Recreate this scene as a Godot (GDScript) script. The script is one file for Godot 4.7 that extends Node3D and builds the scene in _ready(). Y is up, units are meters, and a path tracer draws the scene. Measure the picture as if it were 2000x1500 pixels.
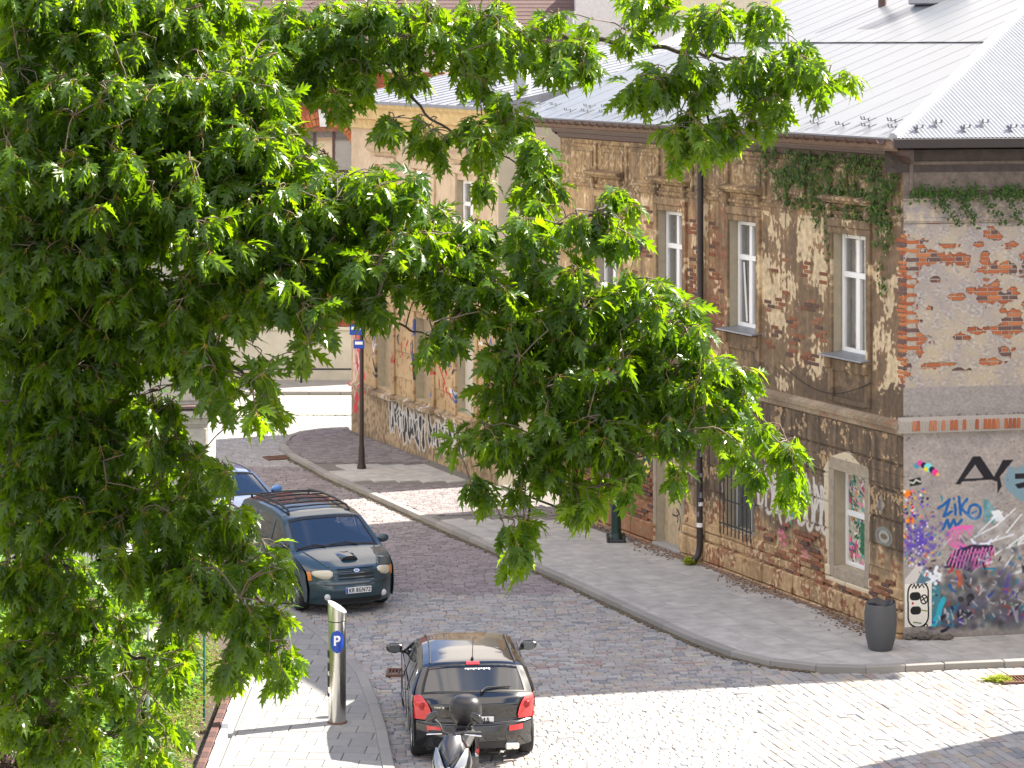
extends Node3D
# A sloping cobbled lane seen past the boughs of an oak: peeling tenement on the right, parked cars, parking column.
# Units metres, y up. The eye stands 10 m above the pavement and looks along -z.

var R := RandomNumberGenerator.new()
var M := {}            # materials by name
var bumps := {}
var taken := {}        # names in use at top level
const UPV := Vector3(0, 1, 0)
const ALONG := Vector3(-0.4175, 0, -0.9087)   # up the lane
const ACROSS := Vector3(0.9087, 0, -0.4175)   # from the lane towards the tenement

# ------------------------------------------------------------------ mesh building
class MB:
	var v := PackedVector3Array()
	var n := PackedVector3Array()
	var t := PackedVector2Array()
	var uvo = null       # [origin, along, length, height] projects texture coordinates from a wall

	func tri(a: Vector3, b: Vector3, c: Vector3, ref: Vector3) -> void:
		var m := (b - a).cross(c - a)
		if m.dot((a + b + c) / 3.0 - ref) < 0.0:
			var k := b
			b = c
			c = k
			m = -m
		m = m.normalized()
		v.append(a); v.append(c); v.append(b)
		n.append(m); n.append(m); n.append(m)

	func quad(a: Vector3, b: Vector3, c: Vector3, d: Vector3, ref: Vector3) -> void:
		tri(a, b, c, ref)
		tri(a, c, d, ref)

	func raw(a: Vector3, b: Vector3, c: Vector3, na: Vector3, nb: Vector3, nc: Vector3) -> void:
		v.append(a); v.append(c); v.append(b)
		n.append(na); n.append(nc); n.append(nb)

	# a sheet of points (rows of equal length), smooth; ref lies behind the sheet
	func grid(p: Array, ref = null, keep = null) -> void:
		var nu: int = p.size()
		var nv: int = p[0].size()
		var nn := []
		for i in nu:
			var row := PackedVector3Array()
			row.resize(nv)
			nn.append(row)
		var mid := Vector3.ZERO
		for i in nu:
			for j in nv:
				mid += p[i][j]
		mid /= float(nu * nv)
		var rf: Vector3 = mid if ref == null else ref
		var total := 0.0
		for i in nu - 1:
			for j in nv - 1:
				var a: Vector3 = p[i][j]
				var b: Vector3 = p[i + 1][j]
				var c: Vector3 = p[i + 1][j + 1]
				var d: Vector3 = p[i][j + 1]
				var m := (c - a).cross(d - b)
				total += m.dot((a + b + c + d) / 4.0 - rf)
				nn[i][j] += m
				nn[i + 1][j] += m
				nn[i + 1][j + 1] += m
				nn[i][j + 1] += m
		# closed seams share their normals
		for j in nv:
			if (p[0][j] as Vector3).is_equal_approx(p[nu - 1][j]):
				var s: Vector3 = nn[0][j] + nn[nu - 1][j]
				nn[0][j] = s
				nn[nu - 1][j] = s
		for i in nu:
			if (p[i][0] as Vector3).is_equal_approx(p[i][nv - 1]):
				var s: Vector3 = nn[i][0] + nn[i][nv - 1]
				nn[i][0] = s
				nn[i][nv - 1] = s
		var sg := 1.0 if total >= 0.0 else -1.0
		for i in nu:
			for j in nv:
				nn[i][j] = (nn[i][j] * sg).normalized()
		for i in nu - 1:
			for j in nv - 1:
				if keep != null and not keep.call(i, j):
					continue
				if sg > 0:
					raw(p[i][j], p[i + 1][j], p[i + 1][j + 1], nn[i][j], nn[i + 1][j], nn[i + 1][j + 1])
					raw(p[i][j], p[i + 1][j + 1], p[i][j + 1], nn[i][j], nn[i + 1][j + 1], nn[i][j + 1])
				else:
					raw(p[i][j], p[i + 1][j + 1], p[i + 1][j], nn[i][j], nn[i + 1][j + 1], nn[i + 1][j])
					raw(p[i][j], p[i][j + 1], p[i + 1][j + 1], nn[i][j], nn[i][j + 1], nn[i + 1][j + 1])

	# box with chamfered edges
	func box(x: Transform3D, s: Vector3, b := 0.0) -> void:
		var h := s * 0.5
		var c := x.origin
		b = minf(b, minf(h.x, minf(h.y, h.z)) * 0.9)
		if b <= 0.0:
			var q := []
			for i in 8:
				q.append(x * Vector3(h.x if i & 1 else -h.x, h.y if i & 2 else -h.y, h.z if i & 4 else -h.z))
			for f in [[0, 1, 3, 2], [4, 5, 7, 6], [0, 1, 5, 4], [2, 3, 7, 6], [0, 2, 6, 4], [1, 3, 7, 5]]:
				quad(q[f[0]], q[f[1]], q[f[2]], q[f[3]], c)
			return
		var px := []
		var py := []
		var pz := []
		for i in 8:
			var g := Vector3(1 if i & 1 else -1, 1 if i & 2 else -1, 1 if i & 4 else -1)
			px.append(x * (g * Vector3(h.x, h.y - b, h.z - b)))
			py.append(x * (g * Vector3(h.x - b, h.y, h.z - b)))
			pz.append(x * (g * Vector3(h.x - b, h.y - b, h.z)))
		quad(px[0], px[2], px[6], px[4], c); quad(px[1], px[3], px[7], px[5], c)
		quad(py[0], py[1], py[5], py[4], c); quad(py[2], py[3], py[7], py[6], c)
		quad(pz[0], pz[1], pz[3], pz[2], c); quad(pz[4], pz[5], pz[7], pz[6], c)
		for e in [[0, 2], [4, 6], [1, 3], [5, 7]]:
			quad(px[e[0]], px[e[1]], pz[e[1]], pz[e[0]], c)
		for e in [[0, 1], [2, 3], [4, 5], [6, 7]]:
			quad(py[e[0]], py[e[1]], pz[e[1]], pz[e[0]], c)
		for e in [[0, 4], [1, 5], [2, 6], [3, 7]]:
			quad(px[e[0]], px[e[1]], py[e[1]], py[e[0]], c)
		for i in 8:
			tri(px[i], py[i], pz[i], c)

	func bx(at: Vector3, s: Vector3, b := 0.0) -> void:
		box(Transform3D(Basis(), at), s, b)

	# box between two points, of given width and height
	func bar(a: Vector3, b: Vector3, w: float, h: float, up := Vector3(0, 1, 0), bev := 0.0) -> void:
		var d := (b - a)
		var l := d.length()
		d /= l
		if absf(d.dot(up)) > 0.98:
			up = Vector3(1, 0, 0.01)
		var sx := up.cross(d).normalized()
		var sy := d.cross(sx)
		box(Transform3D(Basis(sx, sy, d), (a + b) * 0.5), Vector3(w, h, l), bev)

	func tube(path: Array, radii: Array, sides := 8, caps := true) -> void:
		var rows := []
		var prev := Vector3(0.31, 0.2, 0.93)
		for i in path.size():
			var a: Vector3 = path[maxi(i - 1, 0)]
			var b: Vector3 = path[mini(i + 1, path.size() - 1)]
			var d := (b - a).normalized()
			var sx := (prev - d * prev.dot(d))
			if sx.length() < 0.05:
				sx = Vector3(1, 0, 0) - d * d.x
			sx = sx.normalized()
			prev = sx
			var sy := d.cross(sx)
			var row := PackedVector3Array()
			var r: float = radii[mini(i, radii.size() - 1)]
			for j in sides + 1:
				var an := TAU * (j % sides) / sides
				row.append(path[i] + sx * cos(an) * r + sy * sin(an) * r)
			rows.append(row)
		# orient by the axis, not by the centre
		var m: Vector3 = (rows[1][0] - rows[0][0]).cross(rows[0][1] - rows[0][0])
		var outw: Vector3 = rows[0][0] - path[0]
		var ref: Vector3 = path[0]
		var k := MB.new()
		k.grid(rows, ref)
		if m.dot(outw) < 0.0:
			pass
		# make sure of the outward side
		var good := 0.0
		for i in range(0, k.v.size(), 9):
			var best := INF
			var nearest: Vector3 = path[0]
			for q in path.size() - 1:
				var cp := Geometry3D.get_closest_point_to_segment(k.v[i], path[q], path[q + 1])
				var dd := cp.distance_squared_to(k.v[i])
				if dd < best:
					best = dd
					nearest = cp
			good += (k.v[i] - nearest).dot(k.n[i])
			if i > 90:
				break
		if good < 0.0:
			k.flip()
		add(k)
		if caps:
			for e in [0, path.size() - 1]:
				var c: Vector3 = path[e]
				var inner: Vector3 = path[1] if e == 0 else path[e - 1]
				for j in sides:
					tri(c, rows[e][j], rows[e][j + 1], inner)

	func flip() -> void:
		for i in range(0, v.size(), 3):
			var a := v[i + 1]
			v[i + 1] = v[i + 2]
			v[i + 2] = a
			var b := n[i + 1]
			n[i + 1] = n[i + 2]
			n[i + 2] = b
		for i in n.size():
			n[i] = -n[i]

	func add(o: MB, x := Transform3D()) -> void:
		for i in o.v.size():
			v.append(x * o.v[i])
			n.append((x.basis * o.n[i]).normalized())

	# profile of [radius, height] turned about y
	func lathe(prof: Array, sides: int, x := Transform3D(), from := 0.0, to := TAU) -> void:
		var rows := []
		for p in prof:
			var row := PackedVector3Array()
			for j in sides + 1:
				var an := from + (to - from) * (j if to - from < TAU - 0.001 else j % sides) / sides
				row.append(x * Vector3(p[0] * cos(an), p[1], p[0] * sin(an)))
			rows.append(row)
		grid(rows)

	# flat polygon (x, y) pulled along z by depth, centred on z = 0
	func prism(poly: PackedVector2Array, depth: float, x := Transform3D()) -> void:
		var ix := Geometry2D.triangulate_polygon(poly)
		var hz := depth * 0.5
		var c := Vector2.ZERO
		for p in poly:
			c += p
		c /= poly.size()
		var mid := x * Vector3(c.x, c.y, 0)
		for i in range(0, ix.size(), 3):
			for z in [-hz, hz]:
				var a := Vector3(poly[ix[i]].x, poly[ix[i]].y, z)
				var b := Vector3(poly[ix[i + 1]].x, poly[ix[i + 1]].y, z)
				var d := Vector3(poly[ix[i + 2]].x, poly[ix[i + 2]].y, z)
				tri(x * a, x * b, x * d, x * ((a + b + d) / 3.0 - Vector3(0, 0, z)))
		var ccw := not Geometry2D.is_polygon_clockwise(poly)
		for i in poly.size():
			var a := poly[i]
			var b := poly[(i + 1) % poly.size()]
			var e := b - a
			var o := Vector2(e.y, -e.x) * (1.0 if ccw else -1.0)
			var m := (a + b) * 0.5 - o.normalized()
			quad(x * Vector3(a.x, a.y, -hz), x * Vector3(b.x, b.y, -hz), x * Vector3(b.x, b.y, hz), x * Vector3(a.x, a.y, hz), x * Vector3(m.x, m.y, 0))

	func mesh() -> ArrayMesh:
		var am := ArrayMesh.new()
		if v.is_empty():
			return am
		var arr := []
		arr.resize(Mesh.ARRAY_MAX)
		arr[Mesh.ARRAY_VERTEX] = v
		arr[Mesh.ARRAY_NORMAL] = n
		if uvo != null:
			t.resize(v.size())
			for i in v.size():
				t[i] = Vector2((v[i] - uvo[0]).dot(uvo[1]) / uvo[2], 1.0 - (v[i].y - uvo[0].y) / uvo[3])
			arr[Mesh.ARRAY_TEX_UV] = t
		elif t.size() == v.size():
			arr[Mesh.ARRAY_TEX_UV] = t
		am.add_surface_from_arrays(Mesh.PRIMITIVE_TRIANGLES, arr)
		return am

# a wall's own axes: s along it, y up, out towards the viewer
class Wall:
	var o: Vector3
	var e: Vector3
	var n: Vector3
	var l: float
	var h: float
	func _init(at: Vector3, along: Vector3, outward: Vector3, length: float, height: float) -> void:
		o = at
		e = along.normalized()
		n = outward.normalized()
		l = length
		h = height
	func p(s: float, y: float, out := 0.0) -> Vector3:
		return o + e * s + Vector3(0, y, 0) + n * out
	func mb() -> MB:
		var m := MB.new()
		m.uvo = [o, e, l, h]
		return m
	func xf(s: float, y: float, out := 0.0) -> Transform3D:
		return Transform3D(Basis(e, Vector3(0, 1, 0), e.cross(Vector3(0, 1, 0))), p(s, y, out))
	# block standing on the wall between s0..s1, y0..y1, from depth a to b
	func block(m: MB, s0: float, y0: float, s1: float, y1: float, a: float, b: float, bev := 0.0) -> void:
		m.box(Transform3D(Basis(e, Vector3(0, 1, 0), n), p((s0 + s1) / 2, (y0 + y1) / 2, (a + b) / 2)), Vector3(absf(s1 - s0), absf(y1 - y0), absf(b - a)), bev)
	# rectangles that are left of s0..s1 x y0..y1 when the holes [s0,y0,s1,y1] are taken out
	func rects(s0: float, y0: float, s1: float, y1: float, holes: Array) -> Array:
		var ss := [s0, s1]
		var yy := [y0, y1]
		for q in holes:
			for k in [q[0], q[2]]:
				if k > s0 and k < s1:
					ss.append(k)
			for k in [q[1], q[3]]:
				if k > y0 and k < y1:
					yy.append(k)
		ss.sort()
		yy.sort()
		var outl := []
		for j in yy.size() - 1:
			var run = null
			for i in ss.size() - 1:
				var c := Vector2((ss[i] + ss[i + 1]) / 2.0, (yy[j] + yy[j + 1]) / 2.0)
				var inside := false
				for q in holes:
					if c.x > q[0] and c.x < q[2] and c.y > q[1] and c.y < q[3]:
						inside = true
				if ss[i + 1] - ss[i] < 0.001 or yy[j + 1] - yy[j] < 0.001:
					continue
				if inside:
					if run != null:
						outl.append(run)
						run = null
				elif run == null:
					run = [ss[i], yy[j], ss[i + 1], yy[j + 1]]
				else:
					run[2] = ss[i + 1]
			if run != null:
				outl.append(run)
		return outl
	# the front of a wall with openings and their reveals
	func face(m: MB, holes: Array, depth: float, y0 := 0.0, out := 0.0) -> void:
		for q in rects(0, y0, l, h, holes):
			m.quad(p(q[0], q[1], out), p(q[2], q[1], out), p(q[2], q[3], out), p(q[0], q[3], out), p(q[0], q[1], out - 1))
	func reveal(m: MB, q: Array, depth: float, out := 0.0) -> void:
		var c := p((q[0] + q[2]) / 2, (q[1] + q[3]) / 2, out - depth / 2)
		var k := [p(q[0], q[1], out), p(q[2], q[1], out), p(q[2], q[3], out), p(q[0], q[3], out)]
		var d := -n * depth
		var w := MB.new()
		for i in 4:
			w.quad(k[i], k[(i + 1) % 4], k[(i + 1) % 4] + d, k[i] + d, c)
		w.flip()
		m.add(w)

# ------------------------------------------------------------------ scene bookkeeping
func numbered(called: String) -> String:
	if not taken.has(called):
		taken[called] = 0
		return called
	taken[called] += 1
	return "%s_%03d" % [called, taken[called]]

func tag(o: Node, label: String, category: String, group := "") -> void:
	o.set_meta("label", label)
	o.set_meta("category", category)
	if group:
		o.set_meta("group", group)

func thing(called: String, label: String, category: String, at := Vector3.ZERO, turn := 0.0, group := "") -> Node3D:
	var o := Node3D.new()
	o.name = numbered(called)
	add_child(o)
	o.position = at
	o.rotation.y = turn
	tag(o, label, category, group)
	return o

func part(called: String, m, material: Material, parent: Node) -> MeshInstance3D:
	var o := MeshInstance3D.new()
	o.name = called
	o.mesh = m.mesh() if m is MB else m
	if o.mesh is ArrayMesh and o.mesh.get_surface_count() == 0:
		o.mesh = null
	o.material_override = null
	if o.mesh is ArrayMesh and o.mesh.get_surface_count() == 1 or o.mesh is PrimitiveMesh:
		o.set_surface_override_material(0, material)
	if parent == self:
		o.name = numbered(called)
	parent.add_child(o, true)
	return o

func structure(called: String, m, material: Material) -> Node3D:
	var o: Node3D
	if m == null:
		o = Node3D.new()
		o.name = numbered(called)
		add_child(o)
	else:
		o = part(called, m, material, self)
	o.set_meta("kind", "structure")
	return o

func many(called: String, m: Mesh, material: Material, xs: Array, parent: Node, colors = null) -> MultiMeshInstance3D:
	var mm := MultiMesh.new()
	mm.transform_format = MultiMesh.TRANSFORM_3D
	mm.use_colors = colors != null
	mm.mesh = m
	mm.instance_count = xs.size()
	for i in xs.size():
		mm.set_instance_transform(i, xs[i])
		if colors != null:
			mm.set_instance_color(i, colors[i])
	var o := MultiMeshInstance3D.new()
	o.name = called
	o.multimesh = mm
	o.material_override = material
	o.set_meta("kind", "stuff")
	parent.add_child(o, true)
	return o

func sr(c: Color) -> Color:
	return c.linear_to_srgb()

# linear base colour
func mat(key: String, c: Color, rough := 0.8, metal := 0.0) -> StandardMaterial3D:
	var m := StandardMaterial3D.new()
	m.resource_name = key
	m.albedo_color = sr(c)
	m.roughness = rough
	m.metallic = metal
	M[key] = m
	return m

func noise_tex(freq: float, lo: Color, hi: Color, sd: int, size := 256, oct := 4) -> NoiseTexture2D:
	var f := FastNoiseLite.new()
	f.noise_type = FastNoiseLite.TYPE_SIMPLEX_SMOOTH
	f.frequency = freq
	f.fractal_octaves = oct
	f.seed = sd
	var g := Gradient.new()
	g.set_color(0, lo)
	g.set_color(1, hi)
	var x := NoiseTexture2D.new()
	x.width = size
	x.height = size
	x.seamless = true
	x.noise = f
	x.color_ramp = g
	return x

# mottled surface that needs no texture coordinates
func grain(key: String, c: Color, spread: float, scale: float, rough := 0.85, bump := 0.0, sd := 1, freq := 0.02) -> StandardMaterial3D:
	var m := mat(key, Color(1, 1, 1), rough)
	m.albedo_color = Color.WHITE
	m.albedo_texture = noise_tex(freq, sr(c * (1.0 - spread)), sr(c * (1.0 + spread)), sd)
	m.uv1_triplanar = true
	m.uv1_world_triplanar = true
	m.uv1_scale = Vector3.ONE * scale
	if bump > 0.0:
		m.heightmap_enabled = true
		m.heightmap_scale = bump
		if not bumps.has(freq):
			bumps[freq] = noise_tex(freq * 2.0, Color.BLACK, Color.WHITE, 77)
		m.heightmap_texture = bumps[freq]
	return m

const SPRAYS = [
	[-3.10,10.10,-16.50,0.36,0.36,1.1],[-2.64,10.10,-16.50,0.40,0.36,1.1],[-2.22,10.07,-16.80,0.40,0.37,1.1],[-1.94,10.07,-17.00,0.24,0.31,1.0],[-3.05,9.58,-16.20,0.36,0.36,1.1],
	[-2.59,9.58,-16.20,0.39,0.36,1.1],[-2.16,9.57,-16.40,0.36,0.36,1.1],[-1.81,9.60,-16.60,0.27,0.30,1.1],[-3.01,9.07,-16.00,0.35,0.35,1.1],[-2.56,9.07,-16.00,0.38,0.35,1.1],
	[-2.11,9.06,-16.20,0.36,0.36,1.1],[-1.66,9.22,-16.30,0.28,0.29,1.1],[-1.43,8.90,-16.20,0.26,0.26,1.1],[-1.11,8.89,-16.30,0.26,0.23,1.0],[-0.85,8.99,-16.30,0.23,0.20,1.0],
	[-0.66,9.00,-16.40,0.13,0.20,0.9],[-1.82,8.75,-16.00,0.32,0.29,1.1],[-1.41,8.50,-16.00,0.29,0.27,1.0],[-1.00,8.55,-16.10,0.29,0.27,1.0],[-0.65,8.64,-16.20,0.28,0.28,1.0],
	[-1.24,8.30,-15.90,0.22,0.16,0.8],[-0.90,8.33,-16.10,0.18,0.18,0.9],[-3.05,8.54,-16.20,0.36,0.36,1.1],[-2.59,8.54,-16.20,0.39,0.36,1.1],[-2.14,8.35,-16.20,0.36,0.31,1.1],
	[-1.70,8.37,-16.00,0.22,0.19,0.9],[-3.12,7.97,-16.60,0.37,0.37,1.1],[-2.66,8.01,-16.60,0.37,0.37,1.1],[-2.26,8.04,-16.60,0.20,0.20,0.8],[-1.90,8.03,-15.80,0.17,0.19,0.9],
	[-1.82,7.82,-15.80,0.12,0.13,0.8],[-1.53,7.99,-15.60,0.08,0.11,0.9],[-1.49,7.78,-15.60,0.10,0.11,1.0],[-1.30,8.07,-15.70,0.11,0.11,0.8],[-0.46,8.17,-15.80,0.13,0.13,1.0],
	[-0.32,8.24,-16.00,0.16,0.14,0.9],[-3.16,7.45,-16.80,0.37,0.34,1.1],[-2.72,7.45,-16.80,0.37,0.34,1.1],[-2.32,7.48,-16.60,0.20,0.30,1.0],[-2.09,7.21,-16.60,0.15,0.20,0.9],
	[-1.80,7.28,-16.00,0.10,0.09,0.8],[-3.16,6.94,-16.80,0.37,0.34,1.0],[-2.69,6.94,-16.80,0.37,0.30,1.0],[-2.22,6.95,-16.60,0.30,0.23,1.0],[-1.84,6.92,-16.40,0.21,0.16,0.9],
	[-2.30,6.65,-16.40,0.33,0.23,0.9],[-1.89,6.67,-16.30,0.29,0.20,0.9],[-1.56,6.63,-16.20,0.23,0.16,0.9],[-2.01,6.40,-16.20,0.29,0.19,0.9],[-1.61,6.33,-16.10,0.26,0.18,0.9],
	[-1.44,6.10,-16.00,0.13,0.16,0.8],[-1.73,6.03,-16.00,0.14,0.14,0.9],[-3.11,6.42,-16.90,0.41,0.27,0.8],[-2.77,6.15,-16.90,0.37,0.24,0.8],[-3.16,5.97,-16.80,0.30,0.24,0.9],
	[-2.69,5.77,-16.80,0.37,0.20,0.9],[-2.22,5.98,-16.60,0.20,0.20,0.7],[-2.96,5.43,-16.80,0.40,0.20,0.9],[-2.34,5.49,-16.70,0.23,0.20,0.6],[-3.27,5.62,-16.70,0.23,0.23,0.9],
	[-1.66,9.90,-16.80,0.17,0.18,1.0],[-1.58,9.62,-16.60,0.17,0.17,1.0],[-1.47,9.39,-16.50,0.15,0.15,1.0],[-1.31,9.20,-16.40,0.16,0.11,1.0],[-1.13,9.10,-16.40,0.15,0.10,0.9],
	[-1.64,8.98,-16.40,0.26,0.26,1.0],[-1.18,8.66,-16.40,0.26,0.20,0.9],[-1.70,8.53,-16.30,0.26,0.23,1.0],[-0.79,8.82,-16.40,0.20,0.16,0.9],[-0.46,8.79,-16.40,0.16,0.16,0.9],
	[-0.33,8.52,-16.40,0.20,0.16,0.9],[-2.42,9.30,-16.60,0.40,0.30,0.9],[-2.89,9.30,-16.60,0.40,0.30,0.9],[-2.42,8.77,-16.60,0.40,0.30,0.9],[-2.89,8.77,-16.60,0.40,0.30,0.9],
	[-2.94,8.21,-16.90,0.41,0.30,0.9],[-2.45,8.22,-16.80,0.37,0.27,0.9],[0.19,8.15,-16.20,0.29,0.23,0.9],[0.62,8.15,-16.20,0.29,0.23,0.9],[0.99,7.86,-16.00,0.26,0.19,0.9],
	[0.19,7.76,-16.00,0.26,0.19,0.9],[0.58,7.73,-16.00,0.29,0.19,0.9],[-1.64,10.11,-18.00,0.22,0.22,0.9],[-1.30,10.04,-18.00,0.29,0.29,1.1],[-0.94,10.07,-18.00,0.29,0.29,1.1],
	[-0.58,10.11,-18.00,0.29,0.27,1.1],[-0.21,10.07,-17.80,0.28,0.28,1.0],[-1.44,9.75,-18.00,0.22,0.18,0.9],[-1.12,9.75,-18.00,0.22,0.18,1.0],[-0.76,9.78,-18.00,0.18,0.16,0.6],
	[-0.28,9.72,-17.80,0.21,0.18,0.8],[-1.21,9.55,-17.90,0.11,0.13,0.9],[-0.84,9.39,-17.60,0.11,0.14,0.9],[-0.61,9.39,-17.60,0.15,0.15,0.9],[-0.50,9.20,-17.50,0.11,0.10,0.9],
	[-0.23,9.32,-17.40,0.16,0.23,0.9],[-0.17,8.99,-17.20,0.10,0.10,0.8],[0.00,9.51,-17.40,0.14,0.21,0.8],[0.17,9.28,-17.20,0.17,0.21,1.0],[0.14,9.01,-17.00,0.20,0.17,1.0],
	[0.07,9.96,-17.80,0.18,0.18,0.9],[0.39,9.86,-17.60,0.26,0.19,1.0],[0.50,10.09,-18.00,0.10,0.08,0.9],[0.32,10.18,-18.00,0.14,0.11,0.5],[0.95,10.28,-18.20,0.29,0.10,0.9],
	[0.84,10.07,-18.20,0.11,0.12,0.9],[1.35,10.11,-17.80,0.30,0.18,1.0],[1.78,10.14,-17.80,0.20,0.14,1.0],[1.16,9.74,-17.60,0.39,0.21,1.0],[0.84,9.65,-17.60,0.14,0.12,0.8],
	[1.65,9.79,-17.50,0.26,0.19,1.0],[1.95,9.83,-17.40,0.21,0.19,1.0],[2.21,9.74,-17.30,0.11,0.10,0.8],[2.04,9.65,-17.30,0.12,0.12,0.7],[1.32,9.37,-17.40,0.31,0.19,1.0],
	[1.15,9.27,-17.40,0.17,0.12,0.9],[1.77,9.51,-17.40,0.21,0.19,1.0],[-0.23,8.70,-16.30,0.24,0.21,1.0],[0.16,8.74,-16.20,0.26,0.23,1.0],[0.49,8.83,-16.20,0.19,0.16,1.0],
	[0.70,9.01,-16.00,0.14,0.10,1.0],[0.69,8.78,-16.10,0.11,0.13,0.9],[-0.39,8.41,-16.20,0.21,0.19,1.0],[0.00,8.37,-16.00,0.29,0.26,1.1],[0.42,8.43,-16.00,0.29,0.26,1.1],
	[0.77,8.37,-16.00,0.22,0.22,1.1],[1.05,8.19,-15.90,0.19,0.19,1.0],[0.00,7.93,-15.90,0.24,0.25,1.1],[0.38,8.00,-15.90,0.29,0.25,1.1],[0.80,7.93,-15.90,0.29,0.25,1.1],
	[1.17,7.95,-15.80,0.24,0.22,1.1],[1.39,7.88,-15.80,0.14,0.14,1.0],[-0.06,7.60,-15.80,0.19,0.22,1.0],[0.28,7.60,-15.80,0.25,0.22,1.0],[0.66,7.57,-15.80,0.25,0.21,1.0],
	[1.00,7.64,-15.70,0.22,0.17,1.0],[1.34,7.63,-15.60,0.22,0.19,1.0],[1.61,7.49,-15.50,0.15,0.14,1.0],[1.67,7.30,-15.50,0.11,0.08,0.9],[1.41,7.43,-15.50,0.12,0.09,0.9],
	[-0.27,7.54,-15.80,0.13,0.12,0.9],[-0.17,7.25,-15.80,0.10,0.13,0.9],[0.16,7.28,-15.80,0.22,0.16,0.9],[0.47,7.25,-15.80,0.22,0.16,0.9],[0.72,7.30,-15.70,0.13,0.13,0.8],
	[0.97,7.33,-15.60,0.07,0.07,0.9],[0.06,6.99,-15.70,0.14,0.16,0.9],[0.35,7.08,-15.70,0.13,0.09,0.7],[0.03,6.80,-15.60,0.09,0.10,1.0],
]
const LIMBS = [
	[0.05,0.012,[Vector3(-3.06,7.37,-18.00),Vector3(-2.33,8.09,-17.40),Vector3(-1.50,8.67,-17.00),Vector3(-0.81,8.72,-16.90),Vector3(-0.17,8.53,-16.70),Vector3(0.49,8.32,-16.50),Vector3(1.08,8.03,-16.40),Vector3(1.52,7.70,-16.20),Vector3(1.70,7.41,-16.00)]],
	[0.055,0.01,[Vector3(-3.09,9.12,-18.40),Vector3(-2.16,9.70,-18.60),Vector3(-1.12,9.98,-18.60),Vector3(-0.19,10.10,-18.60),Vector3(0.37,10.07,-18.60),Vector3(0.85,10.02,-18.50),Vector3(1.24,9.96,-18.30),Vector3(1.67,9.89,-18.10),Vector3(2.00,9.82,-17.90),Vector3(2.25,9.74,-17.60)]],
	[0.016,0.006,[Vector3(-1.26,9.96,-18.50),Vector3(-0.91,9.89,-18.10),Vector3(-0.68,9.62,-17.90),Vector3(-0.53,9.47,-17.80),Vector3(-0.36,9.38,-17.80),Vector3(-0.14,9.30,-17.60),Vector3(0.14,9.10,-17.40)]],
	[0.04,0.01,[Vector3(-3.11,8.68,-18.30),Vector3(-2.58,9.16,-17.40),Vector3(-2.11,9.49,-17.00),Vector3(-1.76,9.80,-16.90)]],
	[0.04,0.01,[Vector3(-3.04,6.51,-18.20),Vector3(-2.44,6.73,-17.20),Vector3(-2.03,6.69,-16.90),Vector3(-1.67,6.43,-16.70),Vector3(-1.45,6.07,-16.50)]],
	[0.03,0.008,[Vector3(-3.06,7.56,-18.20),Vector3(-2.55,7.94,-17.20),Vector3(-2.22,8.08,-16.80),Vector3(-1.87,8.03,-16.40),Vector3(-1.67,7.91,-16.10),Vector3(-1.53,7.81,-15.90)]],
	[0.022,0.007,[Vector3(0.49,8.32,-16.50),Vector3(0.33,7.88,-16.30),Vector3(0.19,7.46,-16.10),Vector3(0.10,7.09,-16.00),Vector3(0.04,6.81,-15.80)]],
	[0.022,0.007,[Vector3(-0.17,8.53,-16.70),Vector3(0.20,8.80,-16.60),Vector3(0.49,8.91,-16.50),Vector3(0.75,9.02,-16.30)]],
	[0.022,0.006,[Vector3(1.24,9.96,-18.30),Vector3(1.32,9.68,-17.90),Vector3(1.38,9.43,-17.70),Vector3(1.41,9.26,-17.60)]],
	[0.015,0.006,[Vector3(0.96,10.02,-18.50),Vector3(1.06,10.15,-18.30),Vector3(1.20,10.25,-18.20)]],
	[0.03,0.01,[Vector3(-3.09,8.28,-18.30),Vector3(-2.55,8.66,-17.20),Vector3(-1.99,8.80,-16.60),Vector3(-1.45,8.81,-16.50)]],
	[0.03,0.01,[Vector3(-3.04,5.96,-18.20),Vector3(-3.06,6.49,-17.40),Vector3(-3.23,6.87,-17.20)]],
	[0.03,0.01,[Vector3(-3.04,5.78,-18.20),Vector3(-2.61,5.86,-17.40),Vector3(-2.29,5.86,-17.10)]],
	[0.03,0.01,[Vector3(-3.13,9.23,-18.40),Vector3(-3.27,9.62,-17.40),Vector3(-3.37,10.10,-17.20)]],
	[0.018,0.006,[Vector3(-1.50,8.67,-17.00),Vector3(-1.20,8.44,-16.60),Vector3(-0.92,8.29,-16.40),Vector3(-0.48,8.16,-16.10)]],
	[0.016,0.006,[Vector3(0.83,8.19,-16.50),Vector3(0.71,7.76,-16.20),Vector3(0.64,7.41,-16.00),Vector3(0.48,7.23,-15.90)]],
]

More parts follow.
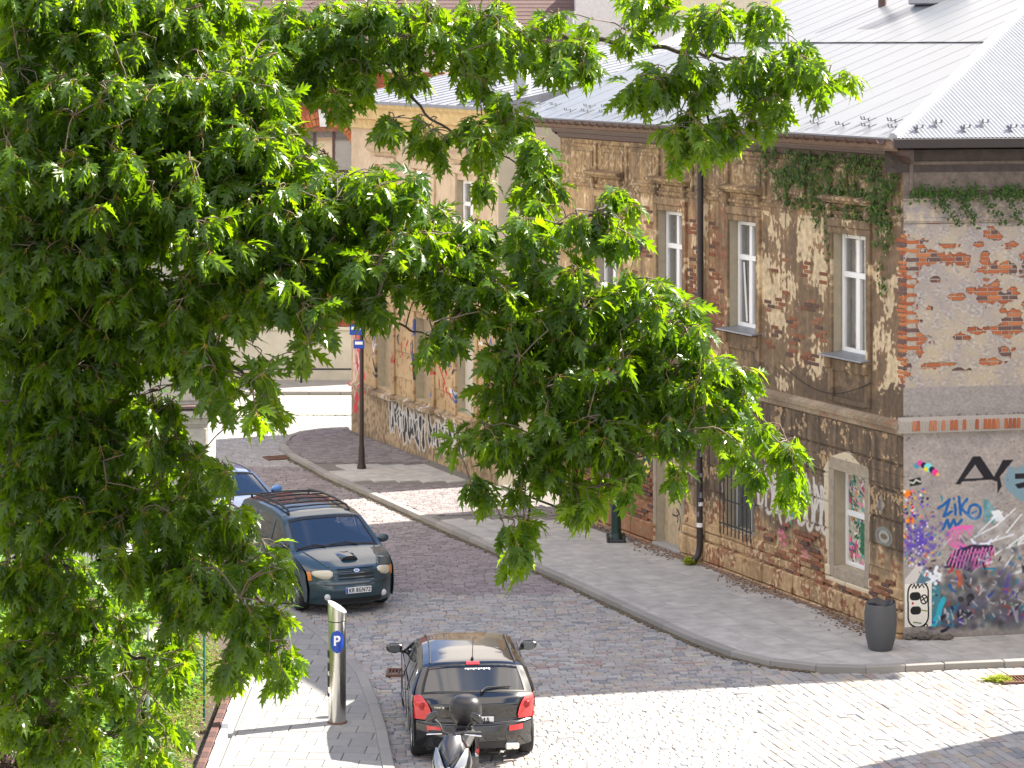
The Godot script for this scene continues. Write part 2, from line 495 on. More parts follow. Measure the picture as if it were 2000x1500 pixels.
# ------------------------------------------------------------------ computed wall surfaces
class Paint:
	var im: Image
	var k: float      # pixels per metre
	var h: float
	var brushes := {}
	func _init(w: float, hh: float, ppm: float, base: Callable) -> void:
		k = ppm
		h = hh
		var nx := int(w * ppm)
		var ny := int(hh * ppm)
		var b := PackedByteArray()
		b.resize(nx * ny * 3)
		var at := 0
		for j in ny:
			var y := hh - (j + 0.5) / ppm
			for i in nx:
				var c: Color = base.call((i + 0.5) / ppm, y)
				b[at] = int(clampf(c.r, 0, 1) * 255.0)
				b[at + 1] = int(clampf(c.g, 0, 1) * 255.0)
				b[at + 2] = int(clampf(c.b, 0, 1) * 255.0)
				at += 3
		im = Image.create_from_data(nx, ny, false, Image.FORMAT_RGB8, b)
		im.convert(Image.FORMAT_RGBA8)
	func brush(r: int, c: Color, soft: float) -> Image:
		var key := "%d %s %.1f" % [r, c.to_html(), soft]
		if not brushes.has(key):
			var g := Image.create_empty(2 * r + 1, 2 * r + 1, false, Image.FORMAT_RGBA8)
			for y in 2 * r + 1:
				for x in 2 * r + 1:
					var d := Vector2(x - r, y - r).length() / (r + 0.5)
					var a := clampf((1.0 - d) / maxf(soft, 0.05), 0, 1) * c.a
					g.set_pixel(x, y, Color(c.r, c.g, c.b, a))
			brushes[key] = g
		return brushes[key]
	func dab(s: float, y: float, r: float, c: Color, soft := 0.3) -> void:
		var q := maxi(1, int(round(r * k)))
		var g := brush(q, c, soft)
		im.blend_rect(g, Rect2i(0, 0, 2 * q + 1, 2 * q + 1), Vector2i(int(s * k) - q, int((h - y) * k) - q))
	# points [s, y, s, y ...] in metres
	func line(p: Array, r: float, c: Color, soft := 0.25) -> void:
		for i in range(0, p.size() - 3, 2):
			var a := Vector2(p[i], p[i + 1])
			var b := Vector2(p[i + 2], p[i + 3])
			var n := maxi(1, int(a.distance_to(b) * k / maxf(1.0, r * k * 0.5)))
			for j in n + 1:
				var q := a.lerp(b, float(j) / n)
				dab(q.x, q.y, r, c, soft)
	func ring(s: float, y: float, rx: float, ry: float, r: float, c: Color, a0 := 0.0, a1 := TAU) -> void:
		var p := []
		for i in 17:
			var a := a0 + (a1 - a0) * i / 16.0
			p.append_array([s + cos(a) * rx, y + sin(a) * ry])
		line(p, r, c)
	func poly(p: Array, c: Color) -> void:
		var q := PackedVector2Array()
		for i in range(0, p.size(), 2):
			q.append(Vector2(p[i] * k, (h - p[i + 1]) * k))
		var lo := INF
		var hi := -INF
		for a in q:
			lo = minf(lo, a.y)
			hi = maxf(hi, a.y)
		for y in range(int(lo), int(hi) + 1):
			var xs := []
			for i in q.size():
				var a := q[i]
				var b := q[(i + 1) % q.size()]
				if (a.y <= y + 0.5) != (b.y <= y + 0.5):
					xs.append(a.x + (y + 0.5 - a.y) / (b.y - a.y) * (b.x - a.x))
			xs.sort()
			for i in range(0, xs.size() - 1, 2):
				var w := maxi(1, int(round(xs[i + 1]) - round(xs[i])))
				if c.a >= 1.0:
					im.fill_rect(Rect2i(int(round(xs[i])), y, w, 1), c)
				else:
					for x in w:
						var px := int(round(xs[i])) + x
						if px >= 0 and px < im.get_width() and y >= 0 and y < im.get_height():
							im.set_pixel(px, y, im.get_pixel(px, y).lerp(Color(c, 1.0), c.a))
	func rect(s0: float, y0: float, s1: float, y1: float, c: Color) -> void:
		poly([s0, y0, s1, y0, s1, y1, s0, y1], c)
	func texture() -> ImageTexture:
		return ImageTexture.create_from_image(im)
	func height_texture() -> ImageTexture:
		var g: Image = im.duplicate()
		g.convert(Image.FORMAT_L8)
		return ImageTexture.create_from_image(g)

func fnl(f: float, sd: int, oct := 3) -> FastNoiseLite:
	var q := FastNoiseLite.new()
	q.noise_type = FastNoiseLite.TYPE_SIMPLEX_SMOOTH
	q.frequency = f
	q.seed = sd
	q.fractal_octaves = oct
	return q

func c8(r: int, g: int, b: int, a := 1.0) -> Color:
	return Color(r / 255.0, g / 255.0, b / 255.0, a)

func wall_material(key: String, p: Paint, rough := 0.92, bump := 0.6) -> StandardMaterial3D:
	var m := mat(key, Color(1, 1, 1), rough)
	m.albedo_color = Color.WHITE
	m.albedo_texture = p.texture()
	m.texture_repeat = false
	if bump > 0.0:
		m.heightmap_enabled = true
		m.heightmap_scale = bump
		m.heightmap_texture = p.height_texture()
	return m

# how far the brick shows through on the end wall (t from the corner, y up): above 0.5 the plaster is gone
var end_n1 := fnl(0.9, 11)
var end_n2 := fnl(4.0, 12)
var end_n3 := fnl(11.0, 13, 2)
const BARE := [[0.10, 6.62, 0.30, 0.18], [0.30, 6.42, 0.34, 0.16], [0.75, 6.40, 0.45, 0.10], [1.62, 6.78, 0.17, 0.11], [0.06, 5.9, 0.20, 0.5],
	[0.10, 5.35, 0.22, 0.35], [0.12, 4.95, 0.30, 0.2], [0.30, 5.02, 0.22, 0.10], [1.05, 6.32, 0.2, 0.08], [1.75, 6.22, 0.42, 0.10], [1.45, 6.38, 0.12, 0.12],
	[1.55, 5.8, 0.30, 0.2], [1.8, 5.72, 0.3, 0.14], [0.95, 5.75, 0.14, 0.07], [1.95, 5.3, 0.2, 0.3], [1.30, 5.16, 0.22, 0.06], [1.05, 5.05, 0.18, 0.06],
	[1.75, 5.18, 0.3, 0.10], [1.85, 4.78, 0.16, 0.10], [1.62, 4.62, 0.25, 0.06], [0.06, 4.55, 0.12, 0.25], [2.4, 6.3, 0.4, 0.25], [2.6, 5.5, 0.5, 0.3], [3.2, 6.0, 0.4, 0.4], [3.4, 5.0, 0.5, 0.2], [0.55, 6.05, 0.12, 0.06], [1.2, 5.85, 0.1, 0.05], [0.45, 5.55, 0.1, 0.05], [0.8, 6.6, 0.2, 0.05], [1.35, 6.62, 0.12, 0.05], [0.6, 4.6, 0.3, 0.05], [1.1, 4.5, 0.2, 0.04], [1.9, 6.6, 0.16, 0.06]]
func bare(t: float, y: float) -> float:
	if y < 4.3 or y > 7.0:
		return 0.0
	var g := 0.0
	for b in BARE:
		var u: float = (t - b[0]) / (b[2] * 1.2)
		var w: float = (y - b[1]) / (b[3] * 1.35)
		g = maxf(g, 1.25 - sqrt(u * u + w * w))
	return g + end_n2.get_noise_2d(t, y) * 0.55 + end_n3.get_noise_2d(t, y) * 0.35

func end_wall_paint() -> Paint:
	var pale := c8(182, 168, 144)
	var grey := c8(158, 150, 146)
	var smooth := c8(150, 143, 138)
	var stain := c8(104, 94, 84)
	var p := Paint.new(5.2, 8.5, 104.0, func(t: float, y: float) -> Color:
		var a := end_n1.get_noise_2d(t, y)
		var b := end_n2.get_noise_2d(t + 40.0, y)
		var d := end_n3.get_noise_2d(t + 9.0, y * 1.6)
		var c: Color
		if y > 7.42:
			c = stain.lerp(c8(120, 108, 98), clampf(0.5 + a + b * 0.6, 0, 1))
		elif y > 6.92:
			c = grey.lerp(pale, clampf(0.4 + b, 0, 1))
			if d + a > 0.32:
				c = c.lerp(stain, 0.6)
		elif y > 4.22:
			c = grey.lerp(pale, clampf(0.45 + a * 0.9 + b * 0.5 - (y - 5.2) * 0.12, 0, 1))
			if d + b * 0.7 > 0.30:
				c = c.lerp(c8(128, 116, 98), 0.32)
			if d - b > 0.42:
				c = c.lerp(c8(214, 206, 190), 0.3)
		elif y > 3.45:
			c = smooth.lerp(c8(150, 144, 138), clampf(0.5 + a + b * 0.4, 0, 1))
		else:
			c = smooth.lerp(c8(164, 156, 149), clampf(0.5 + a + b * 0.3, 0, 1))
		return c * (1.0 + d * 0.10 + b * 0.06))
	# cracked line under the cornice and the broken string course
	for i in 60:
		p.dab(R.randf() * 5, 3.72 + R.randf_range(-0.02, 0.02), 0.02, c8(70, 66, 64, 0.5))
	var r := RandomNumberGenerator.new()
	r.seed = 77
	# black monogram
	var ink := c8(32, 30, 36)
	p.poly([0.93, 2.56, 1.24, 3.02, 1.37, 3.02, 1.62, 2.66, 1.78, 2.94, 1.97, 2.94, 1.72, 2.66, 1.76, 2.5, 1.68, 2.38, 1.68, 2.58, 1.56, 2.62, 1.03, 2.60, 1.03, 2.56], ink)
	p.poly([1.08, 2.64, 1.28, 2.88, 1.44, 2.65], smooth)
	# blue grey field with black bars beyond it
	p.poly([1.80, 2.62, 1.90, 2.84, 1.98, 2.82, 2.02, 2.72, 2.08, 2.84, 2.3, 2.8, 2.5, 2.5, 2.3, 2.2, 2.06, 2.25, 1.84, 2.45], c8(120, 148, 160))
	p.rect(2.0, 2.62, 2.3, 2.7, ink)
	p.poly([2.0, 2.52, 2.4, 2.6, 2.4, 2.48, 2.05, 2.45], ink)
	# sticker clusters
	for q in [[0.24, 2.90, 0.045, 70, 150, 170], [0.29, 2.94, 0.05, 225, 70, 150], [0.36, 2.90, 0.05, 35, 30, 60], [0.44, 2.86, 0.075, 120, 215, 220], [0.40, 2.83, 0.04, 225, 215, 60], [0.50, 2.82, 0.05, 30, 40, 70], [0.56, 2.77, 0.055, 230, 60, 140], [0.61, 2.74, 0.03, 240, 170, 90]]:
		p.dab(q[0], q[1], q[2], c8(q[3], q[4], q[5]), 0.15)
	p.poly([0.1, 2.66, 0.3, 2.7, 0.32, 2.58, 0.12, 2.55], c8(40, 42, 40))
	p.line([0.12, 2.62, 0.18, 2.60, 0.22, 2.66, 0.3, 2.62], 0.012, c8(200, 205, 190))
	for q in [[0.08, 2.42], [0.12, 1.98]]:
		p.dab(q[0], q[1], 0.065, c8(235, 130, 25), 0.15)
	# confetti of paint on the corner
	var cols := [c8(220, 205, 215), c8(225, 120, 140), c8(40, 40, 60), c8(235, 235, 225), c8(200, 60, 60), c8(120, 90, 190), c8(60, 70, 90), c8(240, 170, 60), c8(70, 140, 150)]
	for i in 170:
		var yy := 1.2 + r.randf() * 1.3
		p.dab(absf(r.randfn(0.0, 0.22)), yy, r.randf_range(0.008, 0.022), cols[r.randi() % cols.size()], 0.2)
	# ziko
	var blue := c8(30, 92, 160)
	p.line([0.62, 2.16, 0.72, 2.22, 0.82, 2.30, 0.72, 2.02, 0.86, 2.10], 0.018, blue)
	p.line([0.92, 2.22, 0.93, 2.04], 0.018, blue)
	p.dab(0.90, 2.31, 0.02, blue)
	p.line([0.99, 2.34, 1.02, 2.04], 0.018, blue)
	p.line([1.14, 2.30, 1.02, 2.16, 1.16, 2.02], 0.018, blue)
	p.ring(1.27, 2.08, 0.11, 0.12, 0.018, blue)
	p.line([1.22, 2.05, 1.30, 2.09], 0.014, blue)
	p.line([0.70, 1.80, 0.78, 1.96, 0.82, 1.82, 0.90, 1.96, 0.94, 1.84, 1.04, 1.95], 0.016, blue)
	# purple cloud
	for i in 200:
		p.dab(0.30 + r.randfn(0, 0.16), 1.62 + r.randfn(0, 0.2), r.randf_range(0.01, 0.05), c8(90, 70, 175, 0.55), 0.6)
	for i in 24:
		p.dab(0.30 + r.randfn(0, 0.14), 1.55 + r.randfn(0, 0.2), 0.012, c8(235, 235, 235), 0.2)
	# teal wedges and white haze of spray
	p.poly([1.44, 2.30, 1.54, 2.24, 1.68, 2.04, 1.60, 1.86, 1.42, 1.9], c8(82, 138, 146))
	p.poly([1.56, 2.08, 1.72, 2.1, 1.82, 1.92, 1.66, 1.9], c8(225, 228, 232))
	for i in 420:
		var s := 1.1 + r.randf() * 2.6
		var y0 := 1.9 - (s - 1.1) * 0.3 + r.randfn(0, 0.26)
		p.dab(s, y0, r.randf_range(0.02, 0.10), c8(200, 205, 212, 0.22), 0.9)
	for i in 40:
		var s := r.randf_range(1.1, 3.2)
		var y0 := r.randf_range(0.9, 2.0)
		p.line([s, y0, s + r.randf_range(0.2, 0.6), y0 + r.randf_range(0.05, 0.4)], 0.010, c8(225, 230, 235, 0.7))
	# pink loops
	for i in 5:
		p.ring(0.98 + i * 0.06, 1.66, 0.20, 0.18, 0.014, c8(225, 100, 175, 0.8), 0.4 * i, 4.4 + 0.3 * i)
	p.ring(1.4, 1.62, 0.18, 0.10, 0.022, c8(215, 220, 240), 3.2, 6.0)
	# dark fan with pink veins
	p.poly([0.72, 1.15, 0.88, 1.42, 1.2, 1.52, 1.6, 1.5, 1.62, 1.36, 1.4, 1.2, 1.2, 1.05, 1.05, 1.12], c8(52, 36, 66))
	for i in 12:
		var s := 0.8 + i * 0.065
		p.line([s, 1.10 + r.randf() * 0.1, s + 0.03, 1.26, s + 0.10, 1.42 + r.randf() * 0.06], 0.009, c8(225, 130, 190))
	for i in 14:
		p.line([r.randf_range(0.8, 1.6), r.randf_range(1.1, 1.5), r.randf_range(0.8, 1.6), r.randf_range(1.1, 1.5)], 0.006, c8(190, 90, 160, 0.8))
	# murky lower layers
	var murk := [c8(86, 92, 110), c8(70, 62, 76), c8(60, 70, 92), c8(98, 90, 84), c8(72, 96, 104), c8(110, 84, 80), c8(58, 54, 60)]
	for i in 900:
		p.dab(r.randf_range(0.45, 4.6), absf(r.randfn(0.0, 0.52)) + 0.12, r.randf_range(0.03, 0.13), Color(murk[r.randi() % murk.size()], 0.5), 0.7)
	var spots := [c8(40, 60, 150), c8(28, 26, 32), c8(180, 60, 50), c8(35, 130, 165), c8(205, 200, 205), c8(84, 66, 170), c8(70, 120, 70), c8(20, 22, 30)]
	for i in 120:
		var s := r.randf_range(0.6, 4.4)
		var y0 := 0.2 + absf(r.randfn(0.0, 0.55))
		if i % 3 == 0:
			p.line([s, y0, s + r.randfn(0, 0.08), y0 + r.randfn(0, 0.1), s + r.randfn(0, 0.1), y0 + r.randfn(0, 0.1)], r.randf_range(0.008, 0.022), Color(spots[r.randi() % spots.size()], 0.85))
		else:
			p.dab(s, y0, r.randf_range(0.02, 0.09), Color(spots[r.randi() % spots.size()], 0.45), 0.8)
	for q in [[1.02, 0.34, 0.09], [1.16, 0.33, 0.08], [1.2, 0.62, 0.08], [1.02, 0.60, 0.06]]:
		p.dab(q[0], q[1], q[2], c8(26, 24, 28), 0.3)
	p.line([0.98, 1.06, 1.02, 0.96, 1.0, 0.86], 0.05, c8(196, 84, 52, 0.8))
	p.line([0.82, 0.86, 0.86, 0.76, 0.92, 0.74], 0.022, c8(36, 90, 160))
	# pale and teal slips left of the middle
	p.poly([0.02, 0.98, 0.2, 1.18, 0.34, 1.2, 0.36, 1.08, 0.24, 0.9, 0.16, 0.8, 0.02, 0.78], c8(205, 200, 194))
	p.poly([0.34, 1.14, 0.5, 1.1, 0.56, 0.88, 0.2, 0.86], c8(92, 124, 140))
	for i in 30:
		p.ring(r.randf_range(0.36, 0.66), r.randf_range(0.88, 1.16), 0.018, 0.018, 0.005, c8(225, 230, 235))
	p.rect(0.50, 0.16, 0.66, 0.86, c8(70, 128, 140))
	p.line([0.54, 0.2, 0.62, 0.34, 0.66, 0.5, 0.72, 0.62], 0.045, c8(48, 172, 196))
	# drips and chips all over
	for i in 260:
		p.dab(r.randf() * 5.0, r.randf_range(0.2, 3.4), r.randf_range(0.004, 0.012), c8(88, 80, 74, 0.7), 0.3)
	# fine spatter, hairline strokes and torn paper over the lower half
	var smear := [c8(70, 72, 118), c8(88, 80, 140), c8(92, 98, 104), c8(60, 62, 72), c8(84, 118, 128), c8(112, 106, 104), c8(150, 150, 152)]
	for i in 170:
		var s := r.randf_range(0.75, 4.6)
		p.dab(s, 0.15 + absf(r.randfn(0.0, 0.55)), r.randf_range(0.07, 0.2), Color(smear[r.randi() % smear.size()], 0.28), 0.95)
	for i in 240:
		var s := r.randf_range(0.3, 4.6)
		var y0 := 0.2 + absf(r.randfn(0.0, 0.7))
		var cc: Color = spots[r.randi() % spots.size()] if i % 2 else c8(190, 192, 196)
		p.line([s, y0, s + r.randfn(0, 0.03), y0 + r.randfn(0, 0.04), s + r.randfn(0, 0.05), y0 + r.randfn(0, 0.05)], 0.006, Color(cc, 0.45))
	for i in 500:
		var s := r.randf_range(0.8, 4.6)
		p.dab(s, 0.85 + r.randfn(0, 0.45), r.randf_range(0.02, 0.10), [c8(170, 176, 180, 0.20), c8(92, 96, 104, 0.25), c8(130, 126, 124, 0.25)][i % 3], 0.9)
	return p

# the street front: dirty render over brick, patched and sprayed
func street_paint() -> Paint:
	var n1 := fnl(0.7, 21)
	var n2 := fnl(1.7, 22, 4)
	var n3 := fnl(8.0, 23, 3)
	var n4 := fnl(1.0, 24, 2)
	var dark := c8(116, 97, 75)
	var soot := c8(80, 68, 55)
	var ochre := c8(158, 131, 94)
	var sand := c8(182, 154, 114)
	var pale := c8(198, 180, 146)
	var brick := c8(136, 90, 64)
	var p := Paint.new(13.6, 8.6, 78.0, func(s: float, y: float) -> Color:
		var a := n1.get_noise_2d(s, y)
		var b := n2.get_noise_2d(s, y)
		var d := n3.get_noise_2d(s, y * 0.8)
		var run := n4.get_noise_2d(s * 5.0, y * 0.55)
		var c: Color
		if y > 6.95:
			c = dark.lerp(ochre, clampf(0.35 + a * 0.8 + run * 0.7 + (s - 5.0) * 0.07, 0, 1))
			if d + b * 0.6 > 0.34:
				c = c.lerp(pale, 0.5)
		elif y > 3.66:
			c = dark.lerp(ochre, clampf(0.45 + a * 0.9 + run * 0.6 + (s - 6.0) * 0.09, 0, 1))
			var wet := 0.0
			if (s > 2.55 and s < 4.75) or s < 0.95:
				wet = 0.30
			if s > 9.0:
				wet = -0.05
				c = c.lerp(sand, clampf(0.3 + a, 0, 0.7))
			if y < 4.1 + b * 0.5:
				wet -= 0.55
				c = c.lerp(soot, 0.55)
			if s > 5.95 and s < 7.9:
				c = c.lerp(brick, clampf(0.35 + b * 0.8, 0, 0.8))
				wet = 0.0
			var m := a * 0.75 + b * 0.65 + d * 0.40 + run * 0.25 + wet
			if m > 0.30:
				c = c.lerp(pale, clampf((m - 0.30) * 7.0, 0, 0.85))
			elif m > 0.22 and wet > 0.1:
				c = c.lerp(brick, 0.35)
		elif y > 3.40:
			c = c8(168, 152, 126).lerp(c8(128, 112, 92), clampf(0.4 + a + run * 0.5, 0, 1))
			if d + b > 0.5:
				c = c.lerp(brick, 0.7)
		else:
			var low := clampf((1.5 - y) * 1.6 + b * 0.6, 0, 1)
			c = soot.lerp(dark, clampf(0.5 + run * 0.9, 0, 1)).lerp(sand.lerp(c8(150, 122, 88), clampf(0.5 + a, 0, 1)), low)
			var m := b * 0.7 + d * 0.6 + a * 0.4 + clampf((s - 6.0) * 0.05, 0, 0.3)
			if m > 0.36 and y > 1.4:
				c = c.lerp(sand, 0.75)
			elif m > 0.30 and y <= 1.4:
				c = c.lerp(pale, 0.6)
			if y < 1.3 and b - d * 0.5 > 0.28:
				c = c.lerp(brick, 0.8)
			if y < 1.5 and s > 8.9:
				c = c.lerp(brick, clampf(0.55 + d, 0, 0.9))
		return c * (1.0 + d * 0.16 + run * 0.08))
	var r := RandomNumberGenerator.new()
	r.seed = 31
	var white := c8(196, 190, 180, 0.55)
	# white throw-up lettering between the ground floor windows
	for q in [[4.72, 0.10], [4.45, 0.16], [4.18, 0.12], [3.92, 0.16], [3.62, 0.12], [3.3, 0.18], [3.0, 0.12], [2.74, 0.14], [2.5, 0.1]]:
		p.ring(q[0], 1.66 + r.randfn(0, 0.05), q[1], 0.26 + r.randf() * 0.08, 0.042, white, r.randf() * 2.0, TAU * r.randf_range(0.7, 1.2))
		p.ring(q[0] + 0.06, 2.0 + r.randfn(0, 0.06), q[1] * 0.8, 0.2, 0.036, white, r.randf() * 2.0, TAU * r.randf_range(0.6, 1.0))
		p.line([q[0] + 0.1, 2.25 + r.randfn(0, 0.06), q[0] + 0.05, 1.9, q[0] + 0.08, 1.36 + r.randf() * 0.15], 0.035, white)
	for i in 60:
		p.dab(r.randf_range(2.5, 4.8), r.randf_range(1.35, 2.3), r.randf_range(0.02, 0.07), c8(200, 198, 190, 0.35), 0.6)
	for i in 30:
		p.dab(3.55 + r.randfn(0, 0.1), 1.65 + r.randfn(0, 0.14), 0.05, c8(70, 140, 118, 0.5), 0.6)
	for i in 16:
		p.dab(3.12 + r.randfn(0, 0.05), 1.75 + r.randfn(0, 0.08), 0.04, c8(205, 60, 110, 0.7), 0.6)
	for i in 26:
		p.dab(3.95 + r.randfn(0, 0.06), 1.05 + r.randfn(0, 0.1), 0.04, c8(226, 110, 150, 0.6), 0.6)
		p.dab(3.15 + r.randfn(0, 0.08), 0.95 + r.randfn(0, 0.1), 0.04, c8(226, 120, 160, 0.6), 0.6)
	p.ring(0.55, 1.62, 0.24, 0.14, 0.03, c8(120, 124, 116, 0.7))
	p.ring(0.55, 1.62, 0.14, 0.08, 0.02, c8(150, 154, 146, 0.7))
	# small sprayed tag and scribbles
	for i in 18:
		var s := r.randf_range(4.9, 6.5)
		var y := r.randf_range(1.6, 2.6)
		p.line([s, y, s + r.randfn(0, 0.08), y + r.randfn(0, 0.12), s + r.randfn(0, 0.1), y + r.randfn(0, 0.12)], 0.01, c8(150, 140, 125, 0.7))
	p.rect(9.15, 0.95, 9.4, 1.75, c8(40, 62, 70))
	p.ring(9.27, 1.5, 0.07, 0.10, 0.02, c8(225, 205, 90))
	p.dab(9.27, 1.15, 0.09, c8(120, 190, 200), 0.3)
	for i in 22:
		p.line([r.randf_range(9.8, 13.2), r.randf_range(0.5, 2.4), r.randf_range(9.8, 13.2), r.randf_range(0.5, 2.4)], 0.012, Color([c8(150, 40, 50), c8(40, 40, 50), c8(190, 190, 180)][i % 3], 0.6))
	p.poly([12.2, 1.0, 12.5, 1.7, 12.9, 1.0, 12.6, 0.6], c8(50, 50, 56))
	p.poly([12.35, 1.0, 12.5, 1.5, 12.75, 1.0, 12.55, 0.7], c8(200, 50, 56))
	# pale repaired surround of the ground floor window
	p.poly([1.02, 0.55, 2.42, 0.55, 2.5, 2.5, 2.25, 2.75, 1.7, 2.92, 1.2, 2.7, 1.0, 2.4], c8(196, 182, 154))
	for i in 60:
		p.dab(r.randf_range(1.0, 2.5), r.randf_range(0.6, 2.8), 0.012, c8(120, 104, 84, 0.7))
	return p

func lane_paint() -> Paint:
	var n1 := fnl(0.7, 41)
	var n2 := fnl(2.6, 42)
	var n3 := fnl(9.0, 43, 2)
	var p := Paint.new(9.8, 9.0, 46.0, func(s: float, y: float) -> Color:
		var a := n1.get_noise_2d(s, y)
		var b := n2.get_noise_2d(s, y)
		var d := n3.get_noise_2d(s * 0.7, y * 0.5)
		var c := c8(184, 158, 120).lerp(c8(160, 134, 98), clampf(0.5 + a + d * 0.5, 0, 1))
		if y > 7.9:
			c = c8(206, 180, 128).lerp(c8(188, 160, 112), clampf(0.5 + b, 0, 1))
		elif y > 4.6:
			c = c8(198, 178, 150).lerp(c8(184, 162, 134), clampf(0.5 + a + b * 0.5, 0, 1))
		elif y < 1.3:
			c = c8(170, 148, 116).lerp(c8(120, 104, 84), clampf(0.5 + a + d, 0, 1))
		if y < 4.5 and d + b * 0.7 > 0.42:
			c = c.lerp(c8(104, 78, 52), 0.5)
		return c * (1.0 + d * 0.05))
	var r := RandomNumberGenerator.new()
	r.seed = 5
	# black and silver throw-ups along the plinth
	for g in [[4.3, 2.4], [1.9, 2.3]]:
		for i in 6:
			var s: float = g[0] + g[1] * (i + 0.5) / 6.0
			var loop := []
			var w0 := r.randf_range(0.12, 0.24)
			var h0 := r.randf_range(0.28, 0.46)
			var yc := r.randf_range(0.58, 0.74)
			for k in 15:
				var an := TAU * k / 14.0
				var wob := 1.0 + 0.28 * sin(an * 3.0 + i * 1.9) + 0.15 * sin(an * 5.0 + i)
				loop.append_array([s + cos(an) * w0 * wob + 0.1 * sin(an), yc + sin(an) * h0 * wob])
			p.poly(loop, c8(44, 44, 48, 0.88))
			p.line(loop, 0.022, c8(186, 182, 174, 0.8))
			p.line([s, yc - h0 * 0.4, s + r.randfn(0, 0.05), yc + r.randfn(0, 0.1), s + r.randfn(0, 0.06), yc + h0 * 0.4], 0.02, c8(176, 172, 166, 0.8))
		for i in 26:
			var s2: float = g[0] + r.randf() * g[1]
			p.line([s2, r.randf_range(0.3, 1.2), s2 + r.randfn(0, 0.12), r.randf_range(0.3, 1.3)], 0.02, c8(190, 188, 184, 0.8))
	# red rollers at the far corner
	for i in 9:
		p.dab(8.95 + r.randfn(0, 0.3), 0.6 + i * 0.27, 0.16, c8(196, 44, 62, 0.9), 0.25)
		p.dab(8.5 + r.randfn(0, 0.15), 0.9 + i * 0.2, 0.10, c8(205, 60, 76, 0.85), 0.25)
	for i in 10:
		p.line([8.9 + r.randfn(0, 0.2), 0.7 + r.randf() * 2.3, 8.9 + r.randfn(0, 0.2), 0.7 + r.randf() * 2.3], 0.015, c8(215, 190, 185, 0.6))
	# tags on the panels
	for i in 60:
		var s3 := r.randf_range(0.4, 7.6)
		var y3 := r.randf_range(1.5, 3.2)
		p.line([s3, y3, s3 + r.randfn(0, 0.1), y3 + r.randfn(0, 0.2), s3 + r.randfn(0, 0.14), y3 + r.randfn(0, 0.2)], 0.018, Color([c8(50, 50, 60), c8(70, 90, 150), c8(205, 205, 205), c8(170, 60, 50)][i % 4], 0.8))
	return p

# ------------------------------------------------------------------ the tenement on the corner
var leaves_parts := 0

func brick_mesh(l: float, h: float, d: float, b := 0.006) -> ArrayMesh:
	var m := MB.new()
	m.bx(Vector3.ZERO, Vector3(l, h, d), b)
	return m.mesh()

func casement(w: Wall, q: Array, depth: float, parent: Node, ajar := false) -> void:
	# white two-leaf window with a transom light, set back in its opening
	var win := part("window", null_mesh(), M.white_paint, parent)
	var f := w.mb()
	var a := -depth - 0.03
	var b := -depth + 0.04
	var s0: float = q[0] + 0.02
	var s1: float = q[2] - 0.02
	var y0: float = q[1] + 0.02
	var y1: float = q[3] - 0.02
	var tr := y0 + (y1 - y0) * 0.66
	var mid := (s0 + s1) / 2
	w.block(f, s0, y0, s0 + 0.07, y1, a, b, 0.008)
	w.block(f, s1 - 0.07, y0, s1, y1, a, b, 0.008)
	w.block(f, s0 + 0.07, y1 - 0.07, s1 - 0.07, y1, a, b, 0.008)
	w.block(f, s0 + 0.07, y0, s1 - 0.07, y0 + 0.08, a, b, 0.008)
	w.block(f, s0 + 0.07, tr - 0.05, s1 - 0.07, tr + 0.05, a, b + 0.012, 0.008)
	w.block(f, mid - 0.06, y0 + 0.08, mid + 0.06, tr - 0.05, a, b + 0.008, 0.008)
	w.block(f, mid - 0.05, tr + 0.05, mid + 0.05, y1 - 0.07, a, b + 0.008, 0.008)
	part("frame", f, M.white_paint, win)
	for r in [[s0 + 0.07, y0 + 0.08, mid - 0.06, tr - 0.05], [mid + 0.06, y0 + 0.08, s1 - 0.07, tr - 0.05], [s0 + 0.07, tr + 0.05, mid - 0.05, y1 - 0.07], [mid + 0.05, tr + 0.05, s1 - 0.07, y1 - 0.07]]:
		var g := w.mb()
		w.block(g, r[0], r[1], r[2], r[3], a + 0.02, a + 0.028)
		part("pane", g, M.pane, win)
	# dim room and curtain behind the glass
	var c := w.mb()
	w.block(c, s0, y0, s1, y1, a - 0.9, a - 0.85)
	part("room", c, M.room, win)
	var cu := MB.new()
	for side in 2:
		var rows := []
		for i in 13:
			var t := i / 12.0
			var ss: float = (s0 + 0.05 + t * 0.28) if side == 0 else (s1 - 0.05 - t * 0.24)
			var o := a - 0.12 + 0.025 * sin(t * 26.0)
			rows.append(PackedVector3Array([w.p(ss, y0 + 0.1, o), w.p(ss, y1 - 0.1, o)]))
		cu.grid(rows, w.p(mid, (y0 + y1) / 2, a - 2.0))
	part("curtain", cu, M.curtain, win)
	if ajar:
		var lf := w.mb()
		lf.bar(w.p(mid + 0.1, y0 + 0.12, b + 0.03), w.p(mid + 0.30, tr - 0.10, b - 0.02), 0.04, 0.03)
		part("tilted_sash", lf, M.white_paint, win)

func null_mesh() -> ArrayMesh:
	return ArrayMesh.new()

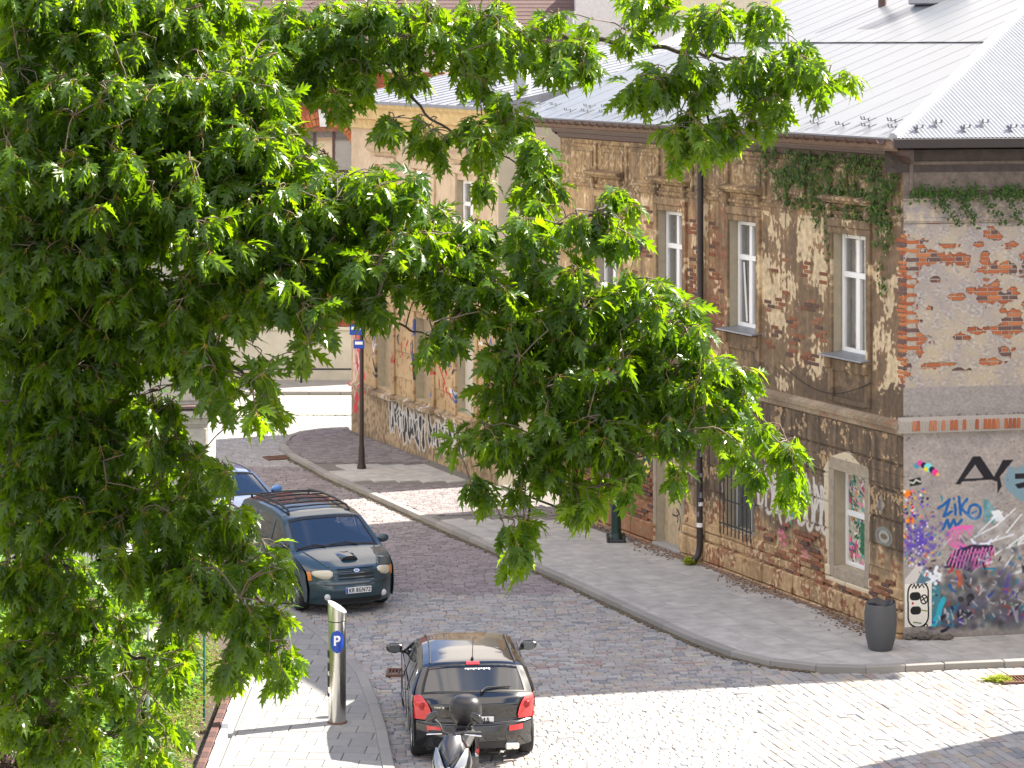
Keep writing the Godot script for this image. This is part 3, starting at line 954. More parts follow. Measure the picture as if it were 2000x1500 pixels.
func moulded(w: Wall, s0: float, s1: float, y: float, prof: Array) -> MB:
	# a cornice: profile of [height, projection] run along the wall, with closed ends
	var m := w.mb()
	var rows := []
	for q in prof:
		rows.append(PackedVector3Array([w.p(s0, y + q[0], q[1]), w.p(s1, y + q[0], q[1])]))
	for i in rows.size() - 1:
		var c: Vector3 = w.p((s0 + s1) / 2, y + (prof[0][0] + prof[-1][0]) / 2, -0.2)
		m.quad(rows[i][0], rows[i][1], rows[i + 1][1], rows[i + 1][0], c)
	for e in [0, 1]:
		var base := w.p(s0 if e == 0 else s1, y + prof[0][0], -0.02)
		var mid := w.p((s0 + s1) / 2, y, 0)
		for i in rows.size() - 1:
			m.tri(base, rows[i][e], rows[i + 1][e], mid)
	return m

func tenement() -> void:
	var A := Wall.new(Vector3(6.62, 0, -43.29), ALONG, -ACROSS, 13.35, 8.5)
	var B := Wall.new(Vector3(6.62, 0, -43.29), Vector3(0.98, 0, -0.196), Vector3(0.196, 0, 0.98), 12.0, 8.5)
	var t := thing("corner_tenement", "peeling brown two storey corner building with pale metal roof and graffiti", "building", Vector3(6.62, 0, -43.29))
	t.position = Vector3.ZERO
	var sp := street_paint()
	var sm := wall_material("street_render", sp)
	var ep := end_wall_paint()
	var iw := ep.im.get_width()
	var ih := ep.im.get_height()
	ep.im.resize(iw / 2, ih / 2, Image.INTERPOLATE_LANCZOS)
	ep.im.resize(iw, ih, Image.INTERPOLATE_CUBIC)
	var em := wall_material("end_render", ep, 0.92, 0.35)
	A.l = 13.6
	A.h = 8.6
	var ups := [[1.11, 4.58, 2.22, 6.70], [4.88, 4.66, 5.94, 6.70], [7.75, 4.66, 8.83, 6.72], [10.54, 4.66, 11.60, 6.72]]
	var gw := [1.18, 0.82, 2.19, 2.52]
	var bars := [5.0, 0.82, 6.12, 2.35]
	var door := [7.80, 0.06, 8.88, 2.5]
	var far_w := [10.6, 0.9, 11.6, 2.5]
	var holes: Array = ups + [gw, bars, door, far_w]
	# --- street wall
	var m := A.mb()
	A.l = 13.35
	A.face(m, holes, 0.3, -0.3)
	A.l = 13.6
	for q in holes:
		var rv := MB.new()
		A.reveal(rv, q, 0.34)
		part("reveal", rv, M.reveal, t)
	# far end and the inner leaf of the wall
	m.quad(A.p(13.35, -0.3), A.p(13.35, 8.5), A.p(13.35, 8.5, -9), A.p(13.35, -0.3, -9), A.p(10, 4, -4))
	var wall_a := part("street_wall", m, sm, t)
	# rusticated courses of the ground floor
	var edges := [3.40, 2.89, 2.42, 1.91, 1.43, 1.02]
	for i in edges.size() - 1:
		for q in A.rects(0.0, edges[i + 1] + 0.028, 13.3, edges[i] - 0.012, [[gw[0] - 0.14, gw[1] - 0.25, gw[2] + 0.16, gw[3] + 0.2], bars, door, far_w, [6.66, 0, 7.05, 4]]):
			if q[2] - q[0] < 0.05 or q[3] - q[1] < 0.05:
				continue
			var c := A.mb()
			A.block(c, q[0] + 0.002, q[1], q[2] - 0.002, q[3], -0.02, 0.035 if i != 4 else 0.02, 0.012)
			part("stone_course", c, sm, wall_a)
	# plinth of uneven blocks
	var s := 0.0
	while s < 13.2:
		var l := R.randf_range(0.45, 0.95)
		for row in 2:
			var y0 := -0.1 + row * 0.55
			for q in A.rects(s, y0, minf(s + l, 13.3), y0 + 0.53, [[gw[0] - 0.1, gw[1] - 0.2, gw[2] + 0.1, 3], bars, door, far_w]):
				if q[2] - q[0] < 0.12 or q[3] - q[1] < 0.1:
					continue
				var c := A.mb()
				A.block(c, q[0] + 0.008, q[1], q[2] - 0.008, q[3] - 0.014, -0.02, (0.085 if row == 0 else 0.045) + R.randf_range(-0.02, 0.02), 0.022)
				part("plinth_stone", c, sm, wall_a)
		s += l
	# string course and crowning mouldings
	part("string_course", moulded(A, 0.0, 13.35, 3.40, [[0, 0.0], [0.02, 0.06], [0.10, 0.07], [0.12, 0.12], [0.20, 0.14], [0.26, 0.0]]), sm, wall_a)
	part("frieze_moulding", moulded(A, 0.0, 13.35, 7.02, [[0, 0.0], [0.02, 0.03], [0.07, 0.05], [0.10, 0.0]]), sm, wall_a)
	part("cornice", moulded(A, -0.3, 13.35, 8.02, [[0, 0.0], [0.03, 0.06], [0.12, 0.10], [0.14, 0.20], [0.30, 0.26], [0.34, 0.0]]), M.brown_metal, wall_a)
	var pi := 0.35
	while pi < 12.9:
		# frieze panels with little pilasters between them
		var f := A.mb()
		A.block(f, pi, 7.16, pi + 0.09, 7.95, -0.01, 0.045, 0.01)
		A.block(f, pi + 0.09, 7.86, pi + 1.25, 7.93, -0.01, 0.03, 0.008)
		A.block(f, pi + 0.09, 7.16, pi + 1.25, 7.22, -0.01, 0.03, 0.008)
		A.block(f, pi + 0.22, 7.30, pi + 1.12, 7.78, -0.01, 0.022, 0.012)
		part("frieze_panel", f, sm, wall_a)
		pi += 1.40
	# windows of the upper floor
	for i in ups.size():
		var q: Array = ups[i]
		casement(A, q, 0.2, t, i == 1)
		var f := A.mb()
		A.block(f, q[0] - 0.13, q[1] - 0.1, q[0], q[3] + 0.12, -0.01, 0.055, 0.012)
		A.block(f, q[2], q[1] - 0.1, q[2] + 0.13, q[3] + 0.12, -0.01, 0.055, 0.012)
		A.block(f, q[0] - 0.13, q[3] + 0.12, q[2] + 0.13, q[3] + 0.27, -0.01, 0.065, 0.012)
		A.block(f, q[0] - 0.06, q[3], q[2] + 0.06, q[3] + 0.12, -0.01, 0.035, 0.01)
		for e in [q[0] - 0.13, q[2] + 0.0]:
			A.block(f, e, q[3] + 0.30, e + 0.13, q[3] + 0.52, -0.01, 0.10, 0.02)
		part("window_surround", f, sm, t)
		part("window_hood", moulded(A, q[0] - 0.24, q[2] + 0.24, q[3] + 0.52, [[0, 0.0], [0.02, 0.09], [0.06, 0.12], [0.08, 0.19], [0.13, 0.2], [0.17, 0.0]]), sm, t)
		var sl := A.mb()
		sl.box(Transform3D(A.xf(0, 0).basis * Basis(Vector3(1, 0, 0), 0.0), A.p((q[0] + q[2]) / 2, q[1] - 0.005, 0.0)) * Transform3D(Basis(Vector3(1, 0, 0), 0.14 if A.e.cross(UPV).dot(A.n) > 0 else -0.14), Vector3.ZERO), Vector3(1.36, 0.03, 0.46), 0.006)
		part("window_sill", sl, M.zinc, t)
		var ap := A.mb()
		A.block(ap, q[0] - 0.12, 3.74, q[0] + 0.04, q[1] - 0.1, -0.01, 0.05, 0.01)
		A.block(ap, q[2] - 0.04, 3.74, q[2] + 0.12, q[1] - 0.1, -0.01, 0.05, 0.01)
		A.block(ap, q[0] + 0.04, 4.28, q[2] - 0.04, q[1] - 0.1, -0.01, 0.04, 0.01)
		A.block(ap, q[0] + 0.04, 3.72, q[2] - 0.04, 3.82, -0.01, 0.04, 0.01)
		for e in [q[0] - 0.1, q[2] - 0.02]:
			A.block(ap, e, q[1] - 0.28, e + 0.14, q[1] - 0.06, -0.01, 0.12, 0.03)
		part("apron", ap, sm, t)
	# vent hole high in the wall
	var oc := MB.new()
	var oxf := A.xf(9.7, 6.0, 0.004)
	var pts := PackedVector2Array()
	for i in 18:
		pts.append(Vector2(cos(TAU * i / 18.0) * 0.2, sin(TAU * i / 18.0) * 0.26))
	oc.prism(pts, 0.02, oxf)
	part("round_vent", oc, M.black, t)
	# ground floor window with sprayed panes
	var gp := part("painted_window", null_mesh(), M.white_paint, t)
	var f2 := A.mb()
	for k in [[gw[0], gw[1], gw[0] + 0.06, gw[3]], [gw[2] - 0.06, gw[1], gw[2], gw[3]], [gw[0] + 0.06, gw[3] - 0.06, gw[2] - 0.06, gw[3]], [gw[0] + 0.06, gw[1], gw[2] - 0.06, gw[1] + 0.07], [gw[0] + 0.06, 1.70, gw[2] - 0.06, 1.80]]:
		A.block(f2, k[0], k[1], k[2], k[3], -0.30, -0.22, 0.008)
	part("frame", f2, M.white_paint, gp)
	var wp := Paint.new(1.0, 1.7, 120.0, func(a: float, b: float) -> Color:
		return c8(176, 172, 150) * (1.0 + end_n2.get_noise_2d(a * 2.0, b * 2.0) * 0.25))
	var rr := RandomNumberGenerator.new()
	rr.seed = 9
	var inks := [c8(190, 60, 110), c8(40, 110, 80), c8(60, 60, 70), c8(220, 130, 60), c8(225, 120, 150), c8(40, 80, 60), c8(110, 70, 140), c8(230, 225, 215), c8(70, 150, 150)]
	for i in 170:
		var x := rr.randf()
		var y := rr.randf() * 1.7
		wp.line([x, y, x + rr.randfn(0, 0.06), y + rr.randfn(0, 0.08), x + rr.randfn(0, 0.06), y + rr.randfn(0, 0.08)], rr.randf_range(0.006, 0.016), inks[rr.randi() % inks.size()])
	for i in 8:
		wp.line([0.35 + rr.randfn(0, 0.05), 0.25 + i * 0.07, 0.55, 0.3 + i * 0.07], 0.03, c8(34, 104, 72))
	wp.dab(0.3, 0.2, 0.07, c8(225, 170, 50))
	var wm := wall_material("sprayed_board", wp, 0.5, 0.0)
	for k in [[1.24, 0.89, 2.13, 1.70], [1.24, 1.80, 2.13, 2.46]]:
		var g := MB.new()
		g.uvo = [A.p(1.18, 0.82, 0), A.e, 1.0, 1.7]
		A.block(g, k[0], k[1], k[2], k[3], -0.28, -0.262)
		part("painted_pane", g, wm, gp)
	var sur := A.mb()
	for k in [[gw[0] - 0.15, gw[1] - 0.2, gw[0], gw[3]], [gw[2], gw[1] - 0.2, gw[2] + 0.16, gw[3]], [gw[0], gw[1] - 0.24, gw[2], gw[1]], ]:
		A.block(sur, k[0], k[1], k[2], k[3], -0.02, 0.03, 0.014)
	var arch := PackedVector2Array([Vector2(-0.655, 0), Vector2(0.655, 0)])
	for ai in 13:
		var aa := PI * ai / 12.0
		arch.append(Vector2(cos(aa) * 0.65, 0.10 + sin(aa) * 0.27 + 0.012 * sin(ai * 2.3)))
	sur.prism(arch, 0.05, A.xf((gw[0] + gw[2]) / 2, gw[3] + 0.001, 0.005))
	part("window_surround", sur, M.pale_render, t)
	# barred window
	var bw := part("barred_window", null_mesh(), M.iron, t)
	var gl := A.mb()
	A.block(gl, bars[0], bars[1], bars[2], bars[3], -0.31, -0.30)
	part("pane", gl, M.pane, bw)
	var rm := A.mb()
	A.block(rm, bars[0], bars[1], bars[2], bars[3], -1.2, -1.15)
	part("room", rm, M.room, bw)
	var bf := A.mb()
	for k in [[bars[0], bars[1], bars[0] + 0.07, bars[3]], [bars[2] - 0.07, bars[1], bars[2], bars[3]], [5.52, bars[1], 5.60, bars[3]], [bars[0] + 0.07, 1.7, 5.52, 1.78], [5.60, 1.7, bars[2] - 0.07, 1.78]]:
		A.block(bf, k[0], k[1], k[2], k[3], -0.30, -0.24, 0.006)
	part("frame", bf, M.grey_paint, bw)
	for i in 9:
		var g := MB.new()
		var ss: float = bars[0] - 0.02 + i * 0.145
		g.tube([A.p(ss, bars[1] - 0.1, 0.10), A.p(ss, bars[3] + 0.08, 0.10)], [0.011], 6)
		part("iron_bar", g, M.iron, bw)
	for i in 4:
		var g := MB.new()
		g.bar(A.p(bars[0] - 0.06, 0.92 + i * 0.46, 0.10), A.p(bars[2] + 0.06, 0.92 + i * 0.46, 0.10), 0.008, 0.03)
		part("cross_bar", g, M.iron, bw)
	# door walled up in pale render, scribbled
	var dr := part("blocked_door", null_mesh(), M.pale_render, t)
	var dp := Paint.new(1.1, 2.5, 90.0, func(a: float, b: float) -> Color:
		return c8(176, 158, 128) * (1.0 + end_n2.get_noise_2d(a * 1.5, b) * 0.14))
	for i in 7:
		dp.ring(0.5 + rr.randfn(0, 0.12), 0.75 + rr.randfn(0, 0.2), rr.randf_range(0.08, 0.25), rr.randf_range(0.06, 0.2), 0.011, c8(60, 50, 46), rr.randf() * 3.0, 3.0 + rr.randf() * 3.0)
	var dm := wall_material("scribbled_render", dp, 0.9, 0.0)
	var dd := MB.new()
	dd.uvo = [A.p(door[0], 0.06), A.e, 1.1, 2.5]
	A.block(dd, door[0] + 0.002, door[1], door[2] - 0.002, door[3], -0.36, -0.16)
	part("panel", dd, dm, dr)
	var ds := A.mb()
	A.block(ds, door[0] - 0.11, -0.05, door[0], door[3] + 0.1, -0.02, 0.05, 0.02)
	A.block(ds, door[2], -0.05, door[2] + 0.11, door[3] + 0.1, -0.02, 0.05, 0.02)
	A.block(ds, door[0], door[3], door[2], door[3] + 0.1, -0.02, 0.05, 0.02)
	part("door_frame", ds, M.pale_render, dr)
	var st := A.mb()
	A.block(st, door[0] - 0.05, -0.1, door[2] + 0.05, 0.07, -0.3, 0.10, 0.015)
	part("door_step", st, M.stone_grey, dr)
	var ff := A.mb()
	A.block(ff, far_w[0], far_w[1], far_w[2], far_w[3], -0.34, -0.28)
	part("shutter", ff, M.grey_paint, t)
	# drainpipe
	var dpn := part("drainpipe", null_mesh(), M.dark_pipe, t)
	var dt := MB.new()
	dt.tube([A.p(6.86, 8.15, 0.40), A.p(6.86, 7.9, 0.14), A.p(6.86, 7.6, 0.13), A.p(6.86, 3.9, 0.13), A.p(6.86, 3.6, 0.22), A.p(6.86, 3.3, 0.16), A.p(6.86, 0.35, 0.14), A.p(6.86, 0.16, 0.18), A.p(6.86, 0.05, 0.30)], [0.062], 12)
	part("pipe", dt, M.dark_pipe, dpn)
	for y in [0.5, 1.2, 2.6, 4.4, 5.8, 7.2]:
		var g := MB.new()
		g.tube([A.p(6.86, y, 0.135), A.p(6.86, y + 0.05, 0.135)], [0.074], 12)
		part("bracket", g, M.dark_pipe, dpn)
	for i in 9:
		var g := MB.new()
		var yy := 0.7 + i * 0.19 + R.randf() * 0.05
		g.lathe([[0.0645, yy], [0.0645, yy + R.randf_range(0.05, 0.11)]], 10, Transform3D(Basis(), A.p(6.86, 0, 0.14)), R.randf() * 2.0, 2.2 + R.randf() * 2.0)
		part("sticker", g, M.sticker if i % 2 else M.white_paint, dpn)
	# cable sagging along the wall
	var cb := []
	for i in 20:
		var ss := 0.9 + i * 0.16
		cb.append(A.p(ss, 4.2 - 0.35 * sin(PI * i / 19.0), 0.07))
	var cm := MB.new()
	cm.tube(cb, [0.008], 5)
	part("cable", cm, M.black, t)
	# --- end wall: bricks behind, plaster with torn holes in front
	var eb := B.mb()
	B.l = 5.2
	B.h = 8.5
	eb.uvo = [B.o, B.e, 5.2, 8.5]
	eb.quad(B.p(0, 4.2, -0.022), B.p(12, 4.2, -0.022), B.p(12, 7.0, -0.022), B.p(0, 7.0, -0.022), B.p(2, 5, -2))
	var wall_b := part("end_wall", eb, M.mortar, t)
	var low := MB.new()
	low.uvo = [B.o, B.e, 5.2, 8.5]
	for k in [[0.0, -0.3, 12.0, 3.46, 0.0], [0.0, 3.72, 12.0, 4.2, 0.0], [0.0, 7.0, 12.0, 8.5, 0.0]]:
		low.quad(B.p(k[0], k[1]), B.p(k[2], k[1]), B.p(k[2], k[3]), B.p(k[0], k[3]), B.p(2, 5, -2))
	part("render", low, em, wall_b)
	part("string_course", moulded(B, -0.10, 12, 3.46, [[0, 0.0], [0.0, 0.09], [0.2, 0.11], [0.26, 0.0]]), M.worn_band, wall_b)
	part("frieze_moulding", moulded(B, 0.0, 12, 7.40, [[0, 0.0], [0.0, 0.05], [0.06, 0.07], [0.10, 0.0]]), em, wall_b)
	part("frieze_moulding", moulded(B, 0.0, 12, 7.02, [[0, 0.0], [0.02, 0.03], [0.06, 0.03], [0.08, 0.0]]), em, wall_b)
	var fp := MB.new()
	fp.uvo = [B.o, B.e, 5.2, 8.5]
	for k in [[0.10, 7.54, 0.17, 8.05], [0.17, 7.54, 6.0, 7.60], [0.17, 7.99, 6.0, 8.05]]:
		B.block(fp, k[0], k[1], k[2], k[3], -0.01, 0.03, 0.008)
	part("frieze_panel", fp, em, wall_b)
	# torn plaster
	var cell := 0.032
	var nx := int(4.6 / cell)
	var ny := int(2.8 / cell)
	var fld := PackedFloat32Array()
	fld.resize((nx + 1) * (ny + 1))
	for j in ny + 1:
		for i in nx + 1:
			fld[j * (nx + 1) + i] = bare(i * cell, 4.2 + j * cell) - 0.5
	var pl := MB.new()
	pl.uvo = [B.o, B.e, 5.2, 8.5]
	var inner := B.p(2, 5.5, -3)
	for j in ny:
		for i in nx:
			var at := j * (nx + 1) + i
			var fv := [fld[at], fld[at + 1], fld[at + nx + 2], fld[at + nx + 1]]
			var cs := [Vector2(i, j), Vector2(i + 1, j), Vector2(i + 1, j + 1), Vector2(i, j + 1)]
			var ring := []
			var cuts := []
			for k in 4:
				var k2 := (k + 1) % 4
				if fv[k] < 0:
					ring.append(cs[k])
				if (fv[k] < 0) != (fv[k2] < 0):
					var e: Vector2 = cs[k].lerp(cs[k2], fv[k] / (fv[k] - fv[k2]))
					ring.append(e)
					cuts.append(e)
			if ring.size() < 3:
				continue
			for k in range(1, ring.size() - 1):
				pl.tri(B.p(ring[0].x * cell, 4.2 + ring[0].y * cell), B.p(ring[k].x * cell, 4.2 + ring[k].y * cell), B.p(ring[k + 1].x * cell, 4.2 + ring[k + 1].y * cell), inner)
			if cuts.size() == 2:
				var a := B.p(cuts[0].x * cell, 4.2 + cuts[0].y * cell)
				var b := B.p(cuts[1].x * cell, 4.2 + cuts[1].y * cell)
				pl.quad(a, b, b - B.n * 0.02, a - B.n * 0.02, (a + b) / 2 - B.n * 0.01 + UPV * 0.001)
	pl.quad(B.p(4.6, 4.2), B.p(12, 4.2), B.p(12, 7.0), B.p(4.6, 7.0), inner)
	part("torn_plaster", pl, em, wall_b)
	var bm := [brick_mesh(0.245, 0.062, 0.03), brick_mesh(0.115, 0.062, 0.03)]
	var ex := []
	var ec := []
	var count := 0
	for row in 38:
		var y := 4.22 + row * 0.0745
		var tt := -0.02 + 0.06 * (row % 2)
		var k := row % 2
		while tt < 4.5:
			var hd := (k % 3 == 2)
			var l := 0.115 if hd else 0.245
			var c := tt + l / 2
			if maxf(bare(c, y), maxf(bare(tt + 0.02, y), bare(tt + l - 0.02, y))) > 0.42 and c - l / 2 > -0.01:
				var x := Transform3D(Basis(B.e, UPV, B.n), B.p(c, y, -0.028 + R.randf_range(-0.005, 0.006)))
				var tone: int = [0, 0, 1, 2, 0, 3][R.randi() % 6]
				if count < 300 and c < 2.3:
					var o := part("brick", bm[1 if hd else 0], M["brick%d" % tone], wall_b)
					o.transform = x
					count += 1
				else:
					ex.append(x if not hd else x.scaled_local(Vector3(0.47, 1, 1)))
					ec.append([Color(0.40, 0.125, 0.05), Color(0.33, 0.10, 0.045), Color(0.15, 0.085, 0.075), Color(0.46, 0.17, 0.07)][tone])
			tt += l + 0.012
			k += 1
	# bricks laid bare on the street front
	for zone in [[5.98, 4.2, 7.74, 6.6, -0.16], [2.45, 4.3, 4.7, 6.2, -0.30], [8.95, 0.3, 13.2, 1.4, 0.05], [0.1, 0.2, 1.0, 0.9, 0.2], [1.1, 0.12, 2.3, 0.5, 0.3], [2.5, 0.3, 4.9, 1.3, -0.22], [8.95, 4.2, 10.3, 6.8, -0.25]]:
		var y: float = zone[1]
		var odd := 0
		while y < zone[3]:
			var ss: float = zone[0] + 0.13 * (odd % 2)
			while ss < zone[2] - 0.25:
				if end_n1.get_noise_2d(ss * 2.0, y * 2.0 + 30.0) + end_n2.get_noise_2d(ss, y) * 0.5 + zone[4] > -0.05 and not (ss > 6.5 and ss < 7.0):
					ex.append(Transform3D(Basis(A.e, UPV, -A.n), A.p(ss + 0.125, y, (0.0 if y > 3.5 else 0.05) + R.randf_range(-0.008, 0.0))))
					ec.append([Color(0.20, 0.085, 0.045), Color(0.27, 0.10, 0.05), Color(0.13, 0.075, 0.055), Color(0.30, 0.14, 0.075)][R.randi() % 4])
				ss += 0.258
			y += 0.0745
			odd += 1
	many("bare_bricks", bm[0], M.brick_tint, ex, wall_b, ec)
	# soldier bricks of the worn band on the end wall
	var sx := []
	var sc := []
	for i in 40:
		if end_n2.get_noise_2d(i * 0.4, 3.0) > -0.12:
			sx.append(Transform3D(Basis(UPV, B.e, -B.n), B.p(0.15 + i * 0.075, 3.585, 0.098)))
			sc.append([Color(0.44, 0.13, 0.05), Color(0.36, 0.10, 0.05), Color(0.5, 0.2, 0.1)][R.randi() % 3])
	many("band_bricks", brick_mesh(0.17, 0.062, 0.03), M.brick_tint, sx, wall_b, sc)
	# rough quoin of broken brick ends at the corner
	for i in 36:
		var q := MB.new()
		var y := 4.25 + i * 0.0745
		var bl := R.randf_range(0.08, 0.24)
		q.box(Transform3D(Basis(A.e, UPV, -A.n), A.p(bl / 2 - 0.006, y, -0.034 + R.randf_range(-0.004, 0.004))), Vector3(bl, 0.064, 0.08), 0.012)
		part("corner_brick", q, M["brick%d" % (R.randi() % 4)], wall_a)
	# paste-up on the end wall
	var pp := Paint.new(0.6, 0.92, 220.0, func(a: float, b: float) -> Color:
		return c8(230, 226, 214) * (1.0 + end_n3.get_noise_2d(a * 2.0, b * 2.0) * 0.06))
	var k9 := c8(30, 30, 30)
	var oval := []
	for i in 41:
		var an := TAU * i / 40.0
		var cy := 0.46 + (0.20 if sin(an) > 0 else -0.20)
		oval.append_array([0.30 + cos(an) * 0.21, cy + sin(an) * 0.19])
	pp.line(oval, 0.013, k9, 0.2)
	for q in [[0.46, 0.83], [0.46, 0.09]]:
		pp.ring(q[0], q[1], 0.03, 0.03, 0.011, k9)
	for q in [[0.24, 0.60], [0.25, 0.36]]:
		for i in 9:
			pp.dab(q[0] - 0.045 + i * 0.011, q[1], 0.07, k9, 0.1)
	pp.ring(0.42, 0.54, 0.07, 0.075, 0.010, k9)
	pp.line([0.36, 0.52, 0.48, 0.58], 0.010, k9)
	pp.line([0.38, 0.60, 0.46, 0.48], 0.010, k9)
	pp.dab(0.19, 0.48, 0.022, c8(190, 50, 60))
	pp.line([0.18, 0.74, 0.22, 0.80, 0.25, 0.73, 0.30, 0.82, 0.32, 0.74, 0.38, 0.80, 0.42, 0.74], 0.008, k9)
	pp.line([0.38, 0.36, 0.48, 0.34], 0.010, c8(140, 150, 70))
	pp.line([0.2, 0.16, 0.36, 0.14], 0.010, c8(110, 140, 90))
	var poster := MB.new()
	poster.uvo = [B.p(0.02, 0.17), B.e, 0.6, 0.92]
	B.block(poster, 0.02, 0.17, 0.50, 0.90, 0.002, 0.006)
	poster.uvo = [B.p(0.0, 0.09), B.e, 0.52, 0.92]
	part("paste_up_poster", poster, wall_material("poster_print", pp, 0.85, 0.0), wall_b)
	# little ornament stuck on the street front
	var orn := MB.new()
	var opts := PackedVector2Array()
	for i in 16:
		var an := TAU * i / 16.0
		var rr2 := 0.11 + 0.03 * cos(an * 4.0)
		opts.append(Vector2(cos(an) * rr2 * 0.8, sin(an) * rr2 * 1.25))
	orn.prism(opts, 0.03, A.xf(0.62, 2.14, 0.05))
	part("mirror_frame", orn, M.pale_render, t)
	var om := MB.new()
	var op := PackedVector2Array()
	for i in 14:
		op.append(Vector2(cos(TAU * i / 14.0) * 0.05, sin(TAU * i / 14.0) * 0.10))
	om.prism(op, 0.01, A.xf(0.62, 2.15, 0.072))
	part("mirror", om, M.chrome, t)
	roof(t, A, B)
	var ceil := MB.new()
	ceil.quad(A.p(0, 8.25, -0.05), A.p(13.35, 8.25, -0.05), A.p(13.35, 8.25, -9), B.p(12, 8.25, -14), A.p(6, 20, -4))
	ceil.quad(A.p(0, 8.25, -0.05), B.p(12, 8.25, -0.05), B.p(12, 8.25, -14), B.p(11.9, 8.25, -14), A.p(6, 20, -4))
	ceil.quad(A.p(0, 3.9, -0.05), A.p(13.35, 3.9, -0.05), A.p(13.35, 3.9, -9), B.p(12, 3.9, -14), A.p(6, 20, -4))
	part("floor_slab", ceil, M.grey_wall, t)
	# closing walls of the house at its back, so that no light leaks in
	var bk := MB.new()
	for k in [[A.p(13.35, -0.3, -9), B.p(12, -0.3, -14)], [B.p(12, -0.3, 0), B.p(12, -0.3, -14)]]:
		bk.quad(k[0], k[1], k[1] + UPV * 8.8, k[0] + UPV * 8.8, A.p(6, 4, -4))
	part("back_wall", bk, M.pale_render, t)

func roof(t: Node, A: Wall, B: Wall) -> void:
	# hipped sheet metal roof, 20 degrees
	var k := tan(deg_to_rad(20.0))
	var eo := 0.42
	var ey := 8.46
	# eave corner: offset outwards from both walls; hip runs inwards from it
	var hipd := Vector3(0.5785, k, -1.1361)
	var cor := Vector3(6.62, ey, -43.29) - Vector3(0.5785, 0, -1.1361) * eo
	var inA := -A.n + UPV * k
	var le := A.p(15.0, ey, eo)
	le.y = ey
	var D := 8.8
	var r := part("roof", null_mesh(), M.roof_sheet, t)
	var m := MB.new()
	var under := Vector3(8, 4, -50)
	# street slope as sheets with standing seams
	var a0 := cor
	var a1 := le
	m.quad(a0, a1, a1 + inA * D, a0 + hipd * D, under)
	m.quad(a0 - UPV * 0.03, a1 - UPV * 0.03, a1 - UPV * 0.03 + inA * D, a0 - UPV * 0.03 + hipd * D, under + UPV * 40)
	m.quad(a0, a1, a1 - UPV * 0.03, a0 - UPV * 0.03, A.p(6, 8, -3))
	m.quad(a1, a1 + inA * D, a1 + inA * D - UPV * 0.12, a1 - UPV * 0.12, A.p(6, 9, -3))
	part("street_slope", m, M.roof_sheet, r)
	var L := (a1 - a0).length()
	var i := 0
	var s := 0.35
	while s < L - 0.1:
		var foot := a0.lerp(a1, s / L)
		# where this seam meets the hip
		var d := minf(D, s / 0.79)
		var g := MB.new()
		g.bar(foot + UPV * 0.002, foot + inA * d + UPV * 0.002, 0.010, 0.004)
		part("seam", g, M.roof_sheet, r)
		s += R.randf_range(0.5, 0.85)
		i += 1
	# cross joint of the sheets
	var j := MB.new()
	var ja := a0 + hipd * 4.4
	var jb := a1 + inA * 4.4
	var pts := []
	for q in 30:
		pts.append(ja.lerp(jb, q / 29.0) + UPV * (0.012 + 0.004 * sin(q * 1.7)))
	j.tube(pts, [0.012], 5)
	part("cross_joint", j, M.iron, r)
	# end slope in corrugated sheet
	var ceve := B.p(9.0, ey, eo)
	var inB := -B.n + UPV * k
	var cg := MB.new()
	var rows := []
	var nw := int(9.0 / 0.019)
	for q in nw:
		var ss := q * 0.019
		var f0 := cor + B.e * ss
		# length up the slope until the hip (left) is met
		var along: Vector3 = Vector3(hipd.x, 0, hipd.z)
		var per: float = along.dot(B.e)          # hip runs this far along the eave per unit depth
		var d := D if per <= 0.01 else minf(D, ss / per)
		var wv := UPV * (0.009 * sin(TAU * ss / 0.076))
		rows.append(PackedVector3Array([f0 + wv, f0 + inB * d + wv]))
	cg.grid(rows, under)
	part("corrugated_slope", cg, M.corrugated, r)
	var hc := MB.new()
	hc.tube([cor + UPV * 0.02, cor + hipd * D + UPV * 0.02], [0.075], 8)
	part("hip_cap", hc, M.roof_white, r)
	# snow guards: little hooked tongues in two staggered rows
	var gm := MB.new()
	gm.bx(Vector3(0, 0.05, 0), Vector3(0.11, 0.012, 0.09), 0.004)
	gm.bx(Vector3(0, 0.025, -0.04), Vector3(0.03, 0.05, 0.012), 0.003)
	gm.bx(Vector3(0, 0.006, -0.1), Vector3(0.03, 0.008, 0.12), 0.003)
	gm.bx(Vector3(0.04, 0.075, 0.04), Vector3(0.03, 0.05, 0.012), 0.003)
	gm.bx(Vector3(-0.04, 0.075, 0.04), Vector3(0.03, 0.05, 0.012), 0.003)
	for gi in gm.v.size():
		gm.v[gi] *= 1.25
	var gmesh := gm.mesh()
	var idx := 0
	s = 0.5
	while s < L - 0.2:
		for row in 2:
			if R.randf() < 0.25:
				continue
			var o := part("snow_guard", gmesh, M.roof_sheet, r)
			var f := a0.lerp(a1, (s + row * 0.42) / L) + inA * (0.34 + 0.26 * row)
			o.transform = Transform3D(Basis(A.e, inA.normalized().cross(A.e) * (-1.0 if inA.normalized().cross(A.e).y < 0 else 1.0), -inA.normalized()), f)
		s += 0.84
	for q in 14:
		var o := part("snow_guard", gmesh, M.roof_sheet, r)
		var f := cor + B.e * (0.55 + q * 0.42) + inB * (0.30 + 0.22 * (q % 2)) + UPV * 0.01
		var up := inB.normalized().cross(B.e)
		o.transform = Transform3D(Basis(B.e, up * signf(up.y), -inB.normalized()), f)
	# vent pipe and hatch near the verge
	var vp := MB.new()
	var vb := A.p(10.2, ey, eo) + inA * 6.6
	vp.tube([vb - UPV * 0.1, vb + UPV * 0.75], [0.09], 12)
	part("vent_pipe", vp, M.brown_metal, r)
	var hb := MB.new()
	var hp := A.p(8.6, ey, eo) + inA * 6.9
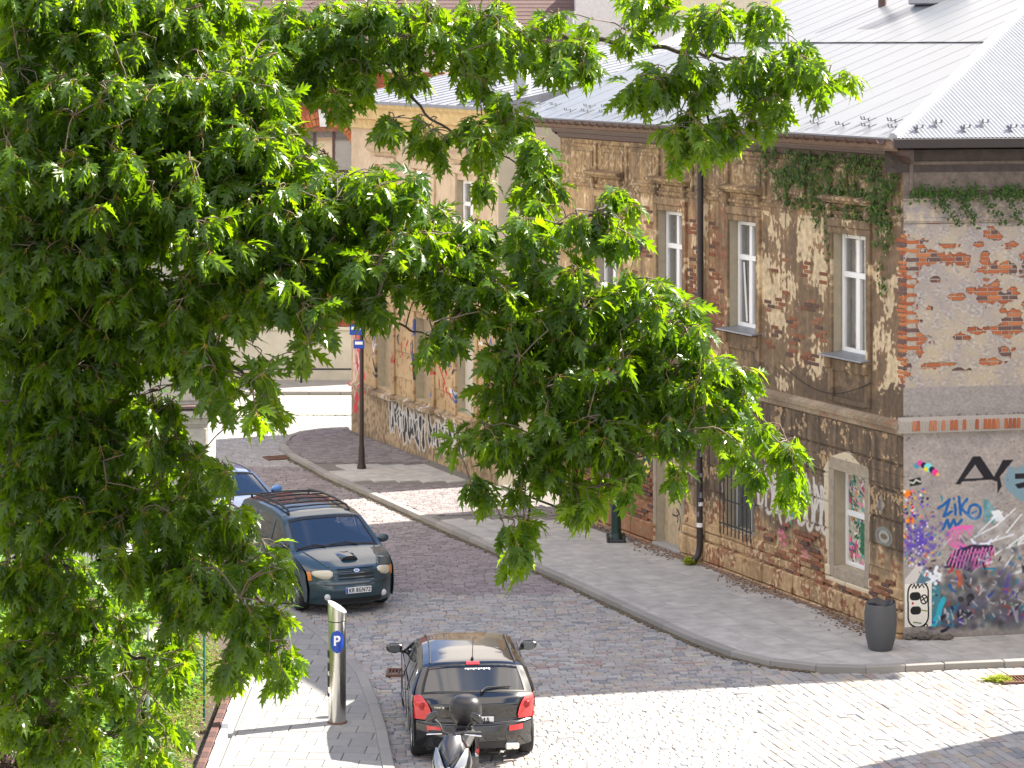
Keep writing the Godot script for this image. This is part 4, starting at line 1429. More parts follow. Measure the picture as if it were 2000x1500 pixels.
	hb.box(Transform3D(Basis(A.e, UPV, A.e.cross(UPV)), hp + UPV * 0.2), Vector3(0.8, 0.6, 0.9), 0.03)
	part("roof_hatch", hb, M.zinc, r)
	# gutter: brown half pipe hung on scalloped clips
	var gt := part("gutter", null_mesh(), M.brown_metal, t)
	var gpts := []
	var gu := MB.new()
	var grow := []
	for q in 7:
		var an := PI + PI * q / 6.0
		var off := A.n * (0.06 + cos(an) * 0.075) + UPV * (sin(an) * 0.075 - 0.03)
		grow.append(PackedVector3Array([a0.lerp(a1, 0.02) + off, a1 + off]))
	gu.grid(grow, a0.lerp(a1, 0.5) + UPV * 0.5)
	part("trough", gu, M.brown_metal, gt)
	s = 0.3
	while s < L:
		var c := MB.new()
		var f := a0.lerp(a1, s / L)
		var cp := []
		for q in 6:
			var an := PI * 1.05 + PI * 0.9 * q / 5.0
			cp.append(f + A.n * (0.06 + cos(an) * 0.083) + UPV * (sin(an) * 0.083 - 0.03))
		c.tube(cp, [0.013], 5)
		part("clip", c, M.brown_light, gt)
		s += 0.34
	var fa := MB.new()
	fa.bar(a0 + A.n * -0.06 - UPV * 0.13, a1 + A.n * -0.06 - UPV * 0.13, 0.05, 0.18)
	part("fascia", fa, M.wood_brown, gt)
	var ft := MB.new()
	var b1 := cor + B.e * 9.0
	ft.bar(cor + B.n * 0.03 - UPV * 0.09, b1 + B.n * 0.03 - UPV * 0.09, 0.08, 0.16, UPV, 0.01)
	part("end_gutter", ft, M.dark_pipe, gt)
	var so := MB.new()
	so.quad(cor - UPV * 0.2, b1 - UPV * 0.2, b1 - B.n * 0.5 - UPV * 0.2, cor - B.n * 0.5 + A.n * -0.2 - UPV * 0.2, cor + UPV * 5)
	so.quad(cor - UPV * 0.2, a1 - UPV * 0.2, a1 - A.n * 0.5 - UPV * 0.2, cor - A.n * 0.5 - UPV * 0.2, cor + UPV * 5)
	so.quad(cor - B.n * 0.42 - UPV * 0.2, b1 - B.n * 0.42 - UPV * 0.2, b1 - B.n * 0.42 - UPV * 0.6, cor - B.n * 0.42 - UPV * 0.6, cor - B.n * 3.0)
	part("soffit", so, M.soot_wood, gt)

# ------------------------------------------------------------------ the other houses
func lane_house() -> void:
	# ochre house further up the lane, in line with the tenement
	var A := Wall.new(Vector3(6.62, 0, -43.29) + ALONG * 16.6, ALONG, -ACROSS, 9.3, 8.6)
	var t := thing("ochre_house", "ochre plastered house further up the lane with graffiti covered plinth", "building")
	var pm := wall_material("ochre_render", lane_paint())
	var hs := []
	for i in 3:
		hs.append([1.3 + i * 2.55, 1.35, 2.35 + i * 2.55, 3.35])
		hs.append([1.3 + i * 2.55, 5.2, 2.35 + i * 2.55, 6.85])
	A.l = 9.8
	A.h = 9.0
	var m := A.mb()
	A.l = 9.3
	A.h = 8.6
	A.face(m, hs, 0.3, -0.3)
	A.l = 9.8
	A.h = 9.0
	for q in hs:
		var rv := MB.new()
		A.reveal(rv, q, 0.3)
		part("reveal", rv, M.reveal, t)
	var w := part("front_wall", m, pm, t)
	var sd := MB.new()
	sd.quad(A.p(0, -0.3), A.p(0, 8.6), A.p(0, 8.6, -10), A.p(0, -0.3, -10), A.p(5, 4, -4))
	sd.quad(A.p(9.3, -0.3), A.p(9.3, 8.6), A.p(9.3, 8.6, -10), A.p(9.3, -0.3, -10), A.p(5, 4, -4))
	sd.quad(A.p(0, -0.3, -10), A.p(0, 8.6, -10), A.p(9.3, 8.6, -10), A.p(9.3, -0.3, -10), A.p(5, 4, -4))
	part("side_wall", sd, M.cream_wall, t)
	part("plinth_moulding", moulded(A, 0, 9.3, 1.12, [[0, 0], [0.02, 0.08], [0.1, 0.1], [0.16, 0]]), pm, w)
	part("string_course", moulded(A, 0, 9.3, 4.3, [[0, 0], [0.02, 0.1], [0.12, 0.14], [0.2, 0]]), pm, w)
	part("cornice", moulded(A, -0.1, 9.4, 7.85, [[0, 0], [0.05, 0.1], [0.25, 0.12], [0.3, 0.25], [0.55, 0.32], [0.62, 0.4], [0.72, 0.4], [0.75, 0]]), pm, w)
	for q in hs:
		var f := A.mb()
		A.block(f, q[0] - 0.2, q[1] - 0.1, q[0], q[3] + 0.15, -0.01, 0.07, 0.015)
		A.block(f, q[2], q[1] - 0.1, q[2] + 0.2, q[3] + 0.15, -0.01, 0.07, 0.015)
		A.block(f, q[0] - 0.2, q[3] + 0.15, q[2] + 0.2, q[3] + 0.35, -0.01, 0.09, 0.015)
		A.block(f, q[0] - 0.3, q[1] - 0.22, q[2] + 0.3, q[1] - 0.1, -0.01, 0.22, 0.02)
		part("window_surround", f, pm, t)
		if q[1] > 4:
			part("window_hood", moulded(A, q[0] - 0.35, q[2] + 0.35, q[3] + 0.45, [[0, 0], [0.03, 0.14], [0.1, 0.2], [0.16, 0.24], [0.22, 0]]), pm, t)
			casement(A, q, 0.18, t)
		else:
			var b := A.mb()
			A.block(b, q[0], q[1], q[2], q[3], -0.26, -0.2)
			part("boarded_window", b, M.board_pale if q[0] < 3 else M.board_tan, t)
			if q[0] < 2:
				var rd := A.mb()
				A.block(rd, q[0] + 0.2, q[1] + 0.4, q[0] + 0.55, q[3] - 0.3, -0.2, -0.18)
				part("red_panel", rd, M.red_paint, t)
	for i in 9:
		for y in [1.9, 2.5, 3.1, 3.7]:
			pass
	for y in [1.75, 2.4, 3.05, 3.7]:
		for q in A.rects(0.1, y, 9.2, y + 0.55, hs.map(func(h): return [h[0] - 0.22, h[1] - 0.3, h[2] + 0.22, h[3] + 0.4])):
			if q[2] - q[0] > 0.12 and q[3] - q[1] > 0.1:
				var b := A.mb()
				A.block(b, q[0] + 0.01, q[1], q[2] - 0.01, q[3], -0.01, 0.03, 0.012)
				part("stone_course", b, pm, w)
	# shallow grey sheet roof
	var rf := MB.new()
	var k := 0.2
	var e0 := A.p(-0.15, 8.62, 0.45)
	var e1 := A.p(9.45, 8.62, 0.45)
	var up := -A.n + UPV * k
	rf.quad(e0, e1, e1 + up * 7, e0 + up * 7, A.p(5, 0, -3))
	rf.quad(e0, e1, e1 - UPV * 0.08, e0 - UPV * 0.08, A.p(5, 8.6, -3))
	rf.quad(e0, e0 + up * 7, e0 + up * 7 - UPV * 1.4, e0 - UPV * 0.08, A.p(5, 8.6, -3))
	rf.quad(e0 - UPV * 0.08, e1 - UPV * 0.08, e1 - A.n * 0.5 - UPV * 0.08, e0 - A.n * 0.5 - UPV * 0.08, A.p(5, 20, -3))
	var r := part("roof", rf, M.slate_sheet, t)
	for i in 16:
		var g := MB.new()
		var f := e0.lerp(e1, (i + 0.5) / 16.0)
		g.bar(f + UPV * 0.012, f + up * 7 + UPV * 0.004, 0.02, 0.016)
		part("seam", g, M.slate_sheet, r)
	var du := MB.new()
	var db := e0 + up * 1.4 + A.e * 0.9
	du.tube([db - UPV * 0.1, db + UPV * 0.5, db + UPV * 0.75 + A.e * 0.3, db + UPV * 0.6 + A.e * 0.8], [0.2], 12)
	part("vent_duct", du, M.zinc, r)

func brick_house() -> void:
	# red brick house across the far street
	var z := -76.6
	var W := Wall.new(Vector3(-14.5, 0, z), Vector3(1, 0, 0), Vector3(0, 0, 1), 12.5, 9.6)
	var t := thing("red_brick_house", "red brick house across the far street with arched windows and cream base", "building")
	var wins := []
	for i in 4:
		wins.append([7.96 + (i - 2) * 2.95, 5.9, 9.76 + (i - 2) * 2.95, 7.45])
	var m := W.mb()
	W.face(m, wins, 0.3, 1.55)
	for q in wins:
		W.reveal(m, q, 0.3)
	var w := part("front_wall", m, M.mortar_red, t)
	var bs := MB.new()
	W.block(bs, -0.1, -0.4, 12.6, 1.5, -0.3, 0.08, 0.02)
	W.block(bs, -0.1, 1.5, 12.6, 1.6, -0.3, 0.14, 0.02)
	part("cream_base", bs, M.cream_wall, t)
	# bricks, left out where the openings and their arches are
	var xs := []
	var cs := []
	var bm := brick_mesh(0.245, 0.064, 0.04)
	var row := 0
	var y := 1.66
	while y < 9.3:
		var s := 5.0 + 0.13 * (row % 2)
		while s < 12.3:
			var free := true
			for q in wins:
				var c := Vector2((q[0] + q[2]) / 2, 6.75)
				if s + 0.25 > q[0] - 0.02 and s < q[2] + 0.02 and y > q[1] - 0.05 and y < 7.3:
					free = false
				if Vector2(s + 0.12, y).distance_to(c) < 1.32 and y > 6.7:
					free = false
			if free:
				xs.append(Transform3D(Basis(), W.p(s + 0.125, y, -0.005 + R.randf_range(-0.004, 0.004))))
				cs.append([Color(0.36, 0.085, 0.04), Color(0.42, 0.11, 0.05), Color(0.30, 0.07, 0.04)][R.randi() % 3])
			s += 0.258
		y += 0.077
		row += 1
	many("bricks", bm, M.brick_tint, xs, w, cs)
	for q in wins:
		var cx: float = (q[0] + q[2]) / 2
		var win := part("arched_window", null_mesh(), M.frame_dark, t)
		# arch of voussoirs with a white keystone
		for ring in 2:
			var n := 20
			for i in n:
				var an := PI * (0.14 + 0.72 * (i + 0.5) / n)
				var rad := 0.98 + ring * 0.21
				if absf(an - PI / 2) < 0.12:
					continue
				var b := MB.new()
				var d := Vector3(cos(an), sin(an), 0)
				b.box(Transform3D(Basis(d, Vector3(-d.y, d.x, 0), Vector3(0, 0, 1)), W.p(cx, 6.75, 0.03 - ring * 0.012) + d * rad), Vector3(0.19, rad * PI * 0.72 / n - 0.014, 0.08), 0.008)
				part("arch_brick", b, M["brick%d" % (0 if i % 3 else 3)], t)
		var ks := MB.new()
		ks.prism(PackedVector2Array([Vector2(-0.10, 0.84), Vector2(0.10, 0.84), Vector2(0.15, 1.36), Vector2(-0.15, 1.36)]), 0.14, Transform3D(Basis(), W.p(cx, 6.75, 0.04)))
		part("keystone", ks, M.white_stone, t)
		var tm := MB.new()
		var tp := PackedVector2Array([Vector2(-1.0, 0.30)])
		for i in 13:
			var an2 := PI * (0.86 - 0.72 * i / 12.0)
			tp.append(Vector2(cos(an2) * 0.88, sin(an2) * 0.88))
		tp.append(Vector2(1.0, 0.30))
		tp.append(Vector2(1.0, 0.9))
		tp.append(Vector2(-1.0, 0.9))
		tm.prism(tp, 0.04, Transform3D(Basis(), W.p(cx, 6.75, -0.02)))
		part("arch_infill", tm, M.mortar_red, t)
		var gl := MB.new()
		W.block(gl, q[0], q[1], q[2], q[3], -0.30, -0.28)
		part("pane", gl, M.pane, win)
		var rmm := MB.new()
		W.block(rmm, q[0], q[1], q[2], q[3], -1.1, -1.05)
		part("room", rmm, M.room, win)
		var fr := MB.new()
		for k in 4:
			var sx: float = q[0] + 0.04 + k * 0.573
			W.block(fr, sx - 0.04, q[1], sx + 0.04, q[3], -0.29, -0.2, 0.006)
		W.block(fr, q[0] + 0.09, 6.2, q[2] - 0.09, 6.28, -0.285, -0.21, 0.006)
		part("frame", fr, M.frame_dark, win)
		var bl := MB.new()
		W.block(bl, q[0] + 0.68, q[1] + 0.3, q[0] + 1.15, q[3] - 0.2, -0.45, -0.44)
		part("blind", bl, M.blind_ochre, win)
	part("eaves_cornice", moulded(W, -0.1, 12.6, 9.2, [[0, 0], [0.1, 0.1], [0.25, 0.14], [0.3, 0.3], [0.4, 0.3], [0.4, 0]]), M.white_stone, t)
	var sw := MB.new()
	sw.quad(W.p(12.5, -0.4), W.p(12.5, 9.6), W.p(12.5, 9.6, -8), W.p(12.5, -0.4, -8), W.p(5, 4, -4))
	part("side_wall", sw, M.mortar_red, t)
	# iron fence rail on the pavement before it
	var rl := thing("kerb_rail", "thin dark metal rail on the pavement before the cream base", "rail")
	var rb := MB.new()
	rb.bar(Vector3(-12, 0.42, -75.9), Vector3(-4.3, 0.42, -75.9), 0.05, 0.05)
	part("rail", rb, M.iron, rl)
	for i in 5:
		var g := MB.new()
		g.tube([Vector3(-11.5 + i * 1.75, 0, -75.9), Vector3(-11.5 + i * 1.75, 0.42, -75.9)], [0.035], 8)
		part("post", g, M.iron, rl)

func far_roofs() -> void:
	# faded terracotta roof high behind
	var t := thing("terracotta_roofed_hall", "long hall behind the houses with a faded pinkish brown tiled roof", "building")
	var body := MB.new()
	body.bx(Vector3(-5.2, 4.6, -98), Vector3(17, 9.3, 8))
	part("wall", body, M.cream_wall, t)
	var sl := Vector3(0, 0.62, -0.78).normalized()
	var nr := 34
	for i in nr:
		var b := MB.new()
		var c := Vector3(-5.2, 9.2, -93.6) + sl * (i * 0.24 + 0.12) + Vector3(0, 0.78, 0.62).normalized() * 0.0
		b.box(Transform3D(Basis(Vector3(1, 0, 0), Vector3(0, sl.z * -1.0, sl.y).normalized(), sl).orthonormalized() * Basis(Vector3(1, 0, 0), 0.06), c), Vector3(17.6, 0.03, 0.27))
		part("tile_course", b, M["terracotta%d" % (i % 2)], t)
	# grey felt roofs with gables and a white dormer wall
	var g := thing("grey_roofed_house", "low house with beige felt roof and white parapet behind the metal roof", "building")
	var gb := MB.new()
	gb.box(Transform3D(Basis(UPV, 0.43), Vector3(8.9, 4.2, -86)), Vector3(10.5, 8.4, 10))
	part("wall", gb, M.cream_wall, g)
	var rf := MB.new()
	var pr := PackedVector2Array([Vector2(-5.4, 0), Vector2(5.4, 0), Vector2(0.4, 2.35)])
	rf.prism(pr, 10.4, Transform3D(Basis(UPV, 0.43), Vector3(8.4, 8.4, -86)))
	part("roof", rf, M.felt_pale, g)
	var vt := MB.new()
	vt.tube([Vector3(1.9, 8.0, -83), Vector3(1.9, 11.0, -83)], [0.13], 12)
	vt.tube([Vector3(1.9, 11.0, -83), Vector3(1.9, 11.12, -83)], [0.17], 12)
	part("flue", vt, M.zinc, g)
	var d := thing("dark_roofed_house", "house with dark sheet roof and white gabled parapet at the skyline", "building")
	var dbx := MB.new()
	dbx.bx(Vector3(8.3, 4.4, -98), Vector3(13, 8.8, 6))
	part("wall", dbx, M.cream_wall, d)
	var dr := MB.new()
	dr.prism(PackedVector2Array([Vector2(-3.4, 0), Vector2(3.4, 0), Vector2(0, 2.4)]), 13.6, Transform3D(Basis(UPV, PI / 2), Vector3(8.3, 8.8, -98)))
	part("roof", dr, M.dark_felt, d)
	var wg := MB.new()
	wg.prism(PackedVector2Array([Vector2(-1.5, -1.0), Vector2(1.5, -1.0), Vector2(1.5, 1.2), Vector2(0, 2.0), Vector2(-1.5, 1.2)]), 2.5, Transform3D(Basis(), Vector3(11.4, 10.5, -95.2)))
	part("dormer", wg, M.white_stone, d)
	var wt := MB.new()
	wt.bx(Vector3(3.45, 11.2, -96), Vector3(2.2, 2.4, 3.0), 0.03)
	part("chimney_block", wt, M.white_stone, d)
	var rest := thing("cream_block", "tall pale cream block closing the view at the very back", "building")
	var rb := MB.new()
	rb.bx(Vector3(10, 7.5, -112), Vector3(34, 15, 6))
	part("wall", rb, M.cream_wall, rest)
	# grey rendered wall in the gap beside the tenement
	var y := thing("yard_house", "plain grey rendered house set back in the gap beside the tenement", "building")
	var yb := MB.new()
	var yw := Wall.new(Vector3(6.62, 0, -43.29) + ALONG * 13.5 + ACROSS * 7.5, ALONG, -ACROSS, 4.0, 8.0)
	yb.quad(yw.p(-1.0, 0), yw.p(4.5, 0), yw.p(4.5, 2.4), yw.p(-1.0, 2.4), yw.p(2, 3, -3))
	part("wall", yb, M.grey_wall, y)

func left_house() -> void:
	# pale stone corner on the left of the lane
	var c := Vector3(-6.05, 0, -50.9)
	var F := Wall.new(c, Vector3(-1, 0, 0.12), Vector3(0.12, 0, 1), 9.0, 6.4)
	var S := Wall.new(c + Vector3(0.14, 0, -0.16), ALONG, ACROSS, 11.0, 6.4)
	var t := thing("stone_house", "pale stone corner of a low house on the left kerb behind the oak", "building")
	var m := MB.new()
	m.quad(F.p(0, -0.3), F.p(9, -0.3), F.p(9, 6.4), F.p(0, 6.4), F.p(4, 3, -3))
	part("front_wall", m, M.stone_pale, t)
	var s := MB.new()
	s.quad(S.p(0, -0.3), S.p(11, -0.3), S.p(11, 6.4), S.p(0, 6.4), S.p(4, 3, -3))
	s.quad(S.p(11, -0.3), S.p(11, 6.4), F.p(9, 6.4, -10), F.p(9, -0.3, -10), F.p(4, 3, -3))
	part("lane_wall", s, M.sunlit_stone, t)
	var ch := MB.new()
	ch.quad(F.p(0, -0.3), S.p(0, -0.3), S.p(0, 6.4), F.p(0, 6.4), F.p(2, 3, -3))
	part("corner_chamfer", ch, M.sunlit_stone, t)  # sun-facing faces coloured paler than the shaded front wall
	for y in [0.62, 1.25, 1.85, 2.95, 3.5, 4.1]:
		var g := MB.new()
		F.block(g, 0.02, y, 8.9, y + 0.56, -0.01, 0.035, 0.015)
		part("stone_course", g, M.stone_pale, t)
	part("ledge", moulded(F, -0.02, 9, 2.48, [[0, 0], [0.02, 0.1], [0.12, 0.12], [0.16, 0.24], [0.3, 0.26], [0.34, 0]]), M.stone_pale, t)
	var tl := MB.new()
	F.block(tl, -0.05, 2.83, 9, 2.88, -0.01, 0.28)
	part("tile_edge", tl, M.terracotta0, t)
	part("cornice", moulded(F, -0.02, 9, 5.9, [[0, 0], [0.1, 0.12], [0.3, 0.2], [0.45, 0.3], [0.5, 0]]), M.stone_pale, t)
	var rf := MB.new()
	rf.quad(F.p(0, 6.4, 0.2), F.p(9, 6.4, 0.2), F.p(9, 6.6, -10), S.p(11, 6.6, 0.0), F.p(4, 0, -3))
	rf.quad(F.p(0, 6.4, 0.2), S.p(0, 6.4, 0.2), S.p(11, 6.6, 0.2), S.p(11, 6.6, 0), F.p(4, 0, -3))
	part("roof", rf, M.slate_sheet, t)

func shade_house() -> void:
	# house off to the right, across the side street, whose shadow lies on the cobbles
	var t := thing("side_street_house", "plain house across the side street off the right edge, shading the cobbles", "building")
	var m := MB.new()
	var a := Vector3(9.5, 0, -37.2)
	var b := Vector3(16.0, 0, -41.8)
	var c := Vector3(20, 0, -36)
	var d := Vector3(13.5, 0, -31.4)
	var mid := (a + c) / 2 + UPV * 3
	for q in [[a, b], [b, c], [c, d], [d, a]]:
		m.quad(q[0] - UPV * 0.3, q[1] - UPV * 0.3, q[1] + UPV * 6, q[0] + UPV * 6, mid)
	part("wall", m, M.cream_wall, t)
	var r := MB.new()
	r.quad(a + UPV * 6, b + UPV * 6, c + UPV * 6, d + UPV * 6, mid)
	part("roof", r, M.slate_sheet, t)

# ------------------------------------------------------------------ streets
const RIGHT_KERB := [Vector2(-4.3, -67.2), Vector2(-5.0, -67.0), Vector2(-5.5, -66.5), Vector2(-5.8, -65.6), Vector2(-5.85, -64.3), Vector2(-5.5, -62.8), Vector2(-4.9, -61.3), Vector2(-4.41, -59.95), Vector2(-3.2, -57.3), Vector2(-1.61, -53.7), Vector2(0.97, -48.1), Vector2(2.60, -44.3), Vector2(3.1, -43.2), Vector2(3.6, -42.3), Vector2(4.2, -41.65), Vector2(4.9, -41.3), Vector2(5.7, -41.2), Vector2(7.0, -41.45), Vector2(9.0, -41.75), Vector2(13.0, -42.2)]
const LEFT_KERB := [Vector2(-1.1, -30.0), Vector2(-1.42, -33.5), Vector2(-1.63, -35.46), Vector2(-1.83, -37.45), Vector2(-2.02, -38.9), Vector2(-2.34, -40.9), Vector2(-2.85, -42.66), Vector2(-3.62, -44.8), Vector2(-4.2, -46.1), Vector2(-6.05, -50.2), Vector2(-8.8, -56.2), Vector2(-11.0, -61.0)]
const ROAD_Y := -0.10

func sheet(poly: Array, y: float) -> MB:
	var q := PackedVector2Array(poly)
	var ix := Geometry2D.triangulate_polygon(q)
	var m := MB.new()
	for i in range(0, ix.size(), 3):
		m.tri(Vector3(q[ix[i]].x, y, q[ix[i]].y), Vector3(q[ix[i + 1]].x, y, q[ix[i + 1]].y), Vector3(q[ix[i + 2]].x, y, q[ix[i + 2]].y), Vector3(q[ix[i]].x, y - 5, q[ix[i]].y))
	return m

func kerb(called: String, line: Array, inner: float, parent: Node) -> void:
	# stones about 0.9 m long laid end to end, on the side given by inner
	var pts := []
	for i in line.size() - 1:
		var a: Vector2 = line[i]
		var b: Vector2 = line[i + 1]
		var n := maxi(1, int(round(a.distance_to(b) / 0.85)))
		for k in n:
			pts.append(a.lerp(b, float(k) / n))
	pts.append(line[-1])
	for i in pts.size() - 1:
		var a: Vector2 = pts[i]
		var b: Vector2 = pts[i + 1]
		var d := (b - a).normalized()
		var nrm := Vector2(-d.y, d.x) * inner
		var m := MB.new()
		var mid := (a + b) / 2 + nrm * 0.08
		m.box(Transform3D(Basis(Vector3(d.x, 0, d.y), UPV, Vector3(-d.y, 0, d.x)), Vector3(mid.x, -0.09 + R.randf_range(-0.004, 0.004), mid.y)), Vector3(a.distance_to(b) - 0.008, 0.20, 0.17), 0.012)
		part("kerb_stone", m, M["granite%d" % (R.randi() % 3)], parent)

func inside(p: Vector2, poly: PackedVector2Array) -> bool:
	return Geometry2D.is_point_in_polygon(p, poly)

func slab_mesh(w: float, d: float, h := 0.05) -> ArrayMesh:
	var m := MB.new()
	m.bx(Vector3(0, -h / 2, 0), Vector3(w, h, d), 0.005)
	return m.mesh()

func pave(parent: Node, poly: PackedVector2Array, org: Vector2, ax: Vector2, w: float, d: float, called: String, mats: Array, near_first := true) -> void:
	# running bond of slabs; the 300 nearest are parts, the rest one mass
	var ay := Vector2(-ax.y, ax.x)
	var lo := Vector2(INF, INF)
	var hi := -lo
	for q in poly:
		var l := Vector2((q - org).dot(ax), (q - org).dot(ay))
		lo = lo.min(l)
		hi = hi.max(l)
	var spots := []
	for j in range(int(floor(lo.y / d)), int(ceil(hi.y / d)) + 1):
		var sh := (0.5 * w if posmod(j, 2) else 0.0) + 0.13 * w * posmod(j * 7, 5) / 5.0
		for i in range(int(floor((lo.x - sh) / w)) - 1, int(ceil(hi.x / w)) + 1):
			var c := org + ax * ((i + 0.5) * w + sh) + ay * ((j + 0.5) * d)
			var ok := inside(c, poly)
			for e in [Vector2(-0.46, -0.46), Vector2(0.46, -0.46), Vector2(0.46, 0.46), Vector2(-0.46, 0.46)]:
				ok = ok and inside(c + ax * e.x * w + ay * e.y * d, poly)
			if ok:
				spots.append(c)
			else:
				var q4 := PackedVector2Array()
				for e in [Vector2(-0.5, -0.5), Vector2(0.5, -0.5), Vector2(0.5, 0.5), Vector2(-0.5, 0.5)]:
					q4.append(c + ax * e.x * (w - 0.008) + ay * e.y * (d - 0.008))
				for cut in Geometry2D.intersect_polygons(q4, poly):
					if cut.size() >= 3 and c.y > -52.0:
						var lo2 := cut[0]
						var hi2 := cut[0]
						for p in cut:
							lo2 = lo2.min(p)
							hi2 = hi2.max(p)
						if (hi2 - lo2).x > 0.04 and (hi2 - lo2).y > 0.04:
							var cm := MB.new()
							cm.prism(cut, 0.05, Transform3D(Basis(Vector3(1, 0, 0), Vector3(0, 0, 1), Vector3(0, -1, 0)), Vector3(0, -0.025, 0)))
							part(called, cm, mats[R.randi() % mats.size()], parent)
	spots.sort_custom(func(a, b): return a.y > b.y)
	var mesh := slab_mesh(w - 0.013, d - 0.013)
	var bas := Basis(Vector3(ax.x, 0, ax.y), UPV, Vector3(ay.x, 0, ay.y))
	var rest := []
	for i in spots.size():
		var x := Transform3D(bas * Basis(Vector3(1, 0, 0), R.randf_range(-0.003, 0.003)), Vector3(spots[i].x, R.randf_range(-0.0015, 0.0015), spots[i].y))
		if i < 300:
			var o := part(called, mesh, mats[R.randi() % mats.size()], parent)
			o.transform = x
		else:
			rest.append(x)
	if rest.size():
		many("far_slabs", mesh, mats[0], rest, parent)

func sett_mesh(v: int) -> ArrayMesh:
	# worn granite sett: domed top, rounded edges
	var m := MB.new()
	var rows := []
	var r := RandomNumberGenerator.new()
	r.seed = 100 + v
	var jit := []
	for i in 16:
		jit.append(Vector3(r.randf_range(-0.04, 0.04), 0, r.randf_range(-0.04, 0.04)))
	var at := [-0.5, -0.40, 0.40, 0.5]
	for i in 4:
		var row := PackedVector3Array()
		for j in 4:
			var edge: bool = i == 0 or i == 3 or j == 0 or j == 3
			var p := Vector3(at[i], 0.0 if not edge else -0.009, at[j])
			if i in [0, 3] and j in [0, 3]:
				p = Vector3(at[i] * 0.94, -0.012, at[j] * 0.94)
			p += jit[i * 4 + j] * (0.8 if edge else 1.0)
			p.y += r.randf_range(-0.002, 0.002)
			row.append(p)
		rows.append(row)
	m.grid(rows, Vector3(0, -5, 0))
	# skirts down into the joint
	for side in 4:
		for k in 3:
			var a: Vector3
			var b: Vector3
			match side:
				0: a = rows[0][k]; b = rows[0][k + 1]
				1: a = rows[3][k]; b = rows[3][k + 1]
				2: a = rows[k][0]; b = rows[k + 1][0]
				3: a = rows[k][3]; b = rows[k + 1][3]
			m.quad(a, b, b - UPV * 0.05, a - UPV * 0.05, Vector3(0, -0.03, 0))
	return m.mesh()

func setts(parent: Node, poly: PackedVector2Array, org: Vector2, ax: Vector2, row_d: float, tint: Callable, n_parts: int, warp := 0.0) -> void:
	var ay := Vector2(-ax.y, ax.x)
	var lo := Vector2(INF, INF)
	var hi := -lo
	for q in poly:
		var l := Vector2((q - org).dot(ax), (q - org).dot(ay))
		lo = lo.min(l)
		hi = hi.max(l)
	var vars := []
	for v in 5:
		vars.append(sett_mesh(v))
	var xs := [[], [], [], [], []]
	var cs := [[], [], [], [], []]
	var parts := []
	var y := lo.y
	while y < hi.y:
		var d := row_d * R.randf_range(0.9, 1.12)
		var x := lo.x + R.randf() * 0.2
		while x < hi.x:
			var w := row_d * R.randf_range(1.2, 2.3)
			var c := org + ax * (x + w / 2) + ay * (y + d / 2 + warp * sin((x + 1.3) * 0.9) )
			if inside(c, poly):
				var v := R.randi() % 5
				var t := Transform3D(Basis(Vector3(ax.x, 0, ax.y), UPV, Vector3(ay.x, 0, ay.y)) * Basis(UPV, R.randfn(0, 0.02)) * Basis(Vector3(1, 0, 0), R.randfn(0, 0.008)) * Basis(Vector3(0, 0, 1), R.randfn(0, 0.008)) * Basis.from_scale(Vector3(w - 0.010, 1, d - 0.010)), Vector3(c.x, ROAD_Y + R.randfn(0, 0.003), c.y))
				if parts.size() < n_parts and c.y > -43.0 and c.y < -34.8 and absf(c.x) < -c.y * 0.19 and R.randf() < 0.5:
					parts.append([t, v, c])
				else:
					xs[v].append(t)
					cs[v].append(tint.call(c))
			x += w
		y += d
	for v in 5:
		many("cobbles", vars[v], M.sett_tint, xs[v], parent, cs[v])
	for q in parts:
		var c: Color = tint.call(q[2])
		var lum := (c.r + c.g + c.b) / 3.0
		var k := 0 if lum < 0.2 else (1 if lum < 0.27 else (2 if lum < 0.33 else 3))
		if c.r > c.b * 1.25:
			k = 4
		var o := part("cobble", vars[q[1]], M["sett%d" % k], parent)
		o.transform = q[0]

